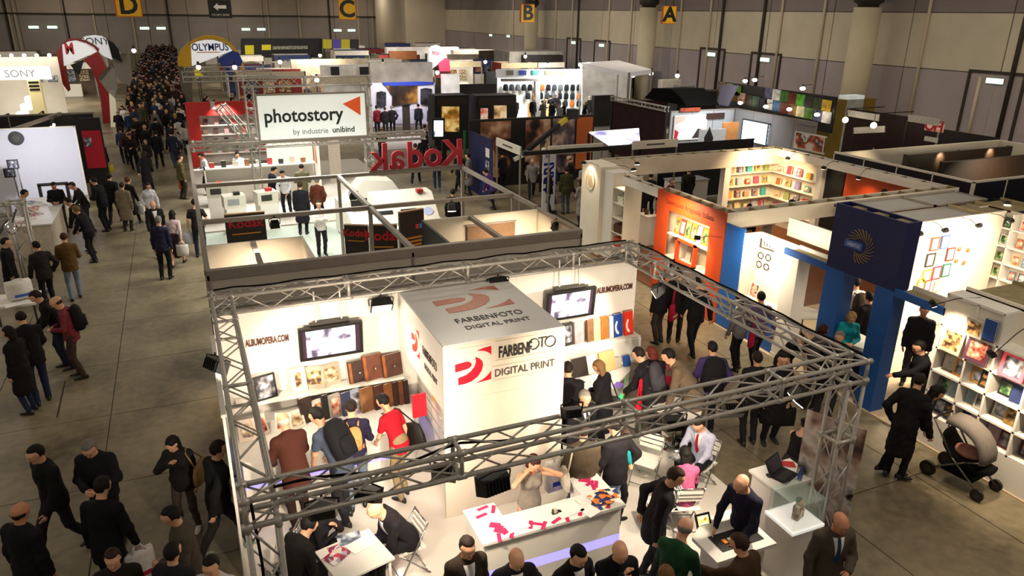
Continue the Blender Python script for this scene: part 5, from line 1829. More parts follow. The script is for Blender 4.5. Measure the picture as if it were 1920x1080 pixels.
t = thing('board_roof','brown open board roof beyond the grey film ceiling','roof',(17.3,11.4,2.7))
MB().span((17.3,11.3,2.7),(19.3,12.25,2.72)).build('board',RAW,t,world=True)
for x in (17.3,18.3,19.26):
 MB().span((x,11.3,2.72),(x + .04,12.25,2.8)).build('rib',RAW,t,world=True)
# counter with papers between the columns
t = thing('paper_table','white table with paper rolls in the doorway of the navy tower','table',(XF + .2,9.2,.03))
MB().span((XF + .35,9.2,.92),(XF + 1.0,10.2,.96)).build('table_top',GLOSSW,t,world=True)
MB().span((XF + .4,9.25,.03),(XF + .95,10.15,.92)).build('body',NAVY,t,world=True)
leaflet((XF + .6,9.5,.961),.4,.5,'large white sheets on the table in the tower doorway',PAPER,.3,t=.02)
t = thing('serving_counter','white counter strewn with cards under the blue wall','counter',(XF + .05,11.6,.03))
MB().span((XF + .02,11.5,.95),(XF + .44,12.72,.99)).build('counter_top',GLOSSW,t,world=True)
MB().span((XF + .06,11.54,.03),(XF + .40,12.68,.95)).build('body',BLUE,t,world=True)
frame_pic((XF + .25,12.52,.99),.3,.36,'poster with a red flower standing on the counter under the blue wall',paint('d8cfc4'),picture_mat('flower',['3a2018','d8321e','e8b8a0','402820'],9,seed=5),rz=-PI / 2,lean=10)
for i in range(4):
 leaflet((XF + .22,11.68 + .2 * i,.991),.16,.22,'card lying on the counter under the blue wall',paint(['e8d8c0','f0c8c0','e8e0d0','d8b890'][i]),.3 * i,'cards on the white counter')
round_table((12.5,11.75,.03),.4,.75,'round white table behind the grey white column')
# lintel from the tower to the bookcase
t = thing('lintel','lintel with a blue strip between the navy tower and the bookcase wall','beam',(XF,7.7,2.4))
MB().span((XF,7.7,2.42),(XF + .05,8.72,2.56)).build('blue_strip',BLUE,t,world=True)
MB().span((XF + .05,7.7,2.42),(XF + .46,8.72,2.48)).build('soffit',RAW,t,world=True)
MB().span((XF + .46,7.7,2.42),(XF + .5,8.72,2.56)).build('back_strip',WHITE,t,world=True)
t = thing('grey_hanging','grey cloth hanging in the doorway beside the bookcase','curtain',(XF + 1.0,8.2,.4))
cur = MB()
for j in range(8):
 cur.tube((XF + 1.0 + .02 * (j % 2),8.0 + j * .05,.03),(XF + 1.0 + .03 * (j % 2),8.0 + j * .05,2.4),.03,6)
cur.build('fold',cloth('8c7a66'),t,world=True)
# --- the white bookcase wall full of albums
t = thing('bookcase','large white bookcase wall filled with wedding albums beside the pushchair','bookcase',(XF,4.4,.03))
ya,yb,D = 4.4,7.72,.36
MB().span((XF + D,ya,.03),(XF + D + .03,yb,2.82)).build('back_board',WARMW,t,world=True)
lev = [.03,.57,1.0,1.4,1.82,2.25]
for z in lev:
 MB().span((XF,ya,z),(XF + D,yb,z + .035)).build('shelf_board',WHITE,t,world=True)
MB().span((XF,6.72,2.80),(XF + D,yb,2.84)).build('shelf_board',WHITE,t,world=True)
MB().span((XF,ya,.065),(XF + .03,yb,.57)).build('plinth_board',WHITE,t,world=True)
for y in (7.69,7.15,6.71,6.14,5.6,5.0,4.4):
 MB().span((XF,y,.57),(XF + D,y + .035,2.82 if y > 6.7 else 2.28)).build('divider',WHITE,t,world=True)
MB().span((XF + .02,6.745,1.86),(XF + .05,7.69,2.8)).build('upper_panel',WARMW,t,world=True)
bc = [('e8dcc8','cream'),('c3a5b4','rose'),('4a2a4a','plum'),('d83a4e','red'),('e8a040','orange'),('9ab0b8','pale blue'),('2a3a6a','navy'),('b4883c','gold'),('5a1a22','wine'),('d8cfc0','ivory'),('7a6488','violet'),('1c1c20','black')]
cells = [(7.15,7.69),(6.71,7.15),(6.14,6.71),(5.6,6.14),(5.0,5.6)]
k = 0
for ci,(c0,c1) in enumerate(cells):
 for li in range(1,5):
  for s in range(2):
   k += 1
   c,n = bc[(k * 5 + ci * 3 + li) % 12]
   y = c0 + (c1 - c0) * (.3 + .42 * s)
   hh = .3 if s == 0 else .26
   album((XF + .16 + .06 * s,y,lev[li] + .036),.22,hh,.05,mat('bk_' + c,hexs(c),.5,var=.1,scale=10),'%s album in the white bookcase, %s column from the tower, %s shelf, %s copy' % (n,ORD[ci],ORD[li - 1],'far' if s else 'near'),
      rz=-PI / 2 + (.2 if k % 3 == 0 else 0),lean=9,group='albums in the white bookcase',print_=PIC[k % 6] if k % 3 else None)
for i,(y,z,w,h,c,n) in enumerate(((7.45,1.86,.38,.42,'d8c0a4','beige patterned album standing on the bookcase ledge'),(7.0,1.88,.4,.44,'6a3a4e','plum album with a white band displayed on the bookcase front'),(6.4,1.862,.4,.4,'e0485a','bright red and orange album displayed on the bookcase front'),
          (7.1,2.3,.3,.3,'b9b0a4','grey printed card pinned at the top of the bookcase'),(6.85,2.35,.2,.34,'1f4a94','blue folder pinned at the top of the bookcase'))):
 album((XF - .04 - (.03 if i > 2 else 0),y,z),w,h,.04,mat('bk_' + c,hexs(c),.5,var=.1,scale=10),n,rz=-PI / 2,lean=10 if i < 3 else 0,group='albums displayed on the bookcase front',print_=PIC[(i * 2 + 1) % 6] if i != 4 else None)
t = thing('ceiling_board','wide brown board ceiling behind the top of the bookcase','roof',(XF + .4,5.0,2.76))
MB().span((XF + .4,4.4,2.76),(XF + 4.5,7.7,2.79)).build('board',RAW,t,world=True)
for x in (XF + .4,XF + 1.6,XF + 2.8,XF + 4.0):
 MB().span((x,4.4,2.79),(x + .05,7.7,2.85)).build('rib',RAW,t,world=True)
MB().span((XF + .4,4.4,2.72),(XF + .44,7.7,2.9)).build('edge_board',WARMW,t,world=True)
arm_lamp((XF + .3,7.35,2.84),(XF - .45,7.62,2.72),'black halogen lamp on an arm over the bookcase, near the navy tower',110,'halogen lamps over the bookcase',target=(XF + .1,7.2,1.3))
arm_lamp((XF + .3,6.4,2.84),(XF - .45,6.5,2.3),'black halogen lamp on an arm over the bookcase, near the picture edge',110,'halogen lamps over the bookcase',target=(XF + .1,6.2,1.1))
arm_lamp((XF + .3,5.5,2.84),(XF - .45,5.5,2.6),'black halogen lamp on an arm over the near end of the bookcase',110,'halogen lamps over the bookcase',target=(XF + .1,5.4,1.1))
area('blue_stand_light',(14.5,9.6,2.7),(14.5,10.5,0),1.5,170,(1,.82,.58))
area('frame_wall_light',(16.3,9.8,2.7),(16.3,11.3,1.6),1.2,95,(1,.84,.62))
area('white_wall_light',(XF - .5,12.1,2.7),(XF + .5,12.1,1.5),.6,62,(1,.84,.6))
for i,(a,b) in enumerate((((15.4,11.2,2.8),(15.2,10.7,2.72)),((16.4,11.2,2.8),(16.3,10.7,2.72)),((17.4,11.2,2.8),(17.4,10.7,2.72)),((14.6,11.2,2.8),(14.4,10.7,2.72)))):
 arm_lamp(a,b,'halogen arm lamp on top of the frame wall, %s in the row' % ORD[i],20,'halogen lamps on the frame wall',target=(b[0],11.3,1.4))
arm_lamp((18.9,12.2,2.8),(18.9,11.8,2.75),'single bright halogen lamp near the back corner of the blue stand',30,'halogen lamps on the frame wall',target=(18.6,11.5,1.0))
# ------------------------------------------------------------------ the black walled stand behind
NB = mat('black_navy_panel',(10,12,24),.5,var=.04,scale=3)
panel_wall('black_wall','long black wall with a pale top edge behind the orange stand',(20.5,13.9),(20.5,19.0),0,2.8,m=NB,profile=WARMW,mod=1.27,th=.08)
panel_wall('black_wall','black front wall running off to the picture edge',(20.55,13.9),(27.5,13.9),0,2.8,m=NB,profile=WARMW,mod=1.4,th=.08)
panel_wall('black_wall','low navy wall in front of the black walled stand',(19.6,12.3),(27.5,12.3),0,2.5,m=NAVY,profile=NB,mod=1.4,th=.08)
panel_wall('cream_wall','cream back wall with warm spots inside the black walled stand',(20.6,19.0),(29.0,19.0),0,2.75,m=WARMW,profile=None,mod=1.4,th=.08)
panel_wall('cream_wall','cream side wall of the black walled stand',(29.0,13.9),(29.0,19.0),0,2.75,m=WARMW,profile=None,mod=1.27,th=.08)
for i,(y,z0,z1,lab) in enumerate(((16.4,1.75,2.75,'dark brown hanging shelf front across the middle of the black walled stand'),(17.8,2.0,2.75,'dark brown shelf front near the back of the black walled stand'))):
 t = thing('dark_fascia',lab,'fascia',(22.6,y,0))
 MB().span((22.6,y,z0),(28.0,y + .1,z1)).build('board',mat('dark_brown',(40,26,16),.5,var=.1),t,world=True)
 for x in (22.6,25.3,27.95):
  MB().span((x,y + .1,0),(x + .05,y + .2,z1)).build('post',BLACK,t,world=True)
t = thing('goods_shelf','long white shelf with small boxed goods inside the black walled stand','shelf unit',(22.6,16.6,0))
MB().span((22.6,16.5,1.2),(28.0,16.9,1.24)).build('shelf_board',WARMW,t,world=True)
MB().span((22.6,16.9,0),(28.0,16.95,1.8)).build('back_board',WHITE,t,world=True)
for i in range(14):
 c = ['c8c0b4','2a2a2a','b8b0a8','22348a','d8d0c8','8a6a50','c02a2a','6a6a6a'][i % 8]
 album((22.8 + i * .37,16.7,1.242),.16,.22 + .05 * (i % 3),.1,paint(c),'small boxed item on the long white shelf, %s from its left end' % ORD[i],lean=0,group='boxed goods on the long shelf',name='goods_box',cat='box')
for x in (21.6,24.2,26.8):
 spot('black_stand_lamp',(x,17.6,2.7),(x,19,1.8),60,90,(1,.8,.5))
area('black_stand_light',(24.5,15.2,2.7),(25,16.6,1.2),1.5,90,(1,.84,.6))
# ================================================================== stands between the print stand and the far aisle
KX0,KX1,KZ = .06,7.21,3.0
GREYW = mat('grey_wall_panel',(190,180,168),.6,var=.02,scale=2)
def profile_beam(a,b,lab,w=.09,group='grey frame beams of the film stand',name='frame_beam',m=None):
 o = thing(name,lab,'beam',a,0,group)
 MB().bar(a,b,w,w).build('profile',m or PROFILE,o,world=True)
 a,b = Vector(a),Vector(b)
 d = (b - a).normalized() * .06
 for p in (a + d,b - d):
  MB().box(p,(w * 1.15,w * 1.15,w * 1.15)).build('connector',m or PROFILE,o,world=True)
 return o
t = panel_wall('grey_wall','long grey back wall with a broad top rail behind the print stand',(KX0,12.9),(KX1,12.9),0,KZ,m=GREYW,profile=True,mod=3.58,th=.12,cap=.17)
panel_wall('grey_wall','grey side wall of the film stand along the right-hand aisle',(KX1,12.95),(KX1,15.0),0,KZ - .03,m=WARMW,profile=True,mod=1.0,th=.07,cap=.07)
BMS = [((KX0,12.9,KZ - .05),(KX0,26.3,KZ - .05),'grey frame beam along the left aisle edge of the film stand'),((3.66,12.95,KZ - .05),(3.66,20.0,KZ - .05),'silver middle beam running away from the grey wall'),
    ((KX1,15.0,KZ - .05),(KX1,20.0,KZ - .05),'grey frame beam on the right side of the film stand'),((KX0,16.35,KZ - .05),(KX1,16.35,KZ - .05),'grey cross beam nearest the grey wall'),
    ((KX0,20.0,KZ - .05),(KX1,20.0,KZ - .05),'grey cross beam under the big red letters'),((KX0,26.3,KZ - .05),(8.1,26.3,KZ - .05),'grey cross beam under the white orange triangle sign'),((.95,12.95,KZ - .1),(.95,14.6,KZ - .1),'pale beam over the left cabin'),
    ((5.55,12.95,KZ - .1),(5.55,14.9,KZ - .1),'pale beam over the right cabin')]
for a,b,lab in BMS:
 profile_beam(a,b,lab)
for (x,y,lab) in ((3.66,16.35,'grey post in the middle of the film stand'),(3.66,20.0,'grey post behind the minilab machine'),(KX1,16.35,'grey post at the right side of the film stand'),(KX1,20.0,'grey post at the far right corner of the film stand'),(KX0,20.0,'grey post on the aisle side of the film stand'),
     (KX0,16.35,'grey post near the black shirted man'),(KX0,26.3,'grey post at the aisle corner of the triangle sign stand')):
 profile_beam((x,y,0),(x,y,KZ - .1),lab,.08,'posts of the film stand','frame_post')
# white cabins inside
panel_wall('cabin_wall','white back wall of the left cabin inside the film stand',(KX0 + .05,14.6),(1.87,14.6),0,KZ - .06,m=WARMW,profile=None,mod=.9,th=.05)
panel_wall('cabin_wall','white side wall of the left cabin inside the film stand',(1.87,12.97),(1.87,14.6),0,KZ - .06,m=WARMW,profile=None,mod=.82,th=.05)
panel_wall('cabin_wall','white back wall with a brown board in the right cabin',(4.47,14.9),(KX1 - .04,14.9),0,KZ - .06,m=WARMW,profile=None,mod=.9,th=.05)
panel_wall('cabin_wall','cabin side wall that is black on its outer face',(4.45,12.97),(4.45,14.9),0,KZ - .06,m=BLACK,profile=None,mod=.95,th=.05)
t = thing('notice_board','brown board on the back wall of the right cabin','board',(6.0,14.86,1.9))
MB().span((5.45,14.83,1.6),(6.6,14.865,2.72)).build('board',mat('brown_board',(126,96,70),.7,var=.05),t,world=True)
MB().span((5.42,14.825,2.72),(6.63,14.87,2.75)).build('edge',PROFILE,t,world=True)
area('cabin_light',(6.3,13.8,2.9),(6.3,14.6,1),.6,45,(1,.8,.55))
area('cabin_light_left',(1.0,13.7,2.9),(1.0,14.5,1),.6,30,(1,.8,.58))
# black clip lamps
for i,(x,y,z,lab) in enumerate(((7.16,13.9,2.97,'black clip lamp on the right beam of the film stand'),(5.6,16.3,2.95,'round black lamp glowing on the nearest cross beam'),(1.55,16.3,2.95,'black lamp hanging from the left part of the nearest cross beam'),(3.7,18.3,2.95,'black lamp on the silver middle beam'))):
 floodlight((x,y,z - .18),(x - .1,y - (.6 if i == 1 else -.8),.8),lab,.2,60,'clip lamps of the film stand',hang=.2)
# dark sign boards with red lettering
KRED = mat('film_red',(170,12,30),.5,emit=.06,var=.02)
KYEL = mat('film_yellow',(214,140,24),.6,var=.02)
DBR = mat('dark_display',(34,22,18),.5,var=.06)
def dark_sign(px0,py0,px1,py1,y,lab,txt,size,dx=0.0,rz=0.0):
 a,b = PY(px0,py0,y),PY(px1,py1,y)
 o = thing('display_board',lab,'display board',((a.x + b.x) / 2,y,0),rz,'dark display boards in the film stand')
 w,h = abs(b.x - a.x),max(a.z,b.z)
 MB().span((-w / 2,-.04,0),(w / 2,.04,h)).build('board',DBR,o)
 MB().span((-w / 2,-.05,h),(w / 2,.05,h + .03)).build('top_edge',mat('tan_edge',(150,118,84),.6),o)
 if txt:
  text(txt,size,KRED,o,(dx,-.046,h - size * .75),R_FRONT,depth=.004,bold=.006)
  MB().span((-w * .36,-.046,h - size * 1.6),(w * .36,-.041,h - size * 1.52)).build('yellow_line',KYEL,o)
 return o
dark_sign(420,404,500,440,19.2,'low black display board with red lettering behind the left cabin','Kodak',.32)
dark_sign(645,425,692,470,17.3,'dark display board with red lettering left of the middle beam','Kodak',.24,rz=-.5)
dark_sign(692,425,745,465,17.0,'dark display board with bold red lettering behind the middle post','Kodak',.34,rz=-.35)
o = dark_sign(745,398,797,440,18.2,'dark brown display board with small yellow lines and coloured squares','',.2,rz=.25)
for i in range(5):
 MB().span((-.32 + .03 * i,-.047,1.55 - .1 * i),(.3 - .02 * i,-.041,1.6 - .1 * i)).build('text_line',KYEL,o)
for i,c in enumerate(('d83a2a','2a8ad8','e8c83a')):
 MB().span((.1 + .12 * i,-.047,1.8),(.2 + .12 * i,-.041,1.92)).build('colour_square',paint(c),o)
# big mirrored letters on the far cross beam, seen from behind
t = thing('letter_sign','big red letters standing on a beam and seen from behind, mirror reversed','sign',(5.87,20.0,KZ))
KR = mat('letter_red',(172,20,42),.5,var=.02)
for ch,x in (('K',6.93),('o',6.34),('d',5.82),('a',5.3),('k',4.83)):
 text(ch,1.0,KR,t,(x - 5.87,0,.36),(PI / 2,0,PI),depth=.04,bold=.022,name='letter')
MB().span((4.5,19.97,KZ),(7.25,20.03,KZ + .05)).build('rail',PROFILE,t,world=True)
# --- minilab machine and kiosks
CREAMP = mat('machine_cream',(214,208,194),.45,var=.02)
t = thing('minilab','large cream photo printing machine with a blue tray in the film stand','machine',(4.3,21.0,0))
MB().span((4.2,21.2,.1),(7.0,22.6,1.15)).build('cabinet',CREAMP,t,world=True)
MB().prism([(21.2,1.15),(22.6,1.15),(22.6,1.85),(22.0,1.85)],5.0,6.9,'x').build('hood',CREAMP,t,world=True)
MB().prism([(21.2,1.15),(22.6,1.15),(22.6,1.45),(21.6,1.4)],4.2,5.0,'x').build('console',CREAMP,t,world=True)
for x in (5.25,6.0):
 MB().box((x,21.5,1.42),(.5,.05,.12),M=Matrix.Rotation(-.7,3,'X')).build('slot',BLACK,t,world=True)
MB().span((5.1,20.85,1.0),(6.6,21.2,1.06)).build('paper_tray',WHITE,t,world=True)
MB().span((5.3,20.8,.86),(6.4,21.2,.92)).build('blue_tray',paint('4a9ac8'),t,world=True)
MB().box((4.6,22.0,1.62),(.5,.06,.36),M=Matrix.Rotation(-.3,3,'X')).build('monitor',BLACK,t,world=True)
MB().span((6.4,21.9,1.85),(6.6,22.1,1.95)).build('red_lamp',paint('a02a2a'),t,world=True)
MB().lathe([(.14,0),(.14,.01)],n=20).build('badge',paint('b8c4e8'),t,loc=W(t,(6.6,21.42,1.38))).rotation_euler = (.9,0,0)
for x in (4.3,6.9):
 MB().span((x - .06,21.3,0),(x + .06,21.5,.1)).build('foot',BLACK,t,world=True)
t = thing('minilab','second white printing machine behind the mirrored letters','machine',(5.0,24.0,0))
MB().span((4.4,24.0,.1),(6.8,25.0,1.2)).build('cabinet',WHITE,t,world=True)
MB().prism([(4.6,1.2),(6.6,1.2),(6.2,1.8),(5.2,1.9)],24.1,24.9,'y').build('hood',WHITE,t,world=True)
MB().span((6.2,23.97,1.3),(6.5,24.02,1.5)).build('monitor',STEEL,t,world=True)
MB().span((4.5,24.1,.02),(6.7,24.9,.1)).build('plinth',STEEL,t,world=True)
for i,(px,py,lab) in enumerate(((408,368,'white photo kiosk with printed sides near the aisle'),(440,388,'boxy white printer on a stand near the aisle'),(500,380,'small white kiosk with a red lamp'))):
 p = PZ(px,py,.9)
 t = thing('photo_kiosk',lab,'kiosk',(p.x,p.y,0),.1 * i,'photo kiosks in the film stand')
 MB().box((0,0,.45),(.62,.6,.9)).build('stand',WHITE,t)
 MB().box((0,.05,1.1),(.7,.55,.42)).build('printer',CREAMP,t)
 MB().box((-.05,-.235,1.12),(.36,.02,.2)).build('front_grille',STEEL if i != 1 else mat('grille_grey',(150,150,150),.6),t)
 MB().box((.1,0,1.36),(.2,.18,.1)).build('top_unit',(paint('d84a2a'),BLACK,paint('c02030'))[i],t)
area('film_stand_light',(3.0,21.5,5.2),(3.4,21.5,0),3.0,420,(.98,.98,.88))
area('triangle_stand_light',(3.0,29.5,5.0),(3.2,29.5,0),3.0,420,(1,.98,.9))
FLC = mat('mint_carpet',(176,186,176),.85,var=.05,scale=20)
tag(MB().span((.1,16.4,0),(7.2,26.2,.02)).build('floor_platform',FLC),'pale mint floor of the film stand','stand floor',kind='structure')
tag(MB().span((.1,26.4,0),(8.0,38.0,.02)).build('floor_platform',mat('pale_carpet',(196,190,180),.85,var=.05,scale=20)),'pale floor of the triangle sign stand','stand floor',kind='structure')
# --- the white sign with the orange triangle
t = thing('brand_sign','large white hanging sign with black lettering and an orange triangle','sign',(4.1,26.3,3.0))
LIT = mat('sign_white_lit',(228,232,226),.5,emit=.42,var=.01,scale=1)
MB().span((2.33,26.24,3.03),(5.9,26.36,4.47)).build('panel',LIT,t,world=True)
fr = MB()
for (a,b) in (((2.28,26.22,2.98),(5.95,26.38,3.03)),((2.28,26.22,4.47),(5.95,26.38,4.52)),((2.28,26.22,3.03),(2.33,26.38,4.47)),((5.9,26.22,3.03),(5.95,26.38,4.47))):
 fr.span(a,b)
fr.build('frame',PROFILE,t,world=True)
text('photostory',.62,mat('sign_black',(24,30,28),.5,var=0),t,W(t,(3.80,26.233,3.79)),R_FRONT,depth=.006,bold=.012,sx=.93)
text('by industrie',.27,mat('sign_grey',(120,124,122),.5,var=0),t,W(t,(3.98,26.233,3.25)),R_FRONT,depth=.005,sx=.93)
text('unibind',.28,mat('sign_black',(24,30,28),.5,var=0),t,W(t,(5.1,26.233,3.26)),R_FRONT,depth=.005,bold=.004,sx=.95)
MB().prism([(5.12,4.13),(5.74,4.37),(5.72,3.72)],26.225,26.24,'y').build('triangle',mat('triangle_orange',(226,88,26),.5,emit=.2,var=.02),t,world=True)
for (a,b,lab) in (((.2,26.62,2.88),(8.1,26.62,2.88),'silver truss under the white triangle sign'),((2.0,26.9,4.85),(6.25,26.9,4.85),'silver truss above the white triangle sign')):
 truss(lab,a,b,.28,r=.025,detail=False,pitch=.3,group='trusses of the triangle sign stand')
truss('slanting upright truss left of the white triangle sign',(1.25,27.5,4.0),(2.15,27.0,2.8),.3,r=.025,detail=False,pitch=.3,group='trusses of the triangle sign stand')
for (x,lab) in ((2.15,'left upright truss of the triangle sign'),(6.1,'right upright truss of the triangle sign')):
 truss(lab,(x,26.9,0),(x,26.9,4.7),.26,r=.025,up=(0,1,0),detail=False,pitch=.3,name='truss_tower',group='trusses of the triangle sign stand')
# --- red framed shelf stand behind
t = thing('red_frame_stand','red portal wall framing white shelves with small photo goods','stand wall',(.2,38.4,0))
REDW = mat('red_wall',(196,30,22),.55,var=.03)
MB().span((.2,38.4,0),(.75,38.6,3.02)).build('side_board',REDW,t,world=True)
MB().span((.75,38.4,2.4),(4.2,38.6,3.02)).build('header_board',REDW,t,world=True)
MB().span((.75,39.2,0),(4.2,39.25,2.6)).build('back_board',WHITE,t,world=True)
MB().span((1.3,38.36,2.7),(1.5,38.4,3.05)).build('lamp_box',mat('lamp_box',(200,196,188),.5),t,world=True)
for z in (.5,.95,1.4,1.85):
 MB().span((.75,38.8,z),(4.2,39.2,z + .04)).build('shelf_board',WHITE,t,world=True)
k = 0
for z in (.54,.99,1.44,1.89):
 for i in range(7):
  k += 1
  album((.95 + i * .42 + .06 * (k % 3),39.0,z),.2,.22 + .05 * (k % 3),.1,paint(['3a3a3a','c84a3a','b8b0a8','8a6a5a','5a3a3a','d8a0a0'][k % 6]),'small photo gadget on the white shelves inside the red portal',lean=5,group='goods inside the red portal',name='shelf_item',cat='goods')
spot('red_portal_lamp',(1.8,37.9,2.8),(1.8,39.2,1.6),160,110,(1,.95,.85))
# white shelves and tables of that stand
t = thing('display_shelf','low white display shelf with small goods in front of the red portal','shelf unit',(.3,30.0,0))
MB().span((.5,29.8,.9),(4.6,30.4,.95)).build('shelf_board',WHITE,t,world=True)
MB().span((.5,30.35,0),(4.6,30.4,1.5)).build('back_board',WHITE,t,world=True)
MB().span((.5,29.8,0),(.55,30.4,1.5)).build('side_board',WHITE,t,world=True)
MB().span((.5,29.8,1.46),(4.6,30.4,1.5)).build('shelf_board',WHITE,t,world=True)
for i in range(9):
 album((.8 + i * .42,30.0,1.502),.18,.2 + .06 * (i % 2),.1,paint(['b03a3a','2a2a2a','c8b8a8','8a5a3a','d8d0c8'][i % 5]),'small boxed item on the low white display shelf',lean=0,group='goods on the low white shelf',name='shelf_item',cat='goods')
t = thing('partition_panel','white partition panel with an orange arrow behind the black chairs','partition',(4.0,32.9,0))
MB().span((3.1,32.9,0),(5.0,32.96,2.4)).build('panel',WHITE,t,world=True)
MB().span((5.05,32.1,0),(5.15,32.9,2.6)).build('panel',WHITE,t,world=True)
MB().span((5.6,32.5,0),(6.1,32.6,2.6)).build('panel',mat('beige_panel',(176,164,150),.6),t,world=True)
MB().prism([(32.15,1.0),(32.5,1.0),(32.5,2.1)],5.02,5.05,'x').build('orange_arrow',mat('arrow_orange',(214,100,40),.5),t,world=True)
BLKCH = BLACK
for i,(px,py) in enumerate(((495,318),(520,316),(500,328),(530,326))):
 p = PZ(px,py,.45)
 o = thing('tub_chair','black tub chair at the grey table under the triangle sign','chair',(p.x,p.y,0),(0,0,PI,PI)[i],'black tub chairs')
 MB().lathe([(.24,.40),(.26,.44),(.22,.47)],n=14).build('seat',BLACK,o)
 b = MB()
 b.rings([[((.26 + e) * math.cos(a) ,-(.26 + e) * math.sin(a),z) for a in [PI * (i2 / 10) for i2 in range(11)]] for e,z in ((0,.44),(.03,.6),(.03,.78),(-.0,.78),(-.02,.6),(-.03,.46))],caps=False)
 b.build('backrest',BLACK,o)
 for s in ((-.15,-.15),(.15,-.15),(-.15,.15),(.15,.15)):
  MB().tube((s[0],s[1],.41),(s[0] * 1.3,s[1] * 1.3,0),.012,6).build('leg',CHROME,o)
square_table(tuple(PZ(512,325,.72).xy) + (0,),0,1.6,.8,.72,'grey green meeting table among the black tub chairs',mat('table_green',(130,150,140),.4))
# ------------------------------------------------------------------ the camera maker's stand with the tall banner
panel_wall('blue_partition','dark blue partition with small white labels along the aisle',(10.95,26.9),(10.95,29.4),0,2.5,m=NAVY,profile=None,mod=1.25,th=.06)
for i,(y,z) in enumerate(((27.3,1.75),(27.3,1.25))):
 tag(MB().span((10.9,y - .2,z),(10.915,y + .2,z + .35)).build('label_plate',(PAPER,PIC[5])[i]),('white label on the dark blue partition','grey photo label on the dark blue partition')[i],'label')
GREENP = paint('1a5a2a')
tag(MB().span((10.7,29.4,0),(10.78,29.5,2.5)).build('green_pole',GREENP),'slim green pole at the end of the dark blue partition','pole')
POST = [picture_mat('poster_%d' % i,c,1.1,seed=i * 2 + 1) for i,c in enumerate((['0c0a0a','2a1a14','8a5a40','d8b090','141010'],['100c0c','3a2018','a06a50','e0c0a0','1a1212'],['0e0c10','2c2028','6a5a60','c8a890','181014']))]
t = thing('poster_wall','dark poster wall with portraits behind the tall white banner','poster wall',(11.0,29.6,0))
MB().span((11.0,29.6,0),(17.0,29.7,2.9)).build('board',BLACK,t,world=True)
for i,(x0,x1) in enumerate(((11.5,12.9),(13.6,14.8),(14.9,16.0))):
 MB().span((x0,29.57,.4),(x1,29.6,2.8)).build('poster',POST[i],t,world=True)
MB().span((16.1,29.55,.5),(16.9,29.6,2.8)).build('orange_poster',mat('poster_orange',(198,100,34),.6,var=.04),t,world=True)
for (a,b,lab,z,tx) in (((10.72,25.9),(10.72,23.7),'white name fascia along the aisle side of the banner stand',2.6,'Technovision'),((11.7,23.5),(13.9,23.5),'white name fascia left of the bright screen',2.6,'Technovision srl'),((15.1,23.4),(17.1,23.4),'white name fascia under the bright screen',2.6,'Technovision srl')):
 d = Vector((b[0] - a[0],b[1] - a[1],0))
 o = thing('fascia_board',lab,'fascia',(a[0],a[1],z - .15),math.atan2(d.y,d.x),'white name fascias')
 MB().span((0,-.03,0),(d.length,.03,.3)).build('board',WHITE,o)
 MB().span((d.length * .3,-.036,.12),(d.length * .7,-.03,.18)).build('name_print',mat('fascia_ink',(80,76,74),.6,var=.5,scale=90),o)
 for x in (.03,d.length - .03):
  MB().span((x - .025,-.025,-2.45),(x + .025,.025,0)).build('post',PROFILE,o)
profile_beam((10.72,23.5,2.55),(17.1,23.5,2.55),'black beam of the banner stand above its entrance',.14,'beams of the banner stand',m=BLACK)
t = thing('tall_banner','tall white banner with blue vertical lettering','banner',(12.3,24.6,0),.1)
MB().box((0,0,1.25),(.56,.04,2.3)).build('panel',mat('banner_white',(196,194,192),.5,emit=.1,var=.01),t)
MB().box((0,0,.05),(.6,.3,.1)).build('foot',STEEL,t)
text('ARRI',.6,mat('banner_blue',(20,34,150),.5,var=0),t,(0,-.025,1.35),(PI / 2,-PI / 2,0),depth=.005,bold=.02,sx=.95)
text('®',.2,mat('banner_blue',(20,34,150),.5,var=0),t,(-.1,-.025,2.2),(PI / 2,-PI / 2,0),depth=.004)
for i in range(2):
 o = thing('spot_head','cream spotlight standing behind the top of the tall banner','lamp',(12.25 + .3 * i,25.0,2.2),0,'cream spotlights behind the banner')
 MB().lathe([(.08,0),(.1,.1),(.07,.22)],n=12).build('housing',CREAMP,o)
 MB().tube((0,0,-2.2),(0,0,0),.02,6).build('stand_pole',STEEL,o)
t = thing('camera_crane','black camera crane arm with yellow tape rising behind the fascia','camera crane',(14.0,28.0,0))
MB().bar((12.4,27.6,1.6),(15.2,28.6,3.0),.16).build('arm',BLACK,t,world=True)
MB().bar((14.6,28.38,2.72),(15.0,28.52,2.92),.17).build('yellow_tape',paint('d8c020'),t,world=True)
MB().box((15.4,28.7,3.1),(.4,.4,.4)).build('camera_head',BLACK,t,world=True)
MB().tube((13.6,28,0),(13.6,28,2.2),.05,8).build('column',STEEL,t,world=True)
MB().box((12.5,27.6,1.65),(.7,.12,.14),M=Matrix.Rotation(-.4,3,'Y')).build('white_handle',WHITE,t,world=True)
# bright screen table
t = thing('light_screen','large bright lilac projection screen tilted above a black frame','screen',(17.0,30.0,0))
pts = [PZ(1105,247,2.4),PZ(1198,240,2.4),PZ(1200,262,2.2),PZ(1150,276,2.2)]
SCRL = picture_mat('lilac_screen',['8a84c0','d8d4f0','f8f8ff','f4f4ff','b0a8e0'],.7,emit=1.0,seed=3)
MB().add(pts + [p - Vector((0,0,.06)) for p in pts],[(0,1,2,3),(7,6,5,4),(0,4,5,1),(1,5,6,2),(2,6,7,3),(3,7,4,0)]).build('screen_panel',SCRL,t,world=True)
for p in pts:
 MB().bar(p - Vector((0,0,.08)),(p.x,p.y,0),.1).build('post',BLACK,t,world=True)
panel_wall('black_partition','black low partition wall behind the white name fascia',(17.3,24.8),(22.0,24.8),0,2.3,m=NB,profile=None,mod=1.2)
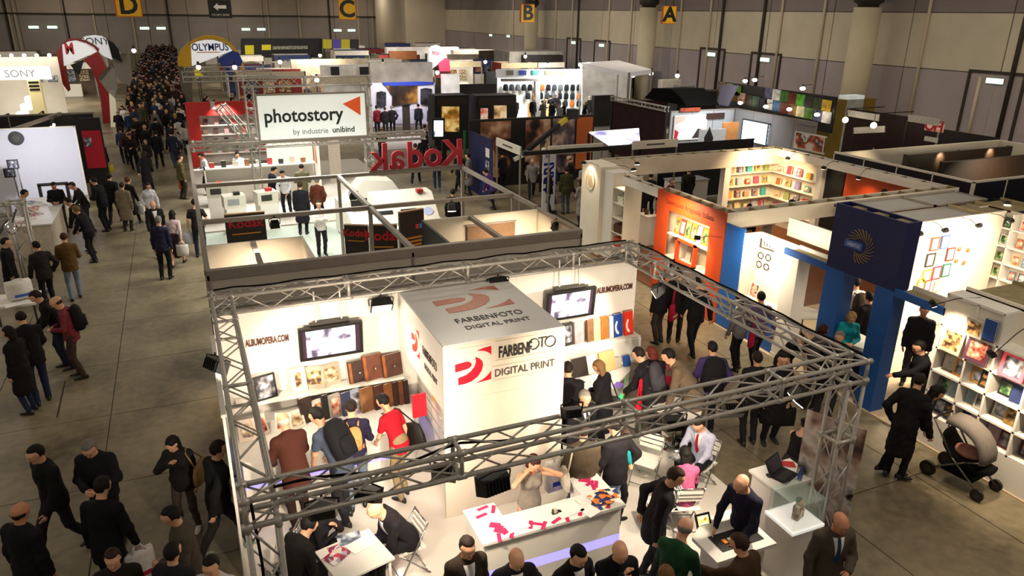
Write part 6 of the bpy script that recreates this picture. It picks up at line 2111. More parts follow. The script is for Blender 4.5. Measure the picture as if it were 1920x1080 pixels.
# ------------------------------------------------------------------ dark curtained stage and the grey studio stand
t = thing('dark_stage','dark maroon curtained stage box with a silver top rail','stage',(21.4,30.4,0))
MAR = mat('maroon_curtain',(46,14,14),.9,var=.2,scale=4)
MB().span((21.4,30.4,0),(21.46,35.4,2.7)).build('side_curtain',MAR,t,world=True)
MB().span((21.4,35.4,0),(25.0,35.46,2.7)).build('back_curtain',MAR,t,world=True)
for y in (30.4,35.4):
 MB().span((21.36,y - .05,0),(21.46,y + .05,3.0)).build('post',BLACK,t,world=True)
truss('silver truss along the top of the dark maroon stage',(21.4,30.4,2.88),(21.4,35.4,2.88),.2,detail=False,pitch=.35)
tag(MB().prism([(31.0,2.9),(34.8,2.9),(34.0,3.5),(32.4,3.6),(31.6,3.3)],23.0,25.0,'x').build('draped_cover',BLKCLOTH),'heap of black cloth draped over the stage roof','cloth')
tag(MB().prism([(30.4,2.9),(31.2,2.9),(31.0,3.9),(29.8,3.95)],25.0,25.1,'x').build('grey_flag',cloth('6a6470')),'grey lilac cloth flag beside the draped black cover','cloth')
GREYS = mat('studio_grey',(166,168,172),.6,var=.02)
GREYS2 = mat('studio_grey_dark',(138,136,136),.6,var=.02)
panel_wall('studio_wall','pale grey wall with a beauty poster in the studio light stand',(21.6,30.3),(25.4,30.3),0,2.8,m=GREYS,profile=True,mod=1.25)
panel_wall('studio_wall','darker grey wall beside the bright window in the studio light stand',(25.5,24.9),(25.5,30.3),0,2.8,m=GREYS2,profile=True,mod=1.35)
def ypan(lab,name,cat,px0,py0,px1,py1,y,d,m,group=None,frame=None,ground=False):
 """upright board facing the gallery at distance y, its outline read from the photograph"""
 a,b = PY(px0,py0,y),PY(px1,py1,y)
 x0,x1,z0,z1 = min(a.x,b.x),max(a.x,b.x),max(0,min(a.z,b.z)),max(a.z,b.z)
 z0 = 0 if ground else z0
 o = thing(name,lab,cat,((x0 + x1) / 2,y,z0),0,group)
 e = min(.06,(x1 - x0) * .06) if frame else 0
 MB().span((x0 + e,y - .004,z0 + e),(x1 - e,y + d,z1 - e)).build('panel',m,o,world=True)
 if frame:
  f = MB().span((x0,y - .02,z0),(x1,y + d,z0 + e)).span((x0,y - .02,z1 - e),(x1,y + d,z1)).span((x0,y - .02,z0 + e),(x0 + e,y + d,z1 - e)).span((x1 - e,y - .02,z0 + e),(x1,y + d,z1 - e))
  f.build('frame',frame,o,world=True)
 return o
def xpan(lab,name,cat,px0,py0,px1,py1,x,d,m,group=None,frame=None):
 a,b = PX(px0,py0,x),PX(px1,py1,x)
 y0,y1,z0,z1 = min(a.y,b.y),max(a.y,b.y),max(0,min(a.z,b.z)),max(a.z,b.z)
 o = thing(name,lab,cat,(x,(y0 + y1) / 2,z0),0,group)
 e = min(.06,(y1 - y0) * .06) if frame else 0
 MB().span((x - .004,y0 + e,z0 + e),(x + d,y1 - e,z1 - e)).build('panel',m,o,world=True)
 if frame:
  f = MB().span((x - .02,y0,z0),(x + d,y1,z0 + e)).span((x - .02,y0,z1 - e),(x + d,y1,z1)).span((x - .02,y0 + e,z0 + e),(x + d,y0 + e * 2,z1 - e)).span((x - .02,y1 - e,z0 + e),(x + d,y1,z1 - e))
  f.build('frame',frame,o,world=True)
 return o
ypan('white poster with four lamp portraits on the pale grey studio wall','poster','poster',1265,217,1322,260,30.22,.03,picture_mat('beauty',['e8e8ea','f4f4f6','c82a3a','3a3030','e0c8b8','f0f0f2'],1.6,'voronoi',seed=4),frame=WHITE)
xpan('bright softbox window glowing in the grey studio stand','softbox','softbox',1393,222,1438,275,25.4,.06,mat('softbox',(214,236,248),.5,emit=1.5,var=.03),frame=STEEL)
xpan('dark name board above the portrait photo in the studio stand','name_board','sign',1497,233,1537,240,25.4,.04,mat('nameb',(54,26,16),.5,var=.2,scale=12))
xpan('portrait photo of a couple on the right wall of the studio stand','poster','poster',1492,245,1545,290,25.42,.03,picture_mat('couple',['f0e8dc','e8dcc8','c85a2a','3a2430','f4ece0','5a4a6a'],1.5,seed=6),frame=WHITE)
ypan('dark name board over the corner of the grey studio stand','name_board','sign',1325,213,1358,222,30.2,.04,mat('nameb',(54,26,16),.5))
ypan('small orange and black name plate on the pale grey studio wall','name_board','sign',1276,203,1313,209,30.2,.04,mat('nameb2',(150,60,30),.5,var=.3,scale=9))
ypan('plain wooden door panel in the studio light stand','wood_panel','panel',1356,230,1381,272,28.5,.05,mat('plain_wood',(196,132,70),.6,var=.08,scale=3),ground=True)
ypan('white photo backdrop roll with a hanging strap in the studio stand','backdrop','backdrop',1312,244,1358,275,27.5,.04,mat('backdrop_white',(226,232,236),.6,emit=.25),ground=True)
t = thing('studio_umbrella','dark grey studio umbrella folded on a stand','umbrella',PY(1327,275,26.5),.2)
MB().lathe([(.02,-.6),(.16,-.1),(.2,.4),(.06,.7),(.01,.85)],n=10).build('canopy',cloth('4a4c50'),t)
MB().tube((0,0,-t.location.z),(0,0,-.5),.02,6).build('pole',STEEL,t)
area('studio_light',(23.3,28.0,4.2),(24,30,1.2),1.6,130,(.94,.97,1))
# cover wall: rows of printed squares above the grey stand
t = thing('cover_wall','wall of colourful square magazine covers in three staggered rows','picture wall',(30.0,30.0,0))
tc = ['7a1a14','5a8a2a','3a7a1a','1a1410','24303a','2a1a10','d8d4d0','8a6a4a','5a5a7a','6a2014','2a3a1a','6a4a10','2a4a3a','2a5a8a','c8c49a','e8e4dc','4a9a2a','c8a42a','b08a7a','16243a']
TM = {c: mat('tile_' + c,hexs(c),.5,var=.25,scale=3) for c in tc}
rows = [((1349,153),(1392,163),3.35),((1436,164),(1560,190),3.15),((1360,168),(1440,186),2.6),((1436,185),(1560,212),2.5)]
k = 0
for r,((pa,qa),(pb,qb),_) in enumerate(rows):
 a,b = PX(pa,qa,30.0),PX(pb,qb,30.0)
 n = max(3,round((a.y - b.y) / .62))
 for i in range(n):
  k += 1
  y = a.y + (b.y - a.y) * i / n
  z = a.z + (b.z - a.z) * i / n
  MB().box((30.0,y - .3,z - .28),(.06,.58,.56)).build('cover_tile',TM[tc[(k * 7) % 20]],t,world=True)
MB().span((30.05,PX(1565,200,30).y,1.6),(30.12,PX(1345,160,30).y,3.4)).build('back_board',BLACK,t,world=True)
for (px,py) in ((1397,152),(1415,150),(1505,166),(1388,193),(1436,200),(1480,205),(1532,215)):
 p = PX(px,py,29.5)
 o = thing('clip_spot','glowing clip spotlight before the wall of magazine covers','lamp',p,0,'clip spots at the cover wall')
 MB().ball((0,0,0),(.14,.14,.09),10,6).build('lamp_glass',LAMPW,o)
 MB().lathe([(.05,.08),(.06,.2)],n=8).build('socket',BLACK,o)
 MB().tube((0,0,.15),(.62,0,.2),.015,5).build('arm',BLACK,o)
# maroon stand and its signs
panel_wall('maroon_wall','black and maroon wall with poster prints at the far right',(29.8,22.3),(29.8,27.2),0,3.0,m=mat('maroon_wall',(44,12,14),.5,var=.2,scale=1.5),profile=None,mod=1.2)
panel_wall('dark_wall','dark brown end wall of the maroon stand',(29.8,19.6),(29.8,22.2),0,2.7,m=mat('dark_wall',(36,28,24),.5,var=.1),profile=None,mod=1.3)
xpan('red and yellow square sign at the end of the maroon stand','square_sign','sign',1736,229,1767,249,29.7,.05,mat('rb_sign',(226,190,176),.5,emit=.2))
for s,px,py in (('O',1743,236),('H',1760,238)):
 tag(text(s,.62,RED,None,PX(px,py,29.68),R_LEFT,bold=.02,name='sign_letter'),'red letter %s on the red and yellow square sign' % s,'lettering')
xpan('yellow strip along the foot of the red and yellow sign','yellow_strip','sign',1737,241,1766,247,29.68,.03,mat('rb_yellow',(224,140,30),.5,emit=.2))
xpan('white plate with grey print under the red and yellow sign','white_plate','sign',1734,255,1757,268,29.7,.05,PAPER)
for i,(a,b,lab) in enumerate(((1590,212,'pale name fascia hanging left over the maroon stand'),(1703,221,'pale name fascia hanging right over the maroon stand'),(1601,245,'lower pale name fascia in front of the maroon stand'))):
 p = PX(a,b,28.2)
 q = PX(a + 58,b + 9,28.2) if i < 2 else PX(a + 58,b - 3,28.2)
 o = thing('fascia_board',lab,'fascia',p,0,'pale fascias of the maroon stand')
 MB().bar(p,q,.05,.28).build('board',mat('fascia_pale',(196,192,184),.5),o,world=True)
 MB().bar((p.x,p.y,0),p,.05).build('post',STEEL,o,world=True)
for i,(px,py) in enumerate(((1585,225),(1638,235))):
 p = PX(px,py,27.5)
 o = thing('round_lamp','glowing round lamp hanging over the maroon stand','lamp',p,0,'round lamps over the maroon stand')
 MB().ball((0,0,0),.13,10,7).build('globe',LAMPW,o)
 MB().tube((0,0,.12),(0,0,.5),.015,5).build('cord',BLACK,o)
 MB().bar((0,0,.5),(2.3,0,.5),.04).build('bracket',STEEL,o)
# ================================================================== left row and the far end of the hall
def sheet(pts,y,th,m,nm,parent):
 """outline in pixels -> slab of thickness th whose front lies at distance y"""
 w = [PY(px,py,y) for px,py in pts]
 MB().prism([(p.x,p.z) for p in w],y,y + th,'y').build(nm,m,parent,world=True)
# --- white backdrop stand with black and red end wall
t = thing('backdrop_wall','large white backdrop wall lit from the front at the left aisle','backdrop',(-6,31.7,0))
MB().span((-9.5,31.7,0),(-3.69,31.78,3.0)).build('panel',mat('backdrop_cool',(214,214,226),.6,var=.01),t,world=True)
MB().span((-9.5,31.68,3.0),(-3.66,31.8,3.04)).build('top_edge',CREAMP,t,world=True)
MB().span((-3.69,31.68,0),(-3.64,31.82,3.04)).build('end_edge',WHITE,t,world=True)
spot('backdrop_lamp',(-5.0,28.5,2.6),(-4.8,31.7,1.7),330,80,(.95,.95,1))
t = thing('end_wall','black end wall with a red square field beside the white backdrop','stand wall',(-3.4,33.0,0))
MB().span((-3.7,33.4,0),(-2.95,33.5,3.1)).build('board',BLACK,t,world=True)
MB().span((-3.66,33.37,1.15),(-3.0,33.4,2.62)).build('red_field',mat('crimson',(176,14,40),.5,var=.02),t,world=True)
MB().span((-3.62,33.35,2.0),(-3.36,33.37,2.35)).build('black_square',PIC[5],t,world=True)
panel_wall('black_inner_wall','black inner wall with a thin silver edge behind the white backdrop',(-9.5,36.2),(-3.4,36.2),0,3.0,m=BLACK,profile=PROFILE,mod=1.5)
profile_beam((-5.6,31.8,2.98),(-4.6,36.1,2.98),'slanting grey beam over the black inner wall',.12,'beams of the left stands')
for i,(px,py) in enumerate(((17,222),(82,217),(100,234),(97,239))):
 p = PZ(px,py,2.75)
 o = thing('halogen_spot','small warm halogen spot before the black inner wall','lamp',p,0,'halogen spots at the black inner wall')
 MB().ball((0,0,0),.07,8,6).build('bulb',LAMPW,o)
 MB().lathe([(.05,.05),(.05,.2)],n=8).build('socket',BLACK,o)
 MB().bar((0,0,.2),(0,36.2 - p.y,.22),.03).build('arm',BLACK,o)
for i,(px,py,lab) in enumerate(((30,260,'black round disc mounted on the white backdrop'),(24,308,'upper black square studio lamp before the backdrop'),(18,324,'lower black square studio lamp before the backdrop'))):
 p = PY(px,py,31.6 if i == 0 else 29.5)
 o = thing('wall_disc' if i == 0 else 'studio_lamp',lab,'disc' if i == 0 else 'lamp',p)
 if i == 0:
  MB().tube((0,0,0),(0,.09,0),.24,20).build('disc',BLACK,o)
  MB().tube((0,-.01,0),(0,0,0),.12,16).build('ring',STEEL,o)
 else:
  MB().box((0,0,0),(.32,.12,.3)).build('housing',BLACK,o)
  MB().box((0,-.065,0),(.24,.01,.22)).build('lamp_face',PIC[5],o)
  MB().tube((.1,0,-.15),(.15,0,-p.z),.02,6).build('stand_pole',STEEL,o)
t = thing('standing_portal','thin black standing frame before the white backdrop','frame',(-4.9,30.4,0))
a,b = PY(73,347,30.5),PY(125,345,30.5)
MB().bar((a.x,30.5,0),(a.x,30.5,a.z),.1).build('upright',BLACK,t,world=True)
MB().bar((b.x,30.5,0),(b.x,30.5,a.z),.1).build('upright',BLACK,t,world=True)
MB().bar((a.x - .05,30.5,a.z),(b.x + .05,30.5,a.z),.1).build('header',BLACK,t,world=True)
t = thing('paper_counter','white counter piled with papers and postcards before the backdrop','counter',(-4.6,26,0))
MB().span((-5.25,25.4,.96),(-4.0,29.3,1.0)).build('counter_top',GLOSSW,t,world=True)
MB().span((-5.2,25.45,0),(-4.05,29.25,.96)).build('body',mat('counter_beige',(206,192,170),.6),t,world=True)
for i in range(7):
 leaflet((-4.95 + .13 * (i % 3),25.8 + i * .45,1.001),.5,.36,'loose leaflets on the white counter, %s from the near end' % ('first','second','third','fourth','fifth','sixth','seventh')[i],(BROCH,PAPER,BROCH,PAPER,PIC[3],PAPER,PIC[2])[i],.4 * i,'leaflets on the left counter',t=.02)
tw = PZ(68,552,0)
zt = PY(38,378,tw.y).z
truss('silver truss tower at the left picture edge',(tw.x,tw.y,0),(tw.x,tw.y,zt),.34,r=.03,up=(0,1,0),name='truss_tower',base=True,pitch=.45)
truss('silver truss leading out of the picture at the left',(tw.x - .2,tw.y,zt - .2),(tw.x - 3.5,tw.y - .9,zt - .2),.34,r=.03,detail=False)
p = PY(20,424,20.6)
o = thing('par_lamp','dazzling round stage lamp on the left truss tower','lamp',p)
MB().lathe([(.11,0),(.13,.05),(.09,.25),(.04,.3)],n=14).build('can',CHROME,o).rotation_euler = (PI / 2 + .3,0,.2)
MB().ball((0,-.05,-.02),(.12,.05,.12),12,8).build('lamp_glass',mat('lamp_dazzle',(255,244,226),.4,emit=30,var=0),o)
MB().bar((0,.1,.0),(tw.x - p.x,tw.y - p.y - .1,.15),.03).build('clamp',STEEL,o)
t = thing('cloth_table','small table heaped with white paper bags at the left edge','table',(-4.6,17.6,0))
q = PZ(25,560,.8)
MB().box((q.x,q.y,.76),(1.0,.9,.05)).build('table_top',WHITE,t,world=True)
for sx in (-.45,.45):
 for sy in (-.4,.4):
  MB().bar((q.x + sx,q.y + sy,0),(q.x + sx,q.y + sy,.74),.04).build('leg',STEEL,t,world=True)
tote((q.x + .15,q.y,1.28),'white plastic bag with a blue mark lying on the table at the left edge','e6e0d6',.5,.42,.3,.4,'paper_bag',print_='4a6ac0',handle=.06)
leaflet((q.x + .1,q.y - .3,.786),.5,.4,'sheet of white paper on the table at the left edge',PAPER,.4)
# --- consumer electronics stand and the arches
t = thing('electronics_wall','white lit wall with shelves of glowing cubes at the far left','stand wall',(-8,50,0))
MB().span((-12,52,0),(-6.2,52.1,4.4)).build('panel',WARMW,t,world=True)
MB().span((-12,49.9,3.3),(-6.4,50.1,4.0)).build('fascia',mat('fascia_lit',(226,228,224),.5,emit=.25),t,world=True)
text('SONY',.55,mat('sony_grey',(120,120,120),.5,var=0),t,W(t,(-7.9,49.88,3.62)),R_FRONT,depth=.01)
for i in range(8):
 MB().box((-8.6 + .28 * (i % 4),50.5 + .5 * (i // 4),.9 + .42 * (i % 4)),(.5,.4,.3)).build('lit_cube',mat('cube_lit',(250,246,236),.5,emit=1.3,var=0),t,world=True)
for i in range(9):
 MB().ball((-11.5 + .62 * i,51.6,4.5),.1,8,6).build('top_lamp',LAMPW,t,world=True)
for i in range(2):
 MB().span((-7.6 + .7 * i,51.95,3.0),(-7.1 + .7 * i,52,3.35)).build('tv_screen',PIC[2],t,world=True)
t = thing('shelf_block','black and gold shelf block below the white lit fascia','shelf',(-6.6,47,0))
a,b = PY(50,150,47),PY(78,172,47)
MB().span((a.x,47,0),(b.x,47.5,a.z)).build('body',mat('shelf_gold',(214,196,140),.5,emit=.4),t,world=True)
for i in range(3):
 MB().span((a.x + .05,46.96,b.z + (a.z - b.z) * (.1 + .3 * i)),(b.x - .05,47,b.z + (a.z - b.z) * (.28 + .3 * i))).build('dark_shelf',BLACK,t,world=True)
area('electronics_light',(-8,47,5),(-8,50,1),3,170,(1,.98,.92))
AR = mat('arch_red',(158,16,22),.5,var=.03)
AWH = mat('arch_white',(232,232,232),.5,emit=.45,var=.01)
t = thing('red_arch','tall red and white arch with a red letter at the aisle','arch',(-5,56,0))
sheet([(116,84),(128,78),(142,76),(160,82),(175,92),(182,97),(120,124)],56,.5,AWH,'white_panel',t)
sheet([(103,112),(106,96),(116,84),(119,125),(128,172),(112,150)],55.9,1.4,AR,'left_leg',t)
sheet([(182,97),(188,105),(200,130),(205,160),(208,236),(194,236),(186,165),(172,130),(157,112)],55.95,1.0,AR,'right_leg',t)
sheet([(116,84),(128,77),(142,75),(160,80),(176,89),(183,97),(184,93),(176,86),(160,77),(142,72),(127,74),(114,82)],55.9,1.0,AR,'top_rim',t)
sheet([(132,122),(157,112),(150,138),(146,140)],56.5,.2,BLACK,'black_pennant',t)
text('M',.95,mat('m_red',(214,20,40),.5,var=0),t,W(t,PY(130,92,55.97)),R_FRONT,depth=.01,bold=.03,sx=.7)
t = thing('white_arch','white arch with a black right shoulder behind the red arch','arch',(-4,64,0))
sheet([(146,74),(160,68),(175,66),(190,68),(201,75),(210,112),(196,106),(182,96),(165,84)],64,.6,AWH,'white_panel',t)
sheet([(201,75),(212,80),(222,92),(229,117),(210,108)],63.9,1.0,BLACK,'black_shoulder',t)
sheet([(210,112),(229,117),(242,95),(248,150),(240,160),(222,150)],64.5,.3,mat('arch_grey',(170,162,150),.6),'grey_leg',t)
text('SONY',.7,mat('sony_dark',(40,44,52),.5,var=0),t,W(t,PY(178,78,63.97)),R_FRONT,depth=.01)
t = thing('grey_tower','grey angular information tower beside the red arch','tower',(-4,54,0))
sheet([(186,150),(207,124),(216,132),(220,165),(216,185),(200,170)],54,.5,mat('tower_grey',(128,122,112),.6),'panel',t)
sheet([(183,147),(205,122),(207,126),(188,150)],53.9,.6,mat('tower_olive',(72,66,48),.6),'edge',t)
sheet([(204,170),(214,168),(222,243),(208,243)],54,.4,mat('tower_cream',(216,206,180),.6,emit=.2),'lit_foot',t)
t = thing('olympic_arch','yellow rimmed arch with white name panel and blue diagonal','arch',(2.7,62,0))
YA = mat('arch_yellow',(214,166,22),.5,var=.03)
sheet([(358,83),(370,78),(385,75),(400,75),(415,79),(428,86),(436,95),(360,124)],62,.5,AWH,'white_panel',t)
sheet([(333,112),(338,96),(350,84),(358,82),(359,125),(334,125)],61.9,1.4,YA,'left_leg',t)
sheet([(350,84),(365,74),(385,67),(402,67),(420,72),(436,83),(447,97),(440,97),(428,84),(412,76),(395,73),(378,74),(358,83)],61.9,1.4,YA,'top_rim',t)
sheet([(436,95),(447,98),(455,115),(447,136),(438,144),(425,136),(408,112)],61.95,1.0,mat('arch_blue',(20,50,140),.5),'blue_diagonal',t)
sheet([(455,115),(464,145),(464,150),(442,150),(447,136)],61.9,1.2,YA,'right_leg',t)
sheet([(334,125),(359,125),(362,206),(345,206)],62.2,.8,mat('arch_post',(120,110,96),.6),'aisle_post',t)
text('OLYMPUS',.72,mat('oly_blue',(24,40,120),.5,var=0),t,W(t,PY(394,89,61.97)),R_FRONT,depth=.01,bold=.012,sx=.82)
MB().box(PY(391,98,61.98),(1.6,.03,.06)).build('orange_line',paint('e08a3a'),t,world=True)
for i,(y,z,x0,x1) in enumerate(((60,3.0,.6,6.0),(57,2.9,.4,6.2),(54,2.8,.4,6.2))):
 truss('silver truss crossing below the yellow arch, %s from the front' % ('third','second','first')[i],(x0,y,z),(x1,y,z),.3,detail=False,pitch=.5,group='trusses below the yellow arch')
t = thing('yellow_figure','bright yellow cut-out figure under the yellow arch','cut-out',(1.6,59,0))
sheet([(364,132),(372,130),(376,136),(382,142),(374,143),(371,148),(366,146)],59,.1,mat('cutout_yellow',(226,206,40),.5,emit=.2),'figure',t)
p = PY(371,147,59)
MB().bar((p.x,59.05,0),(p.x,59.05,p.z + .1),.05).build('stick',STEEL,t,world=True)
# --- dark wall with yellow squares, tiles
t = thing('dark_brand_wall','dark wall with yellow squares and a long pale line of print','stand wall',(12,95,0))
DK = mat('brand_dark',(34,32,38),.5,var=.05)
sheet([(452,72),(604,72),(604,108),(452,108)],95,.4,DK,'panel',t)
YS = mat('brand_yellow',(222,204,34),.5,emit=.25)
sheet([(459,85),(476,85),(476,102),(460,102)],94.8,.2,YS,'yellow_square',t)
sheet([(491,84),(508,84),(508,94),(491,94)],94.8,.2,YS,'yellow_plate',t)
sheet([(511,87),(577,86),(577,92),(511,93)],94.8,.2,mat('print_grey',(150,150,130),.5,var=.5,scale=5,emit=.1),'print_line',t)
t = thing('square_display','row of yellow, purple and black squares with cameras','picture wall',(19,94,0))
for i,c in enumerate(('cfc028','5a50a8','cfc028','1c1a1c')):
 sheet([(606 + 17 * i,74),(622 + 17 * i,74),(622 + 17 * i,91),(606 + 17 * i,91)],94,.3,mat('sq_' + c,hexs(c),.5,emit=.15,var=.1),'square',t)
for i,c in enumerate(('b8b028','1c1a1c','9a2a70','1c1a1c')):
 sheet([(624 + 16 * i,93),(639 + 16 * i,93),(639 + 16 * i,102),(624 + 16 * i,102)],94,.3,mat('sq_' + c,hexs(c),.5,emit=.1,var=.1),'square',t)
for px in (608,672):
 p = PY(px,90,94)
 MB().bar((p.x,94.2,0),(p.x,94.2,p.z),.15).build('post',STEEL,t,world=True)
# --- pale boards of the middle distance: (label, name, category, pixel box, distance, depth, colour, glow)
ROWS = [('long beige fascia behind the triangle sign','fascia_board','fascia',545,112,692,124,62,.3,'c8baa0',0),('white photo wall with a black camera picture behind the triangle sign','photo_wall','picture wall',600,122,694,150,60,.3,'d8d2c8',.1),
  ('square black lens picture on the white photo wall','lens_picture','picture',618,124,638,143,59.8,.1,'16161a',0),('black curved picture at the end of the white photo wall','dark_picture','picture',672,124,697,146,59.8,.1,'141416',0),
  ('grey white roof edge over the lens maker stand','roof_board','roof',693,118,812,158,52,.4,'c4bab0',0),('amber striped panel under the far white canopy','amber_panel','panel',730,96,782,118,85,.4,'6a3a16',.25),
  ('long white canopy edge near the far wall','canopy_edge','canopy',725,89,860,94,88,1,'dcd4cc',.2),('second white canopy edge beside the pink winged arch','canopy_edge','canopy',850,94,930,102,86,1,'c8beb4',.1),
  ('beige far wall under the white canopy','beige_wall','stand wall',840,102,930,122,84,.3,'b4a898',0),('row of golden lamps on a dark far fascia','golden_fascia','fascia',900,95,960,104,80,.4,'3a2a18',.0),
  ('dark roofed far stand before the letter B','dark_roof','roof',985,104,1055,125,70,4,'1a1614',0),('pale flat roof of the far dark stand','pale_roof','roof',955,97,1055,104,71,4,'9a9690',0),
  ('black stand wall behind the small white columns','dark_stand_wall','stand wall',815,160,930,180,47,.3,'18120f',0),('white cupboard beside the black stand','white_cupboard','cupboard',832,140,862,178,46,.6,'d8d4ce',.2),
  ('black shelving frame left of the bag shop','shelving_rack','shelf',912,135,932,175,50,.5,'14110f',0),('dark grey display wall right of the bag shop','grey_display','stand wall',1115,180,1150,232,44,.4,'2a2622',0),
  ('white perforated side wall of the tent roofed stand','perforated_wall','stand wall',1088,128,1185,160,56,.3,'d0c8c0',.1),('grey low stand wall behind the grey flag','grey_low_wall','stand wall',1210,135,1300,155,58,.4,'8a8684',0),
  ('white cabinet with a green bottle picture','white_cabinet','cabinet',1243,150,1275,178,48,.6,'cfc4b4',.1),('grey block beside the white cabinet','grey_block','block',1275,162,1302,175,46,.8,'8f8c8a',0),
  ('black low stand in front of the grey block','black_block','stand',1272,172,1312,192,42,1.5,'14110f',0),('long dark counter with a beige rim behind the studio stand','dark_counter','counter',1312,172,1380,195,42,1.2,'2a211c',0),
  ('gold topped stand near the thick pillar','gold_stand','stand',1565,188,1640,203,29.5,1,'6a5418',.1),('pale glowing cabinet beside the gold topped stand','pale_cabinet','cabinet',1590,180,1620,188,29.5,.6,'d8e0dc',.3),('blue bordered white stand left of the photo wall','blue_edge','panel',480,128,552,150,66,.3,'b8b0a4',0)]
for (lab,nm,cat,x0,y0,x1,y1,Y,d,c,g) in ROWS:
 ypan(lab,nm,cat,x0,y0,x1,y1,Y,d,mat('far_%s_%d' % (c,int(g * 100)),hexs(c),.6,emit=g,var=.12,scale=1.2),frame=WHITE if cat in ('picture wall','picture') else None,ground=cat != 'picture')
t = thing('tent_roof','flat white tent roof over the perforated stand wall','roof',(29,57,0))
pts = [PZ(1090,118,4.0),PZ(1160,113,4.0),PZ(1222,130,4.0),PZ(1180,136,4.0)]
MB().add(pts + [p - Vector((0,0,.25)) for p in pts],[(0,1,2,3),(7,6,5,4),(0,4,5,1),(1,5,6,2),(2,6,7,3),(3,7,4,0)]).build('sheet',mat('tent_white',(226,220,220),.6,emit=.15),t,world=True)
for p in pts:
 MB().bar(p,(p.x,p.y,0),.1).build('post',PROFILE,t,world=True)
t = thing('winged_sign','white and magenta rounded sign tower in the middle distance','sign tower',(18,66,0))
sheet([(805,110),(806,95),(812,87),(820,85),(830,90),(838,108),(806,132)],66,.6,AWH,'white_panel',t)
sheet([(822,118),(836,108),(843,112),(844,134),(824,134)],65.9,1.0,mat('sign_magenta',(150,40,74),.5),'magenta_panel',t)
sheet([(801,134),(846,134),(846,146),(801,146)],66.1,1.0,mat('sign_maroon',(120,26,44),.5),'base',t)
sheet([(810,94),(825,98),(824,104),(811,101)],65.8,.1,mat('wing_print',(110,80,96),.5,var=.3,scale=3),'print',t)
# --- lens maker wall
t = thing('lens_wall','white curved wall with two camera pictures and a dark landscape photo','picture wall',(12.5,46,0))
sheet([(693,156),(815,156),(815,236),(693,238)],46,.3,mat('lens_white',(200,194,204),.6,var=.02),'panel',t)
sheet([(717,155),(785,153),(813,154),(813,158),(785,160),(722,161)],45.9,.1,mat('lens_blue',(24,50,150),.5),'blue_strip',t)
sheet([(724,161),(783,160),(783,192),(735,200),(736,180)],45.9,.1,picture_mat('landscape',['140c08','2a1a10','5a3a1c','a0702c','1a100a'],.9,seed=2),'landscape_photo',t)
for (x0,x1,y0,y1) in ((707,724,171,201),(789,810,165,198)):
 sheet([(x0,y0 + 2),((x0 + x1) / 2,y0),(x1,y0 + 2),(x1,y1 - 3),((x0 + x1) / 2,y1),(x0,y1 - 3)],45.88,.1,picture_mat('lens',['0c0c0e','1c1c20','3a3a40','101014'],2,seed=1),'lens_picture',t)
sheet([(740,205),(812,203),(812,232),(740,232)],45.9,.06,mat('print_lilac',(176,172,190),.6,var=.2,scale=1.5),'text_field',t)
t = thing('dark_column','square dark brown column before the lens wall','column',(12.9,44.5,0))
a,b = PY(757,198,44.5),PY(770,250,44.5)
MB().span((a.x,44.5,0),(b.x,44.9,a.z)).build('shaft',mat('column_dark',(44,36,26),.6),t,world=True)
MB().span((a.x - .05,44.45,a.z),(b.x + .05,44.95,a.z + .06)).build('cap',BLACK,t,world=True)
tag(MB().span((9.5,40,0),(19.5,46,.015)).build('floor_platform',mat('lilac_floor',(176,168,166),.7,var=.04)),'grey lilac floor of the lens maker stand','stand floor',kind='structure')
area('lens_light',(12.5,43,5),(12.5,46,1.6),2.5,260,(.97,.96,1))
# --- black showcases
for i,(x0,x1,pics,lab) in enumerate(((815,879,((829,861,200,247),),'black showcase with one golden lit photograph'),(893,968,((902,915,203,243),(927,950,198,245)),'black showcase with two lit photographs'))):
 t = thing('showcase',lab,'showcase',(13.8 + 2.6 * i,39,0))
 sheet([(x0,180),(x1,178),(x1,280),(x0,280)],39,1.2,mat('showcase_black',(14,10,8),.5),'body',t)
 sheet([(x0 + 4,184),(x1 - 4,182),(x1 - 4,197),(x0 + 4,198)],38.95,.1,mat('showcase_brown',(44,28,14),.5,emit=.04),'brown_field',t)
 for j,(p0,p1,q0,q1) in enumerate(pics):
  sheet([(p0,q0),(p1,q0),(p1,q1),(p0,q1)],38.92,.08,picture_mat('lit_photo_%d%d' % (i,j),(['4a2c10','a06a20','f0d080','6a4418'],['8a6a5a','e8c8b0','c02a20','f0e0d0'],['5a4030','c89a60','f0d8b0','402a1c'])[i + j],1.3,seed=3 + i + j,emit=.55),'lit_photo',t)
t = thing('info_screen','upright black screen with a bright blue white picture','screen',(11.3,34,0))
sheet([(811,222),(834,222),(834,262),(811,262)],34,.12,BLACK,'frame',t)
sheet([(814,226),(831,226),(831,256),(814,256)],33.96,.05,picture_mat('info_pic',['90b0e8','d8e8fc','ffffff','3a4a7a'],1.5,emit=1.1,seed=4),'screen_picture',t)
MB().bar((11.35,34.06,0),(11.35,34.06,1.6),.2).build('stand',BLACK,t,world=True)
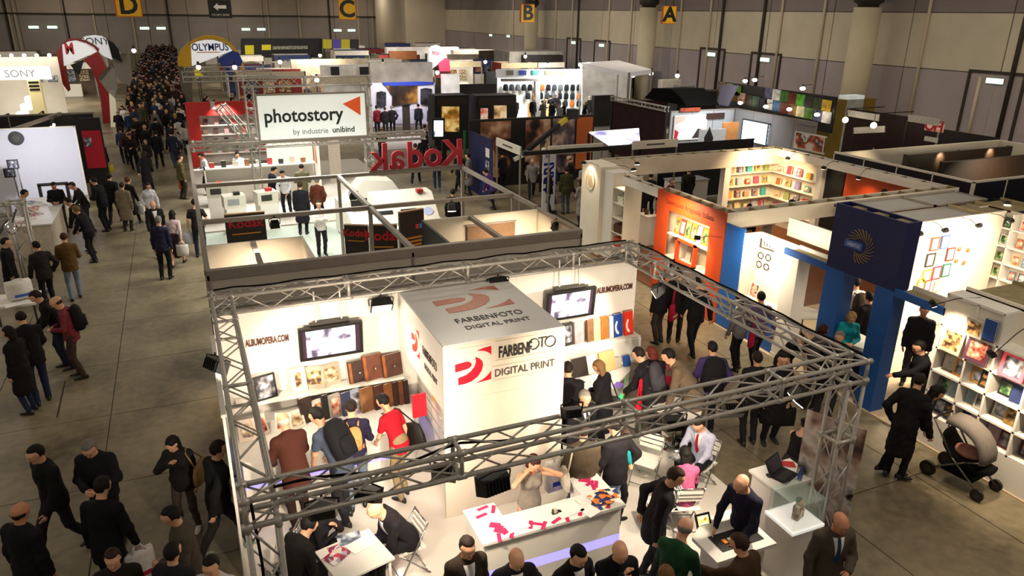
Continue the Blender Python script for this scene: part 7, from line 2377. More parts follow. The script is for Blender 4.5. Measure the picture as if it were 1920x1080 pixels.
# --- the bag shop
t = thing('bag_shop','brightly lit white shop wall hung with black bags','shop',(25,50,0))
sheet([(932,132),(1092,132),(1092,226),(932,220)],50,.3,mat('shop_white',(236,238,236),.5,var=.02),'back_wall',t)
sheet([(932,130),(1090,130),(1090,146),(932,146)],47.2,.2,mat('shop_fascia',(214,212,210),.5,emit=.15),'fascia',t)
for i,c in enumerate(('8a8478','3a4aa0','3a8a80','3a3a20','7a4a2a')):
 sheet([(950 + 24 * i,132),(963 + 24 * i,132),(963 + 24 * i,141),(950 + 24 * i,141)],47.1,.1,mat('sp_' + c,hexs(c),.5,var=.2),'fascia_photo',t)
sheet([(942,148),(1088,147),(1088,152),(942,153)],46.9,.3,PROFILE,'front_rail',t)
sheet([(1004,152),(1013,152),(1013,226),(1004,226)],46.9,.3,mat('shop_post',(180,176,176),.5),'post',t)
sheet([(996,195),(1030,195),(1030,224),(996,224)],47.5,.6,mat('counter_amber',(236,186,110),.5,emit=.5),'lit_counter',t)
area('shop_light',(24.5,46.5,4.4),(24.5,50,1.2),3.0,800,(.95,1,.98))
BM = MB().rings([[(.2 * w * math.cos(a),.12 * w * math.sin(a),z) for a in [2 * PI * i / 8 for i in range(8)]] for z,w in ((0,.8),(.08,1),(.34,.95),(.44,.55))]).mesh('camera_bag')
SM = MB().path([(-.1,0,.4),(-.06,0,.55),(.06,0,.55),(.1,0,.4)],.015,4).mesh('handle')
for r,(py,n,x0,x1) in enumerate(((170,13,948,1085),(186,9,990,1085),(200,5,1035,1085))):
 for i in range(n):
  p = PY(x0 + (x1 - x0) * i / (n - 1),py,49.7)
  c = ['14141a','20242a','1a1c20','3a3a3e','b8602a','101014','5a5a5e'][(i * 3 + r) % 7]
  o = thing('camera_bag','%s camera bag hanging in the %s row of the bag shop' % ({'b8602a': 'orange','5a5a5e': 'grey','3a3a3e': 'charcoal'}.get(c,'black'),('upper','middle','lower')[r]),'bag',p,0,'bags in the bag shop')
  put('bag_body',BM,cloth(c),o)
  put('handle',SM,BLKCLOTH,o)
tag(MB().span((18.5,40,0),(29.5,49.9,.015)).build('floor_platform',mat('shop_floor',(170,168,160),.6,var=.04)),'pale floor in front of the bag shop','stand floor',kind='structure')
# --- a few bright lamps in the distance
for i,(px,py,Y) in enumerate(((718,120,60),(820,136,58),(910,116,70),(930,107,78),(938,109,78),(1027,122,55),(1187,141,50),(1221,138,52),(1270,142,50),(1221,178,40),(525,116,66),(600,104,80),(372,126,60),(440,126,60),(251,95,70),(985,106,70),(594,150,56),(1088,121,56))):
 p = PY(px,py,Y)
 o = thing('far_spot','bright spotlight glowing over the distant stands','lamp',p,0,'spotlights over the distant stands')
 MB().ball((0,0,0),.17,8,6).build('lamp_glass',mat('far_lamp',(255,240,218),.4,emit=7,var=0),o)
 MB().lathe([(.1,.12),(.08,.4)],n=8).build('can',BLACK,o)
 MB().bar((0,.1,.3),(0,.1,-p.z),.06).build('pole',STEEL,o)
# --- distant stands: counters, back walls and fascias between the named ones
rnd = random.Random(5)
CN = [('d8d0c4','white'),('8a8680','grey'),('1c1816','black'),('b8a888','beige'),('7a2018','red'),('2a3a6a','blue'),('c8c4c0','pale grey'),('5a4a38','brown')]
WHERE = ['behind the yellow arch','behind the triangle sign','near the lens wall','before the pale corner block','near the bag shop','below the letter B','below the letter A','at the far right wall']
n = 0
for (xc,yc) in [(x,y) for y in (58,67,76,86,98,112) for x in (6,12,18,24,30,35)] + [(-9,62),(-9,72),(-10,84),(-9,98),(-10,112),(-14,66),(-15,80),(-16,100)]:
 if (xc,yc) in ((18,67),(24,58),(30,58),(12,98),(18,98)):
  continue
 n += 1
 c,nmc = CN[rnd.randrange(8)]
 xc += rnd.uniform(-1,1)
 yc += rnd.uniform(-2,2)
 w,h = rnd.uniform(3.4,5),rnd.uniform(2.3,3.0)
 wi = min(7,max(0,int((xc + 2) / 5)))
 o = thing('distant_stand','distant %s exhibition stand %s' % (nmc,WHERE[wi] if xc > 0 else 'beyond the red arch'),'stand',(xc,yc,0),0,'distant stands')
 m1 = mat('ds_' + c,hexs(c),.6,var=.15,scale=1)
 MB().span((-w / 2,2.4,0),(w / 2,2.5,h)).build('back_wall',m1,o)
 MB().span((-w / 2,0,0),(-w / 2 + .1,2.4,h)).build('side_wall',mat('ds2_' + c,hexs(CN[rnd.randrange(8)][0]),.6,var=.15,scale=1),o)
 MB().span((-w / 2,-.05,h - .5),(w / 2,.05,h)).build('fascia',mat('ds3_%d' % rnd.randrange(6),hexs(CN[rnd.randrange(8)][0]),.5,emit=.12,var=.15),o)
 MB().span((-w * .3,.4,0),(w * .2,1.0,1.0)).build('counter',WHITE,o)
 for s in range(3):
  MB().span((-w * .35 + s * w * .25,2.33,1.1),(-w * .35 + s * w * .25 + w * .18,2.4,2.0)).build('picture',PIC[rnd.randrange(6)],o)
 MB().bar((w / 2 - .05,0,0),(w / 2 - .05,0,h),.1).build('post',PROFILE,o)
for (x,y) in ((10,62),(22,64),(32,66),(8,80),(22,82),(32,86),(10,100),(25,104),(-9,66),(-10,90)):
 area('distant_stand_light',(x,y,4.8),(x,y + 1.5,0),3.0,420,(1,.93,.8))
# ================================================================== the visitors
def S(l='down',r='down',lean=3,head=(8,0),step=.03,kind='stand',**k):
 return dict(l=l,r=r,lean=lean,head=head,step=step,kind=kind,**k)
WK = S('swingf','swingb',5,(10,0),0,'walk')
WK2 = S('swingb','swingf',5,(14,10),0,'walk')
HOLD = S('hold','hold',6,(26,0),.04)
CTR = S('counter','counter',18,(24,0),.06)
CTR2 = S('low','counter',30,(16,-10),.08)
ONE = S('hold','down',4,(18,12),-.04)
STD = S(lean=2,head=(6,0))
STD2 = S('loose','pocket',3,(16,-15),.05)
SITF = S('lap','counter',12,(26,0),0,'sit')
SITL = S('low','counter',32,(24,0),0,'sit')
CHIN = S('chin','cross',14,(14,8),0,'sit')
BEND = S('low','low',38,(10,0),.1)
HEADS = S('head','head',4,(22,0),.02)
FOLD = S('cross','chin',2,(16,0),.02)
POCK = S('pocket','pocket',1,(18,0),.04)
BLK,NVY,DGR,JEAN,BRN = '131216','1b1d33','2a2a2e','3a4660','3a2820'
J = {}
# key: crown pixel, label, height, heading, pose, top, colour, leg, colour, hair, colour, more
FOLK = [
 ('beard',60,838,'bearded man in a black jacket striding towards the left edge',1.77,232,WK,'jacket',BLK,'t','1c1c22','short','black',{}),
 ('grey',162,832,'grey haired man in a dark jacket looking down at his hands',1.76,195,HOLD,'jacket','15151b','t','17171c','short','grey',{}),
 ('suitback',193,893,'man in a black suit seen from behind with a white paper bag',1.8,25,S('down','loose',6,(22,0)),'suit','0f0f12','t','121216','short','black',{}),
 ('baldcoat',35,943,'bald man in a black coat at the lower left corner',1.78,35,STD,'coat','101013','t','141418','bald','dkbrown',dict(skin='tan')),
 ('scarf',318,823,'woman in a black jacket and white shoes with a tan shoulder bag',1.64,200,S('down','strap',4,(24,8)),'jacket','1a1718','t','443830','long','black',dict(fem=True,shoe='cfc6bd')),
 ('strider',410,826,'man in a black jacket and green trimmed shoes striding past the left truss',1.78,62,WK,'jacket','121215','t','2c2724','short','dkbrown',dict(shoe='8fa090')),
 ('youth',312,953,'young man in a grey brown jacket with a dark bag strap',1.74,262,ONE,'jacket','4a4238','t','24242a','short','black',{}),
 ('dark1',322,1018,'dark haired visitor with a violet strap at the bottom edge',1.7,30,STD,'jacket','1c1a22','t',DGR,'short','black',{}),
 ('brown1',208,1033,'brown haired visitor cut by the bottom edge below the paper bag',1.7,180,STD,'jacket','1d1815','t',DGR,'short','brown',{}),
 ('white1',392,1046,'dark haired man in a white shirt at the bottom edge by the truss',1.72,205,STD,'shirt','b8b4ba','t',DGR,'short','black',{}),
 ('lg1',58,548,'dark haired man in a black jacket bending over the white bags',1.76,265,CTR,'jacket','14130f','jeans','1a2136','short','dkbrown',{}),
 ('lg2',12,612,'visitor in a black coat and jeans at the left picture edge',1.74,300,STD,'coat','121013','jeans','1d2840','bob','black',dict(fem=True)),
 ('lg3',36,585,'man in a black jacket and dark jeans at the table of white bags',1.76,340,CTR,'jacket','100f12','jeans','1b2740','short','black',{}),
 ('plaid',97,558,'balding man in a red checked shirt and dark vest with a backpack',1.78,268,HOLD,'shirt','7a2f38','t','3f3128','bald','brown',{}),
 ('tan',118,437,'man in an olive tan jacket and light jeans seen from behind',1.74,350,S('hold','hold',4,(20,0),.1),'jacket','5c421c','jeans','77818f','short','auburn',{}),
 ('tall',172,333,'tall man in black leaning towards the paper counter',1.82,300,S('hold','down',10,(16,0)),'jacket','0e0e11','t','111114','short','black',{}),
 ('curl',138,388,'visitor with curly fair hair bent over the paper counter',1.66,300,CTR,'jacket','151317','t','18181c','puffy','6a5228',dict(fem=True)),
 ('stripe',130,343,'man in a dark striped top behind the paper counter group',1.72,250,CTR,'shirt','1f1c1b','t',DGR,'short','brown',{}),
 ('lean1',122,372,'dark haired man leaning over the papers on the counter',1.72,290,CTR2,'jacket','17151a','t',DGR,'short','black',{}),
 ('staffb',99,343,'stand attendant in a black sweater behind the paper counter',1.72,180,HOLD,'shirt','121317','t',DGR,'short','black',dict(skin='tan')),
 ('staffw',48,356,'attendant in a white shirt bending over the paper counter',1.76,80,S('hold','counter',16,(20,0)),'shirt','c4c0c4','t','1b1b20','short','black',dict(skin='tan')),
 ('stroll1',204,325,'man in a black jacket walking away beside the red end wall',1.76,10,WK,'jacket','121214','t','141418','short','black',{}),
 ('curlyw',240,332,'woman with curly brown hair in a long black coat',1.68,25,WK2,'coat','141217','t','15141a','puffy','5a3a1e',dict(fem=True)),
 ('beigew',228,342,'visitor in a beige coat walking next to the curly haired woman',1.66,20,STD,'coat','746853','t','2a241f','short','brown',{}),
 ('whitew',277,343,'woman in a white cardigan over a black top facing the camera',1.64,175,STD2,'jacket','c9c6ca','t','1d1d25','bob','dkbrown',dict(fem=True,tie=None)),
 ('baldf',285,377,'bald man in a dark jacket coming towards the camera',1.74,172,WK2,'jacket','17161a','t','1c1b20','bald','grey',dict(tie='')),
 ('navyb',296,405,'grey haired man in a navy shirt seen from behind in the aisle',1.8,15,STD,'shirt','1e2038','t','111115','short','grey',{}),
 ('pinkw',322,394,'woman with long black hair in a pale pink blouse carrying a white bag',1.66,12,WK,'shirt','bfa8a8','skirt','2c1d1c','long','black',dict(fem=True)),
 ('teeman',363,373,'young man in a dark t-shirt with a plastic bag beside the grey frame',1.76,8,STD2,'tee','1f1a1a','jeans','171a24','short','black',{}),
 ('olive',337,291,'man in an olive jacket with an orange bag in the aisle',1.74,70,STD,'jacket','5a5232','t','2d2a20','short','dkbrown',{}),
 ('readerw',373,288,'man in a white shirt reading at the aisle edge of the film stand',1.74,250,HOLD,'shirt','cfd0d4','t','26262c','short','black',dict(skin='tan')),
 ('cloak',270,283,'woman in a long black coat walking away up the aisle',1.7,15,WK2,'coat','100f12','t','121216','bob','black',dict(fem=True)),
 ('pair1',291,245,'man in a black jacket walking up the aisle behind the long coat',1.76,5,WK,'jacket','131318','t','16161c','short','black',{}),
 ('pair2',224,238,'visitor in a blue top and jeans crossing the aisle',1.74,350,WK,'shirt','4a4c6a','jeans','1e2434','short','brown',{}),
 ('pair3',243,240,'visitor in a dark red jacket crossing the aisle',1.72,30,WK2,'jacket','3a1416','t','1a1a20','short','black',{}),
 ('pair4',318,245,'visitor in a dark blue jacket near the red portal',1.74,340,WK,'jacket','1b1e2c','jeans','2c3448','short','black',{}),
 ('yellowb',186,262,'man in black with a yellow bag beside the red end wall',1.78,20,STD,'jacket','0f0f12','t','121216','short','black',{}),
 ('edge1',10,446,'man in a black coat beside the left truss tower',1.76,90,STD,'coat','0f0f13','t','121216','short','black',{}),
 ('edge2',64,453,'man in a dark brown jacket behind the left truss tower',1.72,330,STD2,'jacket','241c18','t','17171c','short','black',{}),
 # print stand, along the left counter
 ('brownj',526,773,'balding man in a brown jacket studying the albums',1.78,345,CTR,'suit','4a261c','t','2a1815','bald','white',dict(skin='fair')),
 ('denim',586,765,'man in a denim shirt with a big black backpack at the albums',1.76,325,CTR2,'tee','414a5c','t','1c1c22','short','black',{}),
 ('navyt',657,749,'dark haired visitor in a navy top and jeans with a tan bag',1.74,8,HOLD,'shirt','231e36','jeans','6a7688','short','dkbrown',{}),
 ('redw',712,739,'woman in a red top with a large black bag reading at the counter',1.68,330,S('counter','down',22,(24,0),.06),'tee','b01426','t','8a7658','short','black',dict(fem=True)),
 # square table
 ('hood',588,967,'dark haired man in a black hooded jacket seated at the square table',1.76,62,SITL,'jacket','14120f','t','1a1818','puffy','black',dict(seat=1)),
 ('chinw',616,940,'woman in black seated behind the table with her hand at her chin',1.68,130,CHIN,'shirt','100f12','t','16161a','long','black',dict(fem=True,seat=1)),
 ('baldsuit',693,947,'bald man in a dark suit seated over the brochures',1.8,262,SITL,'suit','191519','t','17151a','none','blond',dict(tie='8a84b0',seat=1)),
 # bottom edge
 ('tieman',877,1010,'man in a brown suit and tie with a name tag facing the camera',1.78,178,STD,'suit','2d221b','t','241c18','short','dkbrown',dict(tie='a8a8ac')),
 ('baldb',971,1036,'bald man in a dark suit at the bottom edge',1.74,185,POCK,'suit','17161c','t',DGR,'bald','brown',dict(tie='')),
 ('darkb',1089,1029,'black haired man in a black suit at the bottom edge',1.74,172,POCK,'suit','121216','t',DGR,'short','black',dict(tie='')),
 ('chinb',1166,1022,'fair haired man in black holding his chin at the bottom edge',1.76,190,FOLD,'jacket','111116','t',DGR,'bald','blond',{}),
 ('desk',1004,858,'receptionist in a grey sleeveless dress with both hands at her head',1.70,180,HEADS,'dress','8d8378','n',BLK,'bob','auburn',dict(fem=True)),
 ('mess',1094,792,'man with a white messenger bag beside the reception counter',1.76,10,ONE,'jacket','4a3f30','t','45423c','short','brown',{}),
 ('jeans1',1148,783,'man in a black jacket and pale jeans standing by the counter',1.78,350,STD2,'jacket','151216','jeans','7d8a99','short','black',{}),
 ('teal1',1180,803,'small visitor in a teal top and black trousers behind the jeans man',1.5,80,HOLD,'tee','127c80','t','121216','short','brown',dict(fem=True)),
 ('lilac',1308,787,'man in a lilac shirt and red tie seated at the round table',1.78,248,SITF,'shirt','b3b4cc','t','17151c','short','black',dict(tie='9a1230',seat=1)),
 ('pinks',1284,836,'woman with black hair and a pink cardigan seated at the round table',1.66,20,SITF,'shirt','b8577c','t','17141a','long','black',dict(fem=True,seat=1)),
 ('bow',1276,880,'man in a black suit and bow tie bending over the product table',1.8,125,S('back','down',12,(20,0),.05),'suit','171318','t','131217','short','brown',dict(tie='1a1418')),
 ('navys',1386,898,'balding man in a navy sweater reaching for the samples',1.78,255,S('counter','counter',10,(30,0),.04),'shirt','18162a','t','121116','bald','dkbrown',{}),
 ('green',1291,970,'bald man in a dark green sweater leaning on the product table',1.74,62,CTR,'shirt','123a20','t','1a1512','bald','grey',{}),
 ('brownc',1382,1000,'visitor in a brown coat with a hood seen from behind',1.76,340,S('reach','down',8,(20,0)),'coat','3a2614','t','241a12','short','brown',{}),
 ('fairb',1250,1062,'fair haired visitor cut by the bottom edge near the product table',1.72,20,STD,'jacket','2a241c','t',DGR,'short','6a4a28',{}),
 ('stool',1521,784,'woman in a sleeveless black top seated at the laptop counter',1.68,88,SITF,'sleeveless','101014','skirt','2a2326','bun','black',dict(fem=True,seat=2)),
 ('greysuit',1582,968,'man in a grey suit and blue tie walking past the right tower',1.78,200,S('hold','loose',4,(16,0)),'suit','4c4238','t','332c26','bald','dkbrown',dict(tie='1c3a5a',skin='tan')),
 # right counter of the print stand
 ('brd',1098,733,'bearded man in a dark suit facing the camera behind the front truss',1.74,175,STD,'suit','16151a','t',DGR,'short','grey',dict(tie='1a1a20')),
 ('blk1',1064,678,'man in a long black coat standing at the edge of the logo box',1.78,20,HOLD,'coat','151013','t','141216','short','dkbrown',{}),
 ('longh',1118,676,'woman with long fair hair in a black coat at the right counter',1.68,320,HOLD,'coat','141217','t','17161a','long','7a5a38',dict(fem=True)),
 ('redtote',1192,652,'dark haired visitor with grey backpack and red tote at the right counter',1.74,330,CTR,'jacket','17151a','t','3a332c','short','dkbrown',{}),
 ('redhair',1218,650,'red haired woman with a red handbag at the right counter',1.68,350,CTR,'jacket','19141a','t','1b1a22','long','red',dict(fem=True)),
 ('beigec',1248,655,'visitor in a grey beige coat bending at the end of the right counter',1.74,310,BEND,'coat','6a5a48','t','2a2420','short','black',{}),
 ('purple',1335,640,'man in a purple jacket with a large black backpack',1.76,25,STD2,'jacket','3a2c5c','t','15141c','short','black',{}),
 ('ttl',1600,588,'fair haired woman in a turquoise blouse behind the paper table',1.66,215,HOLD,'shirt','18a0aa','t','30506a','bob','blond',dict(fem=True)),
 ('cap1',1577,622,'visitor with a grey cap in front of the paper table',1.7,60,CTR,'jacket','15151a','t',DGR,'beanie','grey',{}),
 ('redbr',1545,611,'red brown haired visitor beside the left blue column',1.68,80,STD,'jacket','4a4442','t',DGR,'puffy','3a1610',dict(fem=True)),
 ('in1',1606,520,'visitor in a white shirt with dark straps inside the navy tower',1.8,10,STD,'shirt','d8cfc4','t','1c1a1e','short','black',{}),
 ('in2',1630,548,'dark haired visitor with a red orange bag inside the navy tower',1.74,5,STD,'jacket','1c1414','t','2c221c','short','black',{}),
 ('in3',1585,508,'visitor in a black jacket deep inside the navy tower',1.78,30,STD,'jacket','15131a','t',DGR,'short','brown',{}),
 ('in4',1655,528,'woman in a cream coat behind the red orange bag',1.68,320,STD,'coat','bfae90','t','3a3028','bob','auburn',dict(fem=True)),
 ('facing',1735,573,'man in a black jacket facing out of the doorway beside the bookcase',1.78,235,STD,'jacket','17141a','t',DGR,'short','black',dict(skin='tan')),
 ('backm',1722,640,'man in black holding out his hand beside the bookcase',1.76,300,S('reach','hold',10,(16,0)),'jacket','121015','t','121116','short','black',{}),
 ('glass',1729,701,'man in a black jacket bending towards the bookcase shelves',1.78,70,S('pocket','low',14,(20,0)),'jacket','121014','t','111014','short','dkbrown',{}),
 ('pram',1768,726,'woman in black stooping to the pushchair by the bookcase',1.66,120,S('low','low',30,(24,0),.12),'coat','121014','t','141218','long','black',dict(fem=True)),
]
LEG = {'t': 'trousers','jeans': 'jeans','skirt': 'skirt','n': 'none'}
for (k,px,py,lab,h,fc,po,top,tc,lg,lc,hr,hc,ex) in FOLK:
 ex = dict(ex)
 seat = ex.pop('seat',0)
 po = dict(po)
 if seat == 2:
  po['seat'] = .66
 onst = (455 < px < 1330 and py > 640) or seat
 if k in ('beard','grey','tieman','baldb','darkb','chinb','purple','greysuit'):
  onst = 0
 J[k] = person(px,py,lab,h,fc,po,top,tc,LEG[lg],lc,hr,hc,z0=.03 if onst or px > 1520 and py < 740 else 0,**ex)
 if seat == 1:
  p = J[k]['pel']
  folding_chair((p.x,p.y,.03),J[k]['rz'],'white folding chair under the ' + lab.split(' seated')[0][:60].rsplit(' ',0)[0])
p = J['stool']['pel']
t = thing('bar_stool','dark bar stool under the woman at the laptop counter','stool',(p.x,p.y,.03))
MB().lathe([(.16,.58),(.18,.6),(.18,.64),(.15,.66)],n=16).build('seat',BLACK,t)
MB().tube((0,0,.02),(0,0,.58),.025,8).build('column',CHROME,t)
MB().lathe([(.2,0),(.2,.015),(.04,.03)],n=18).build('foot',CHROME,t)
# people placed by their feet: (pixel of the feet, ...)
FEET = [(1232,642,'visitor in black with a bright red tote in the right-hand aisle',1.7,350,STD,'jacket','17121a','t','3a332c','short','black',0),(1297,663,'man all in black walking under the right truss',1.78,15,WK,'jacket','101014','t','131318','short','black',0),
  (1262,640,'dark visitor half hidden under the far end of the right truss',1.74,40,STD2,'jacket','14120f','t','1a1816','short','brown',0),(1378,692,'woman with a grey hood and a red tote under the right truss',1.68,350,STD2,'jacket','6a6468','t','141418','bob','black',1),
  (1412,692,'visitor in a violet shirt and black trousers striding under the truss',1.74,20,WK,'shirt','5a4a68','t','101014','short','black',0),(1440,828,'visitor in a long black coat carrying a black laptop bag',1.78,200,STD,'coat','0e0d10','t','121116','short','black',0),
  (1400,830,'man in black standing behind the front truss near the aisle',1.76,20,STD,'jacket','15110f','t','17151a','short','dkbrown',0),(1455,760,'man in a black t-shirt bending under the right truss',1.76,170,CTR2,'tee','121114','t','1c1a1e','bald','black',0),
  (605,480,'man in a white shirt with folded arms behind the grey wall',1.76,178,S('cross','cross',2,(8,10)),'shirt','e0d8d4','t','1c1a1c','short','black',0),(570,440,'man in a black coat talking in the film stand',1.78,20,STD,'coat','151318','t','141318','short','brown',0),
  (600,425,'visitor in a rust red jacket beside the printing machine',1.7,30,STD2,'jacket','5a2a1c','t','1c1a1c','short','grey',0),(572,398,'man in an olive jacket with a shoulder strap in the film stand',1.76,10,HOLD,'jacket','6a664a','t','2a2a24','short','dkbrown',0),
  (540,405,'attendant in a white shirt bending over papers in the film stand',1.72,200,CTR,'shirt','d8dadc','t','1a1c20','short','black',0),(515,405,'man in a black suit beside the attendant in white',1.78,80,HOLD,'suit','131216','t','131216','short','black',0),
  (712,470,'fair haired woman among the dark display boards',1.66,180,STD,'jacket','2a2224','t',DGR,'bob','blond',1),(775,465,'man looking over the dark brown display board',1.76,180,STD,'jacket','1c181a','t',DGR,'short','black',0),
  (850,450,'dark haired visitor beside the right cabin',1.72,30,STD,'jacket','1c1418','t',DGR,'short','black',0),(455,362,'attendant in a white coat seated under the triangle sign',1.7,200,HOLD,'shirt','e4e4e4','t','17171a','short','black',0),
  (820,352,'man in blue jeans behind the big red letters',1.76,10,STD,'jacket','17171c','jeans','1c2c4a','short','black',0),(780,345,'visitor in black behind the big red letters',1.74,30,WK,'jacket','121216','t','131318','short','brown',0),
  (880,365,'visitor in a grey coat at the blue partition',1.72,300,STD,'coat','6a6668','t','222024','short','black',0),(862,362,'man in black beside the blue partition',1.76,330,WK,'jacket','121114','t','151418','short','dkbrown',0),
  (1060,400,'man in an olive green jacket behind the tall banner',1.78,10,STD,'jacket','3a3a20','t','4a4a52','short','brown',0),(925,392,'visitor in a violet jacket crouching near the right cabin',1.5,320,CTR2,'jacket','4a2a6a','t','1c1a22','short','black',0),
  (1495,372,'man in a grey shirt with a shoulder bag seen from behind',1.78,10,STD,'shirt','8a8a90','t','141418','short','black',0),(1188,425,'visitor in black behind the white beam of the orange stand',1.78,200,STD,'jacket','121114','t','141318','short','black',0),
  (709,254,'man in a dark red sweater before the lens wall',1.78,350,STD,'shirt','6a1420','t','141418','short','black',0),(724,254,'visitor in dark clothes left of the brown column',1.7,5,STD,'jacket','1c181a','t','181618','short','brown',0),
  (737,253,'dark dressed visitor with grey hair before the lens wall',1.74,10,STD2,'jacket','17151a','t','1a181a','short','grey',0),(786,250,'man in a black jacket standing with feet apart at the lens wall',1.8,355,S(lean=2,head=(4,0),wide=.2),'jacket','14141c','t','16161e','short','black',0),
  (808,252,'visitor in dark blue beside the upright screen',1.74,330,STD,'jacket','1c2038','t','181820','short','black',0)]
for (px,py,lab,h,fc,po,top,tc,lg,lc,hr,hc,fm) in FEET:
 p = PZ(px,py,0)
 J[(px,py)] = person(0,0,lab,h,fc,po,top,tc,LEG[lg],lc,hr,hc,fem=bool(fm),xy=(p.x,p.y),z0=.02 if px < 800 and py > 300 else 0)
pk = person(0,0,'man seated at the white desk before the lit shelf corner',1.74,200,SITF,'jacket','1c1820','trousers',DGR,'short','black',xy=(16.8,18.85),z0=.03)
folding_chair((16.8,18.85,.03),pk['rz'],'chair behind the white desk before the lit shelves',m=STEEL)
# bags that people carry
backpack(J['denim'],'big black backpack on the man in the denim shirt','131216',1.25)
backpack(J['plaid'],'black backpack on the balding man in the red checked shirt','15131a',1.1)
backpack(J['purple'],'large black backpack on the man in purple','121116',1.3)
backpack(J['redtote'],'grey backpack on the visitor with the red tote','3c3a40',1.0)
backpack(J['in1'],'dark backpack on the visitor in white inside the navy tower','2a2018',1.0)
backpack(J['navyt'],'tan leather backpack worn on the navy top','b98c58',.75)
shoulder_bag(J['scarf'],'l','large tan shoulder bag of the woman in white shoes','a8824e',.42,.3,.16,.4)
shoulder_bag(J['redw'],'r','large black shoulder bag of the woman in red','16130f',.5,.42,.18,.5)
shoulder_bag(J['redhair'],'r','red handbag of the red haired woman','a8142e',.36,.26,.12,.42)
shoulder_bag(J['longh'],'r','black patterned handbag of the woman with long fair hair','2a2628',.32,.24,.12,.6)
shoulder_bag(J['mess'],'l','white messenger bag with a red rim','d8cdb8',.42,.32,.1,.45)
shoulder_bag(J[(1495,372)],'r','black shoulder bag of the man in the grey shirt','15131a',.3,.24,.1,.55)
w = J['mess']['wrl']
tote((w.x - .25,w.y - .1,w.z + .25),'white bag with blue lettering behind the receptionist','d8d2c8',.42,.5,.1,.1,'cloth_bag',print_='2a48a0',handle=.15)
w = J['suitback']['wrr']
o = tote((w.x,w.y,w.z - .04),'white paper bag with red print held by the man in black suit','dcd6d0',.34,.44,.12,.4,'paper_bag',print_='b8203a',handle=.1)
for key,c,nm,lab,pr in (('redtote','b8122a','l','bright red tote hanging beside the grey backpack',None),((1232,642),'b0163a','r','bright red tote bag with pale lettering in the right-hand aisle','d8b8a0'),((1378,692),'a81a40','r','crimson tote bag under the right truss',None),
      ('in2','d83a1c','r','red orange tote bag with black print in the tower doorway','2a1410')):
 w = J[key]['sh' + nm]
 tote((w.x + .1 * (1 if nm == 'r' else -1),w.y - .2,w.z - .02),lab,c,.36,.4,.08,J[key]['rz'] + .3,print_=pr,handle=.34)
for key,c,nm,lab in (('olive','c85a1c','l','orange cloth bag of the man in the olive jacket'),('curlyw','d0ccc4','r','white paper bag of the curly haired woman'),('pinkw','c8c0b8','r','white bag of the woman in pale pink'),('teeman','c4c4cc','l','white plastic bag of the man in the dark t-shirt'),
      ('yellowb','b8a82a','r','yellow bag beside the red end wall'),((1440,828),'14130f','l','black laptop bag hanging beside the long black coat')):
 w = J[key]['wr' + nm]
 tote((w.x,w.y,w.z - .05),lab,c,.32,.34,.1,J[key]['rz'],'carrier_bag',handle=.12)
leaflet(J['readerw']['wrl'] + Vector((-.1,-.1,.03)),.24,.3,'white sheet held by the man in the white shirt at the film stand',PAPER,.3)
# --- the pushchair
b = PZ(1800,905,0)
t = thing('pushchair','dark pushchair with a grey hood and a pink blanket by the bookcase','pushchair',(b.x,b.y,0),.12)
for (x,y,r) in ((-.26,.42,.13),(.26,.42,.13),(-.27,-.4,.1),(.27,-.4,.1)):
 wl = thing('wheel',None,None,(x,y,r))
 wl.parent = t
 MB().tube((-.025,0,0),(.025,0,0),r,16).build('tyre',BLACK,wl)
 MB().tube((-.03,0,0),(.03,0,0),r * .5,10).build('hub',STEEL,wl)
TUB = mat('pram_tube',(104,98,88),.4,.6)
for x in (-.25,.25):
 MB().path([(x,-.4,.12),(x,.1,.5),(x,.5,1.02)],.016,7).build('frame_tube',TUB,t)
 MB().path([(x,.42,.14),(x,-.1,.52),(x,-.3,.62)],.014,7).build('frame_tube',TUB,t)
MB().path([(-.25,.5,1.02),(0,.53,1.03),(.25,.5,1.02)],.02,8).build('handle',BLACK,t)
MB().rings([[(.22 * w * math.cos(a),yy + .0,zz + .1 * w * math.sin(a)) for a in [2 * PI * i / 10 for i in range(10)]] for yy,zz,w in ((-.42,.46,.7),(-.3,.42,1),(.1,.46,1.1),(.3,.66,1.05),(.36,.8,.8))]).build('seat',BLKCLOTH,t)
hd = MB()
hd.rings([[(.25 * w * math.cos(a),.22 - rr * math.cos(an) ,.66 + rr * math.sin(an) * .9 + .0 * a) for a,w in ((PI,1),(PI * .75,1.02),(PI * .5,.0),(PI * .25,1.02),(0,1))] for an,rr in ((.25,.5),(.6,.52),(1.0,.5),(1.5,.46),(2.0,.42))],caps=False)
hood = MB()
for i in range(7):
 a = -.1 + i * .32
 hood.v += [(-.25,.2 - .5 * math.cos(a),.62 + .42 * math.sin(a)),(-.17,.2 - .56 * math.cos(a),.62 + .5 * math.sin(a)),(.17,.2 - .56 * math.cos(a),.62 + .5 * math.sin(a)),(.25,.2 - .5 * math.cos(a),.62 + .42 * math.sin(a))]
for i in range(6):
 for j in range(3):
  hood.f.append((i * 4 + j,i * 4 + j + 1,i * 4 + j + 5,i * 4 + j + 4))
  hood.s.append(True)
ho = hood.build('hood',cloth('6e6660'),t)
sm = ho.modifiers.new('thick','SOLIDIFY')
sm.thickness = .012
MB().ball((0,.0,.6),(.17,.22,.1),12,7).build('blanket',cloth('c88a78'),t)
MB().span((-.2,-.25,.2),(.2,.25,.3)).build('basket',BLKCLOTH,t)
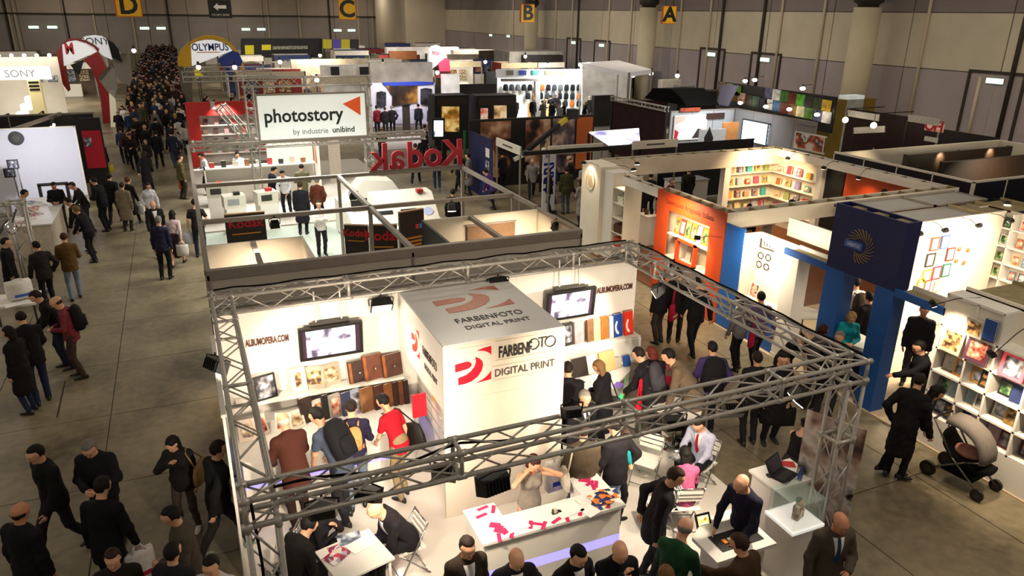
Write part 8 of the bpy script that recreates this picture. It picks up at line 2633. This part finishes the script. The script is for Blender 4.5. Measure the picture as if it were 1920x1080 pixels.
# --- stock figures for the crowd
rnd = random.Random(11)
TC = ['131216','17161c','1c1a1e','121218','22201e','1a1c26','2a2420','3a2a22','4a1a1c','22304a','5a5a60','8a8684','141214','161418','c4c0bc','3a3a2a']
TN = ['black','black','charcoal','black','dark','dark blue','dark brown','brown','dark red','blue','grey','pale grey','black','black','white','olive']
def extra(x,y,lab,grp,faces=(0,180)):
 i = rnd.randrange(16)
 f = rnd.random() < .4
 po = rnd.choice([STD,STD2,WK,WK2,HOLD,ONE])
 person(0,0,lab,rnd.uniform(1.6,1.84) - (.08 if f else 0),rnd.choice(faces) + rnd.uniform(-35,35),po,rnd.choice(['jacket','coat','shirt'] if f else ['jacket','shirt','suit']),TC[i],'trousers',rnd.choice(['131318','1c1c24','26262c','22283a']),
     rnd.choice(['long','bob','tail']) if f else rnd.choice(['short','short','bald']),rnd.choice(['black','dkbrown','brown','brown','grey','blond']),fem=f,xy=(x,y),group=grp)
pts = []
def free(x,y,d):
 return all((x - a) ** 2 + (y - b) ** 2 > d * d for a,b in pts)
for _ in range(4000):
 if len(pts) >= 96:
  break
 y = 37 + 34 * rnd.random() ** .9
 x = rnd.uniform(-3.4,.2) if y > 44 else rnd.uniform(-2.8,.0)
 if (y < 47 and rnd.random() < .55) or not free(x,y,.6 if y > 50 else .9):
  continue
 pts.append((x,y))
 extra(x,y,'visitor in the dense dark crowd filling the far end of the left aisle','far aisle crowd')
# the people farther off than anyone could count: one mass of small figures
cm = [cloth('131216'),cloth('1c1a1e'),cloth('2a2420'),cloth('3a1a1c'),cloth('22304a'),cloth('5a5a60'),SKIN['fair'],cloth('1a120e')]
vs,fs,mi = [],[],[]
far = []
for _ in range(6000):
 if len(far) >= 190:
  break
 x,y = rnd.uniform(-3.6,.4),70 + 66 * rnd.random()
 if any((x - a) ** 2 + (y - b) ** 2 < .36 for a,b in far):
  continue
 far.append((x,y))
 h,w = rnd.uniform(.9,1.04),rnd.uniform(.9,1.1)
 st = rnd.uniform(-.12,.12)
 c1,c2 = rnd.randrange(6),rnd.randrange(3)
 for prof,m_,cx,cy in (((((.02,.09),(.07,.085),(.5,.075),(.92,.1)),c2,-.1,st)),((((.02,.09),(.07,.085),(.5,.075),(.92,.1)),c2,.1,-st)),(((.8,.2),(1.0,.19),(1.3,.23),(1.42,.22),(1.48,.08)),c1,0,0),
        (((1.44,.05),(1.52,.07),(1.62,.085),(1.68,.08)),6,0,0),(((1.6,.085),(1.66,.095),(1.72,.08),(1.76,.03)),7,0,0),(((.85,.05),(1.1,.06),(1.42,.06)),c1,-.24,.04),(((.85,.05),(1.1,.06),(1.42,.06)),c1,.24,-.04)):
  mb = MB()
  mb.rings([[(x + cx * w + r * w * math.cos(a),y + cy * max(0,1 - z) * 2 + r * .62 * math.sin(a),z * h) for a in [PI * i / 3 for i in range(6)]] for z,r in prof])
  o_ = len(vs)
  vs += mb.v
  fs += [tuple(i + o_ for i in q) for q in mb.f]
  mi += [m_] * len(mb.f)
me = bpy.data.meshes.new('crowd')
me.from_pydata(vs,[],fs)
me.polygons.foreach_set('use_smooth',[True] * len(fs))
me.polygons.foreach_set('material_index',mi)
for m_ in cm:
 me.materials.append(m_)
tag(put('crowd',me),'uncountable dark crowd at the very end of the left aisle','crowd',kind='stuff')
SPOTS = [('visitor among the shoppers in front of the bag shop','shoppers at the bag shop',(20.5,27.5),(42.5,48.5),14),('visitor browsing below the white lit fascia at the far left','visitors at the electronics stand',(-8.6,-4.6),(40,46.5),13),
   ('visitor standing under the yellow rimmed arch','visitors under the yellow arch',(1.2,6.2),(50,58),13),('visitor in the passage behind the banner stand','visitors behind the banner stand',(11.6,16.5),(24.4,28.6),9),
   ('visitor in the cross passage beyond the orange album stand','visitors beyond the orange stand',(12.5,19),(21,22.8),8),('visitor at the maroon stand near the far right wall','visitors at the maroon stand',(26.2,29.2),(20,25),10),
   ('visitor in the passage before the black showcases','visitors at the showcases',(9,18),(32,38),9),('visitor between the distant stands','visitors between the distant stands',(4,36),(60,80),10)]
for lab,grp,(x0,x1),(y0,y1),n in SPOTS:
 k = 0
 for _ in range(400):
  x,y = rnd.uniform(x0,x1),rnd.uniform(y0,y1)
  if free(x,y,.8):
   pts.append((x,y))
   extra(x,y,lab,grp,(0,90,180,270))
   k += 1
   if k >= n:
    break
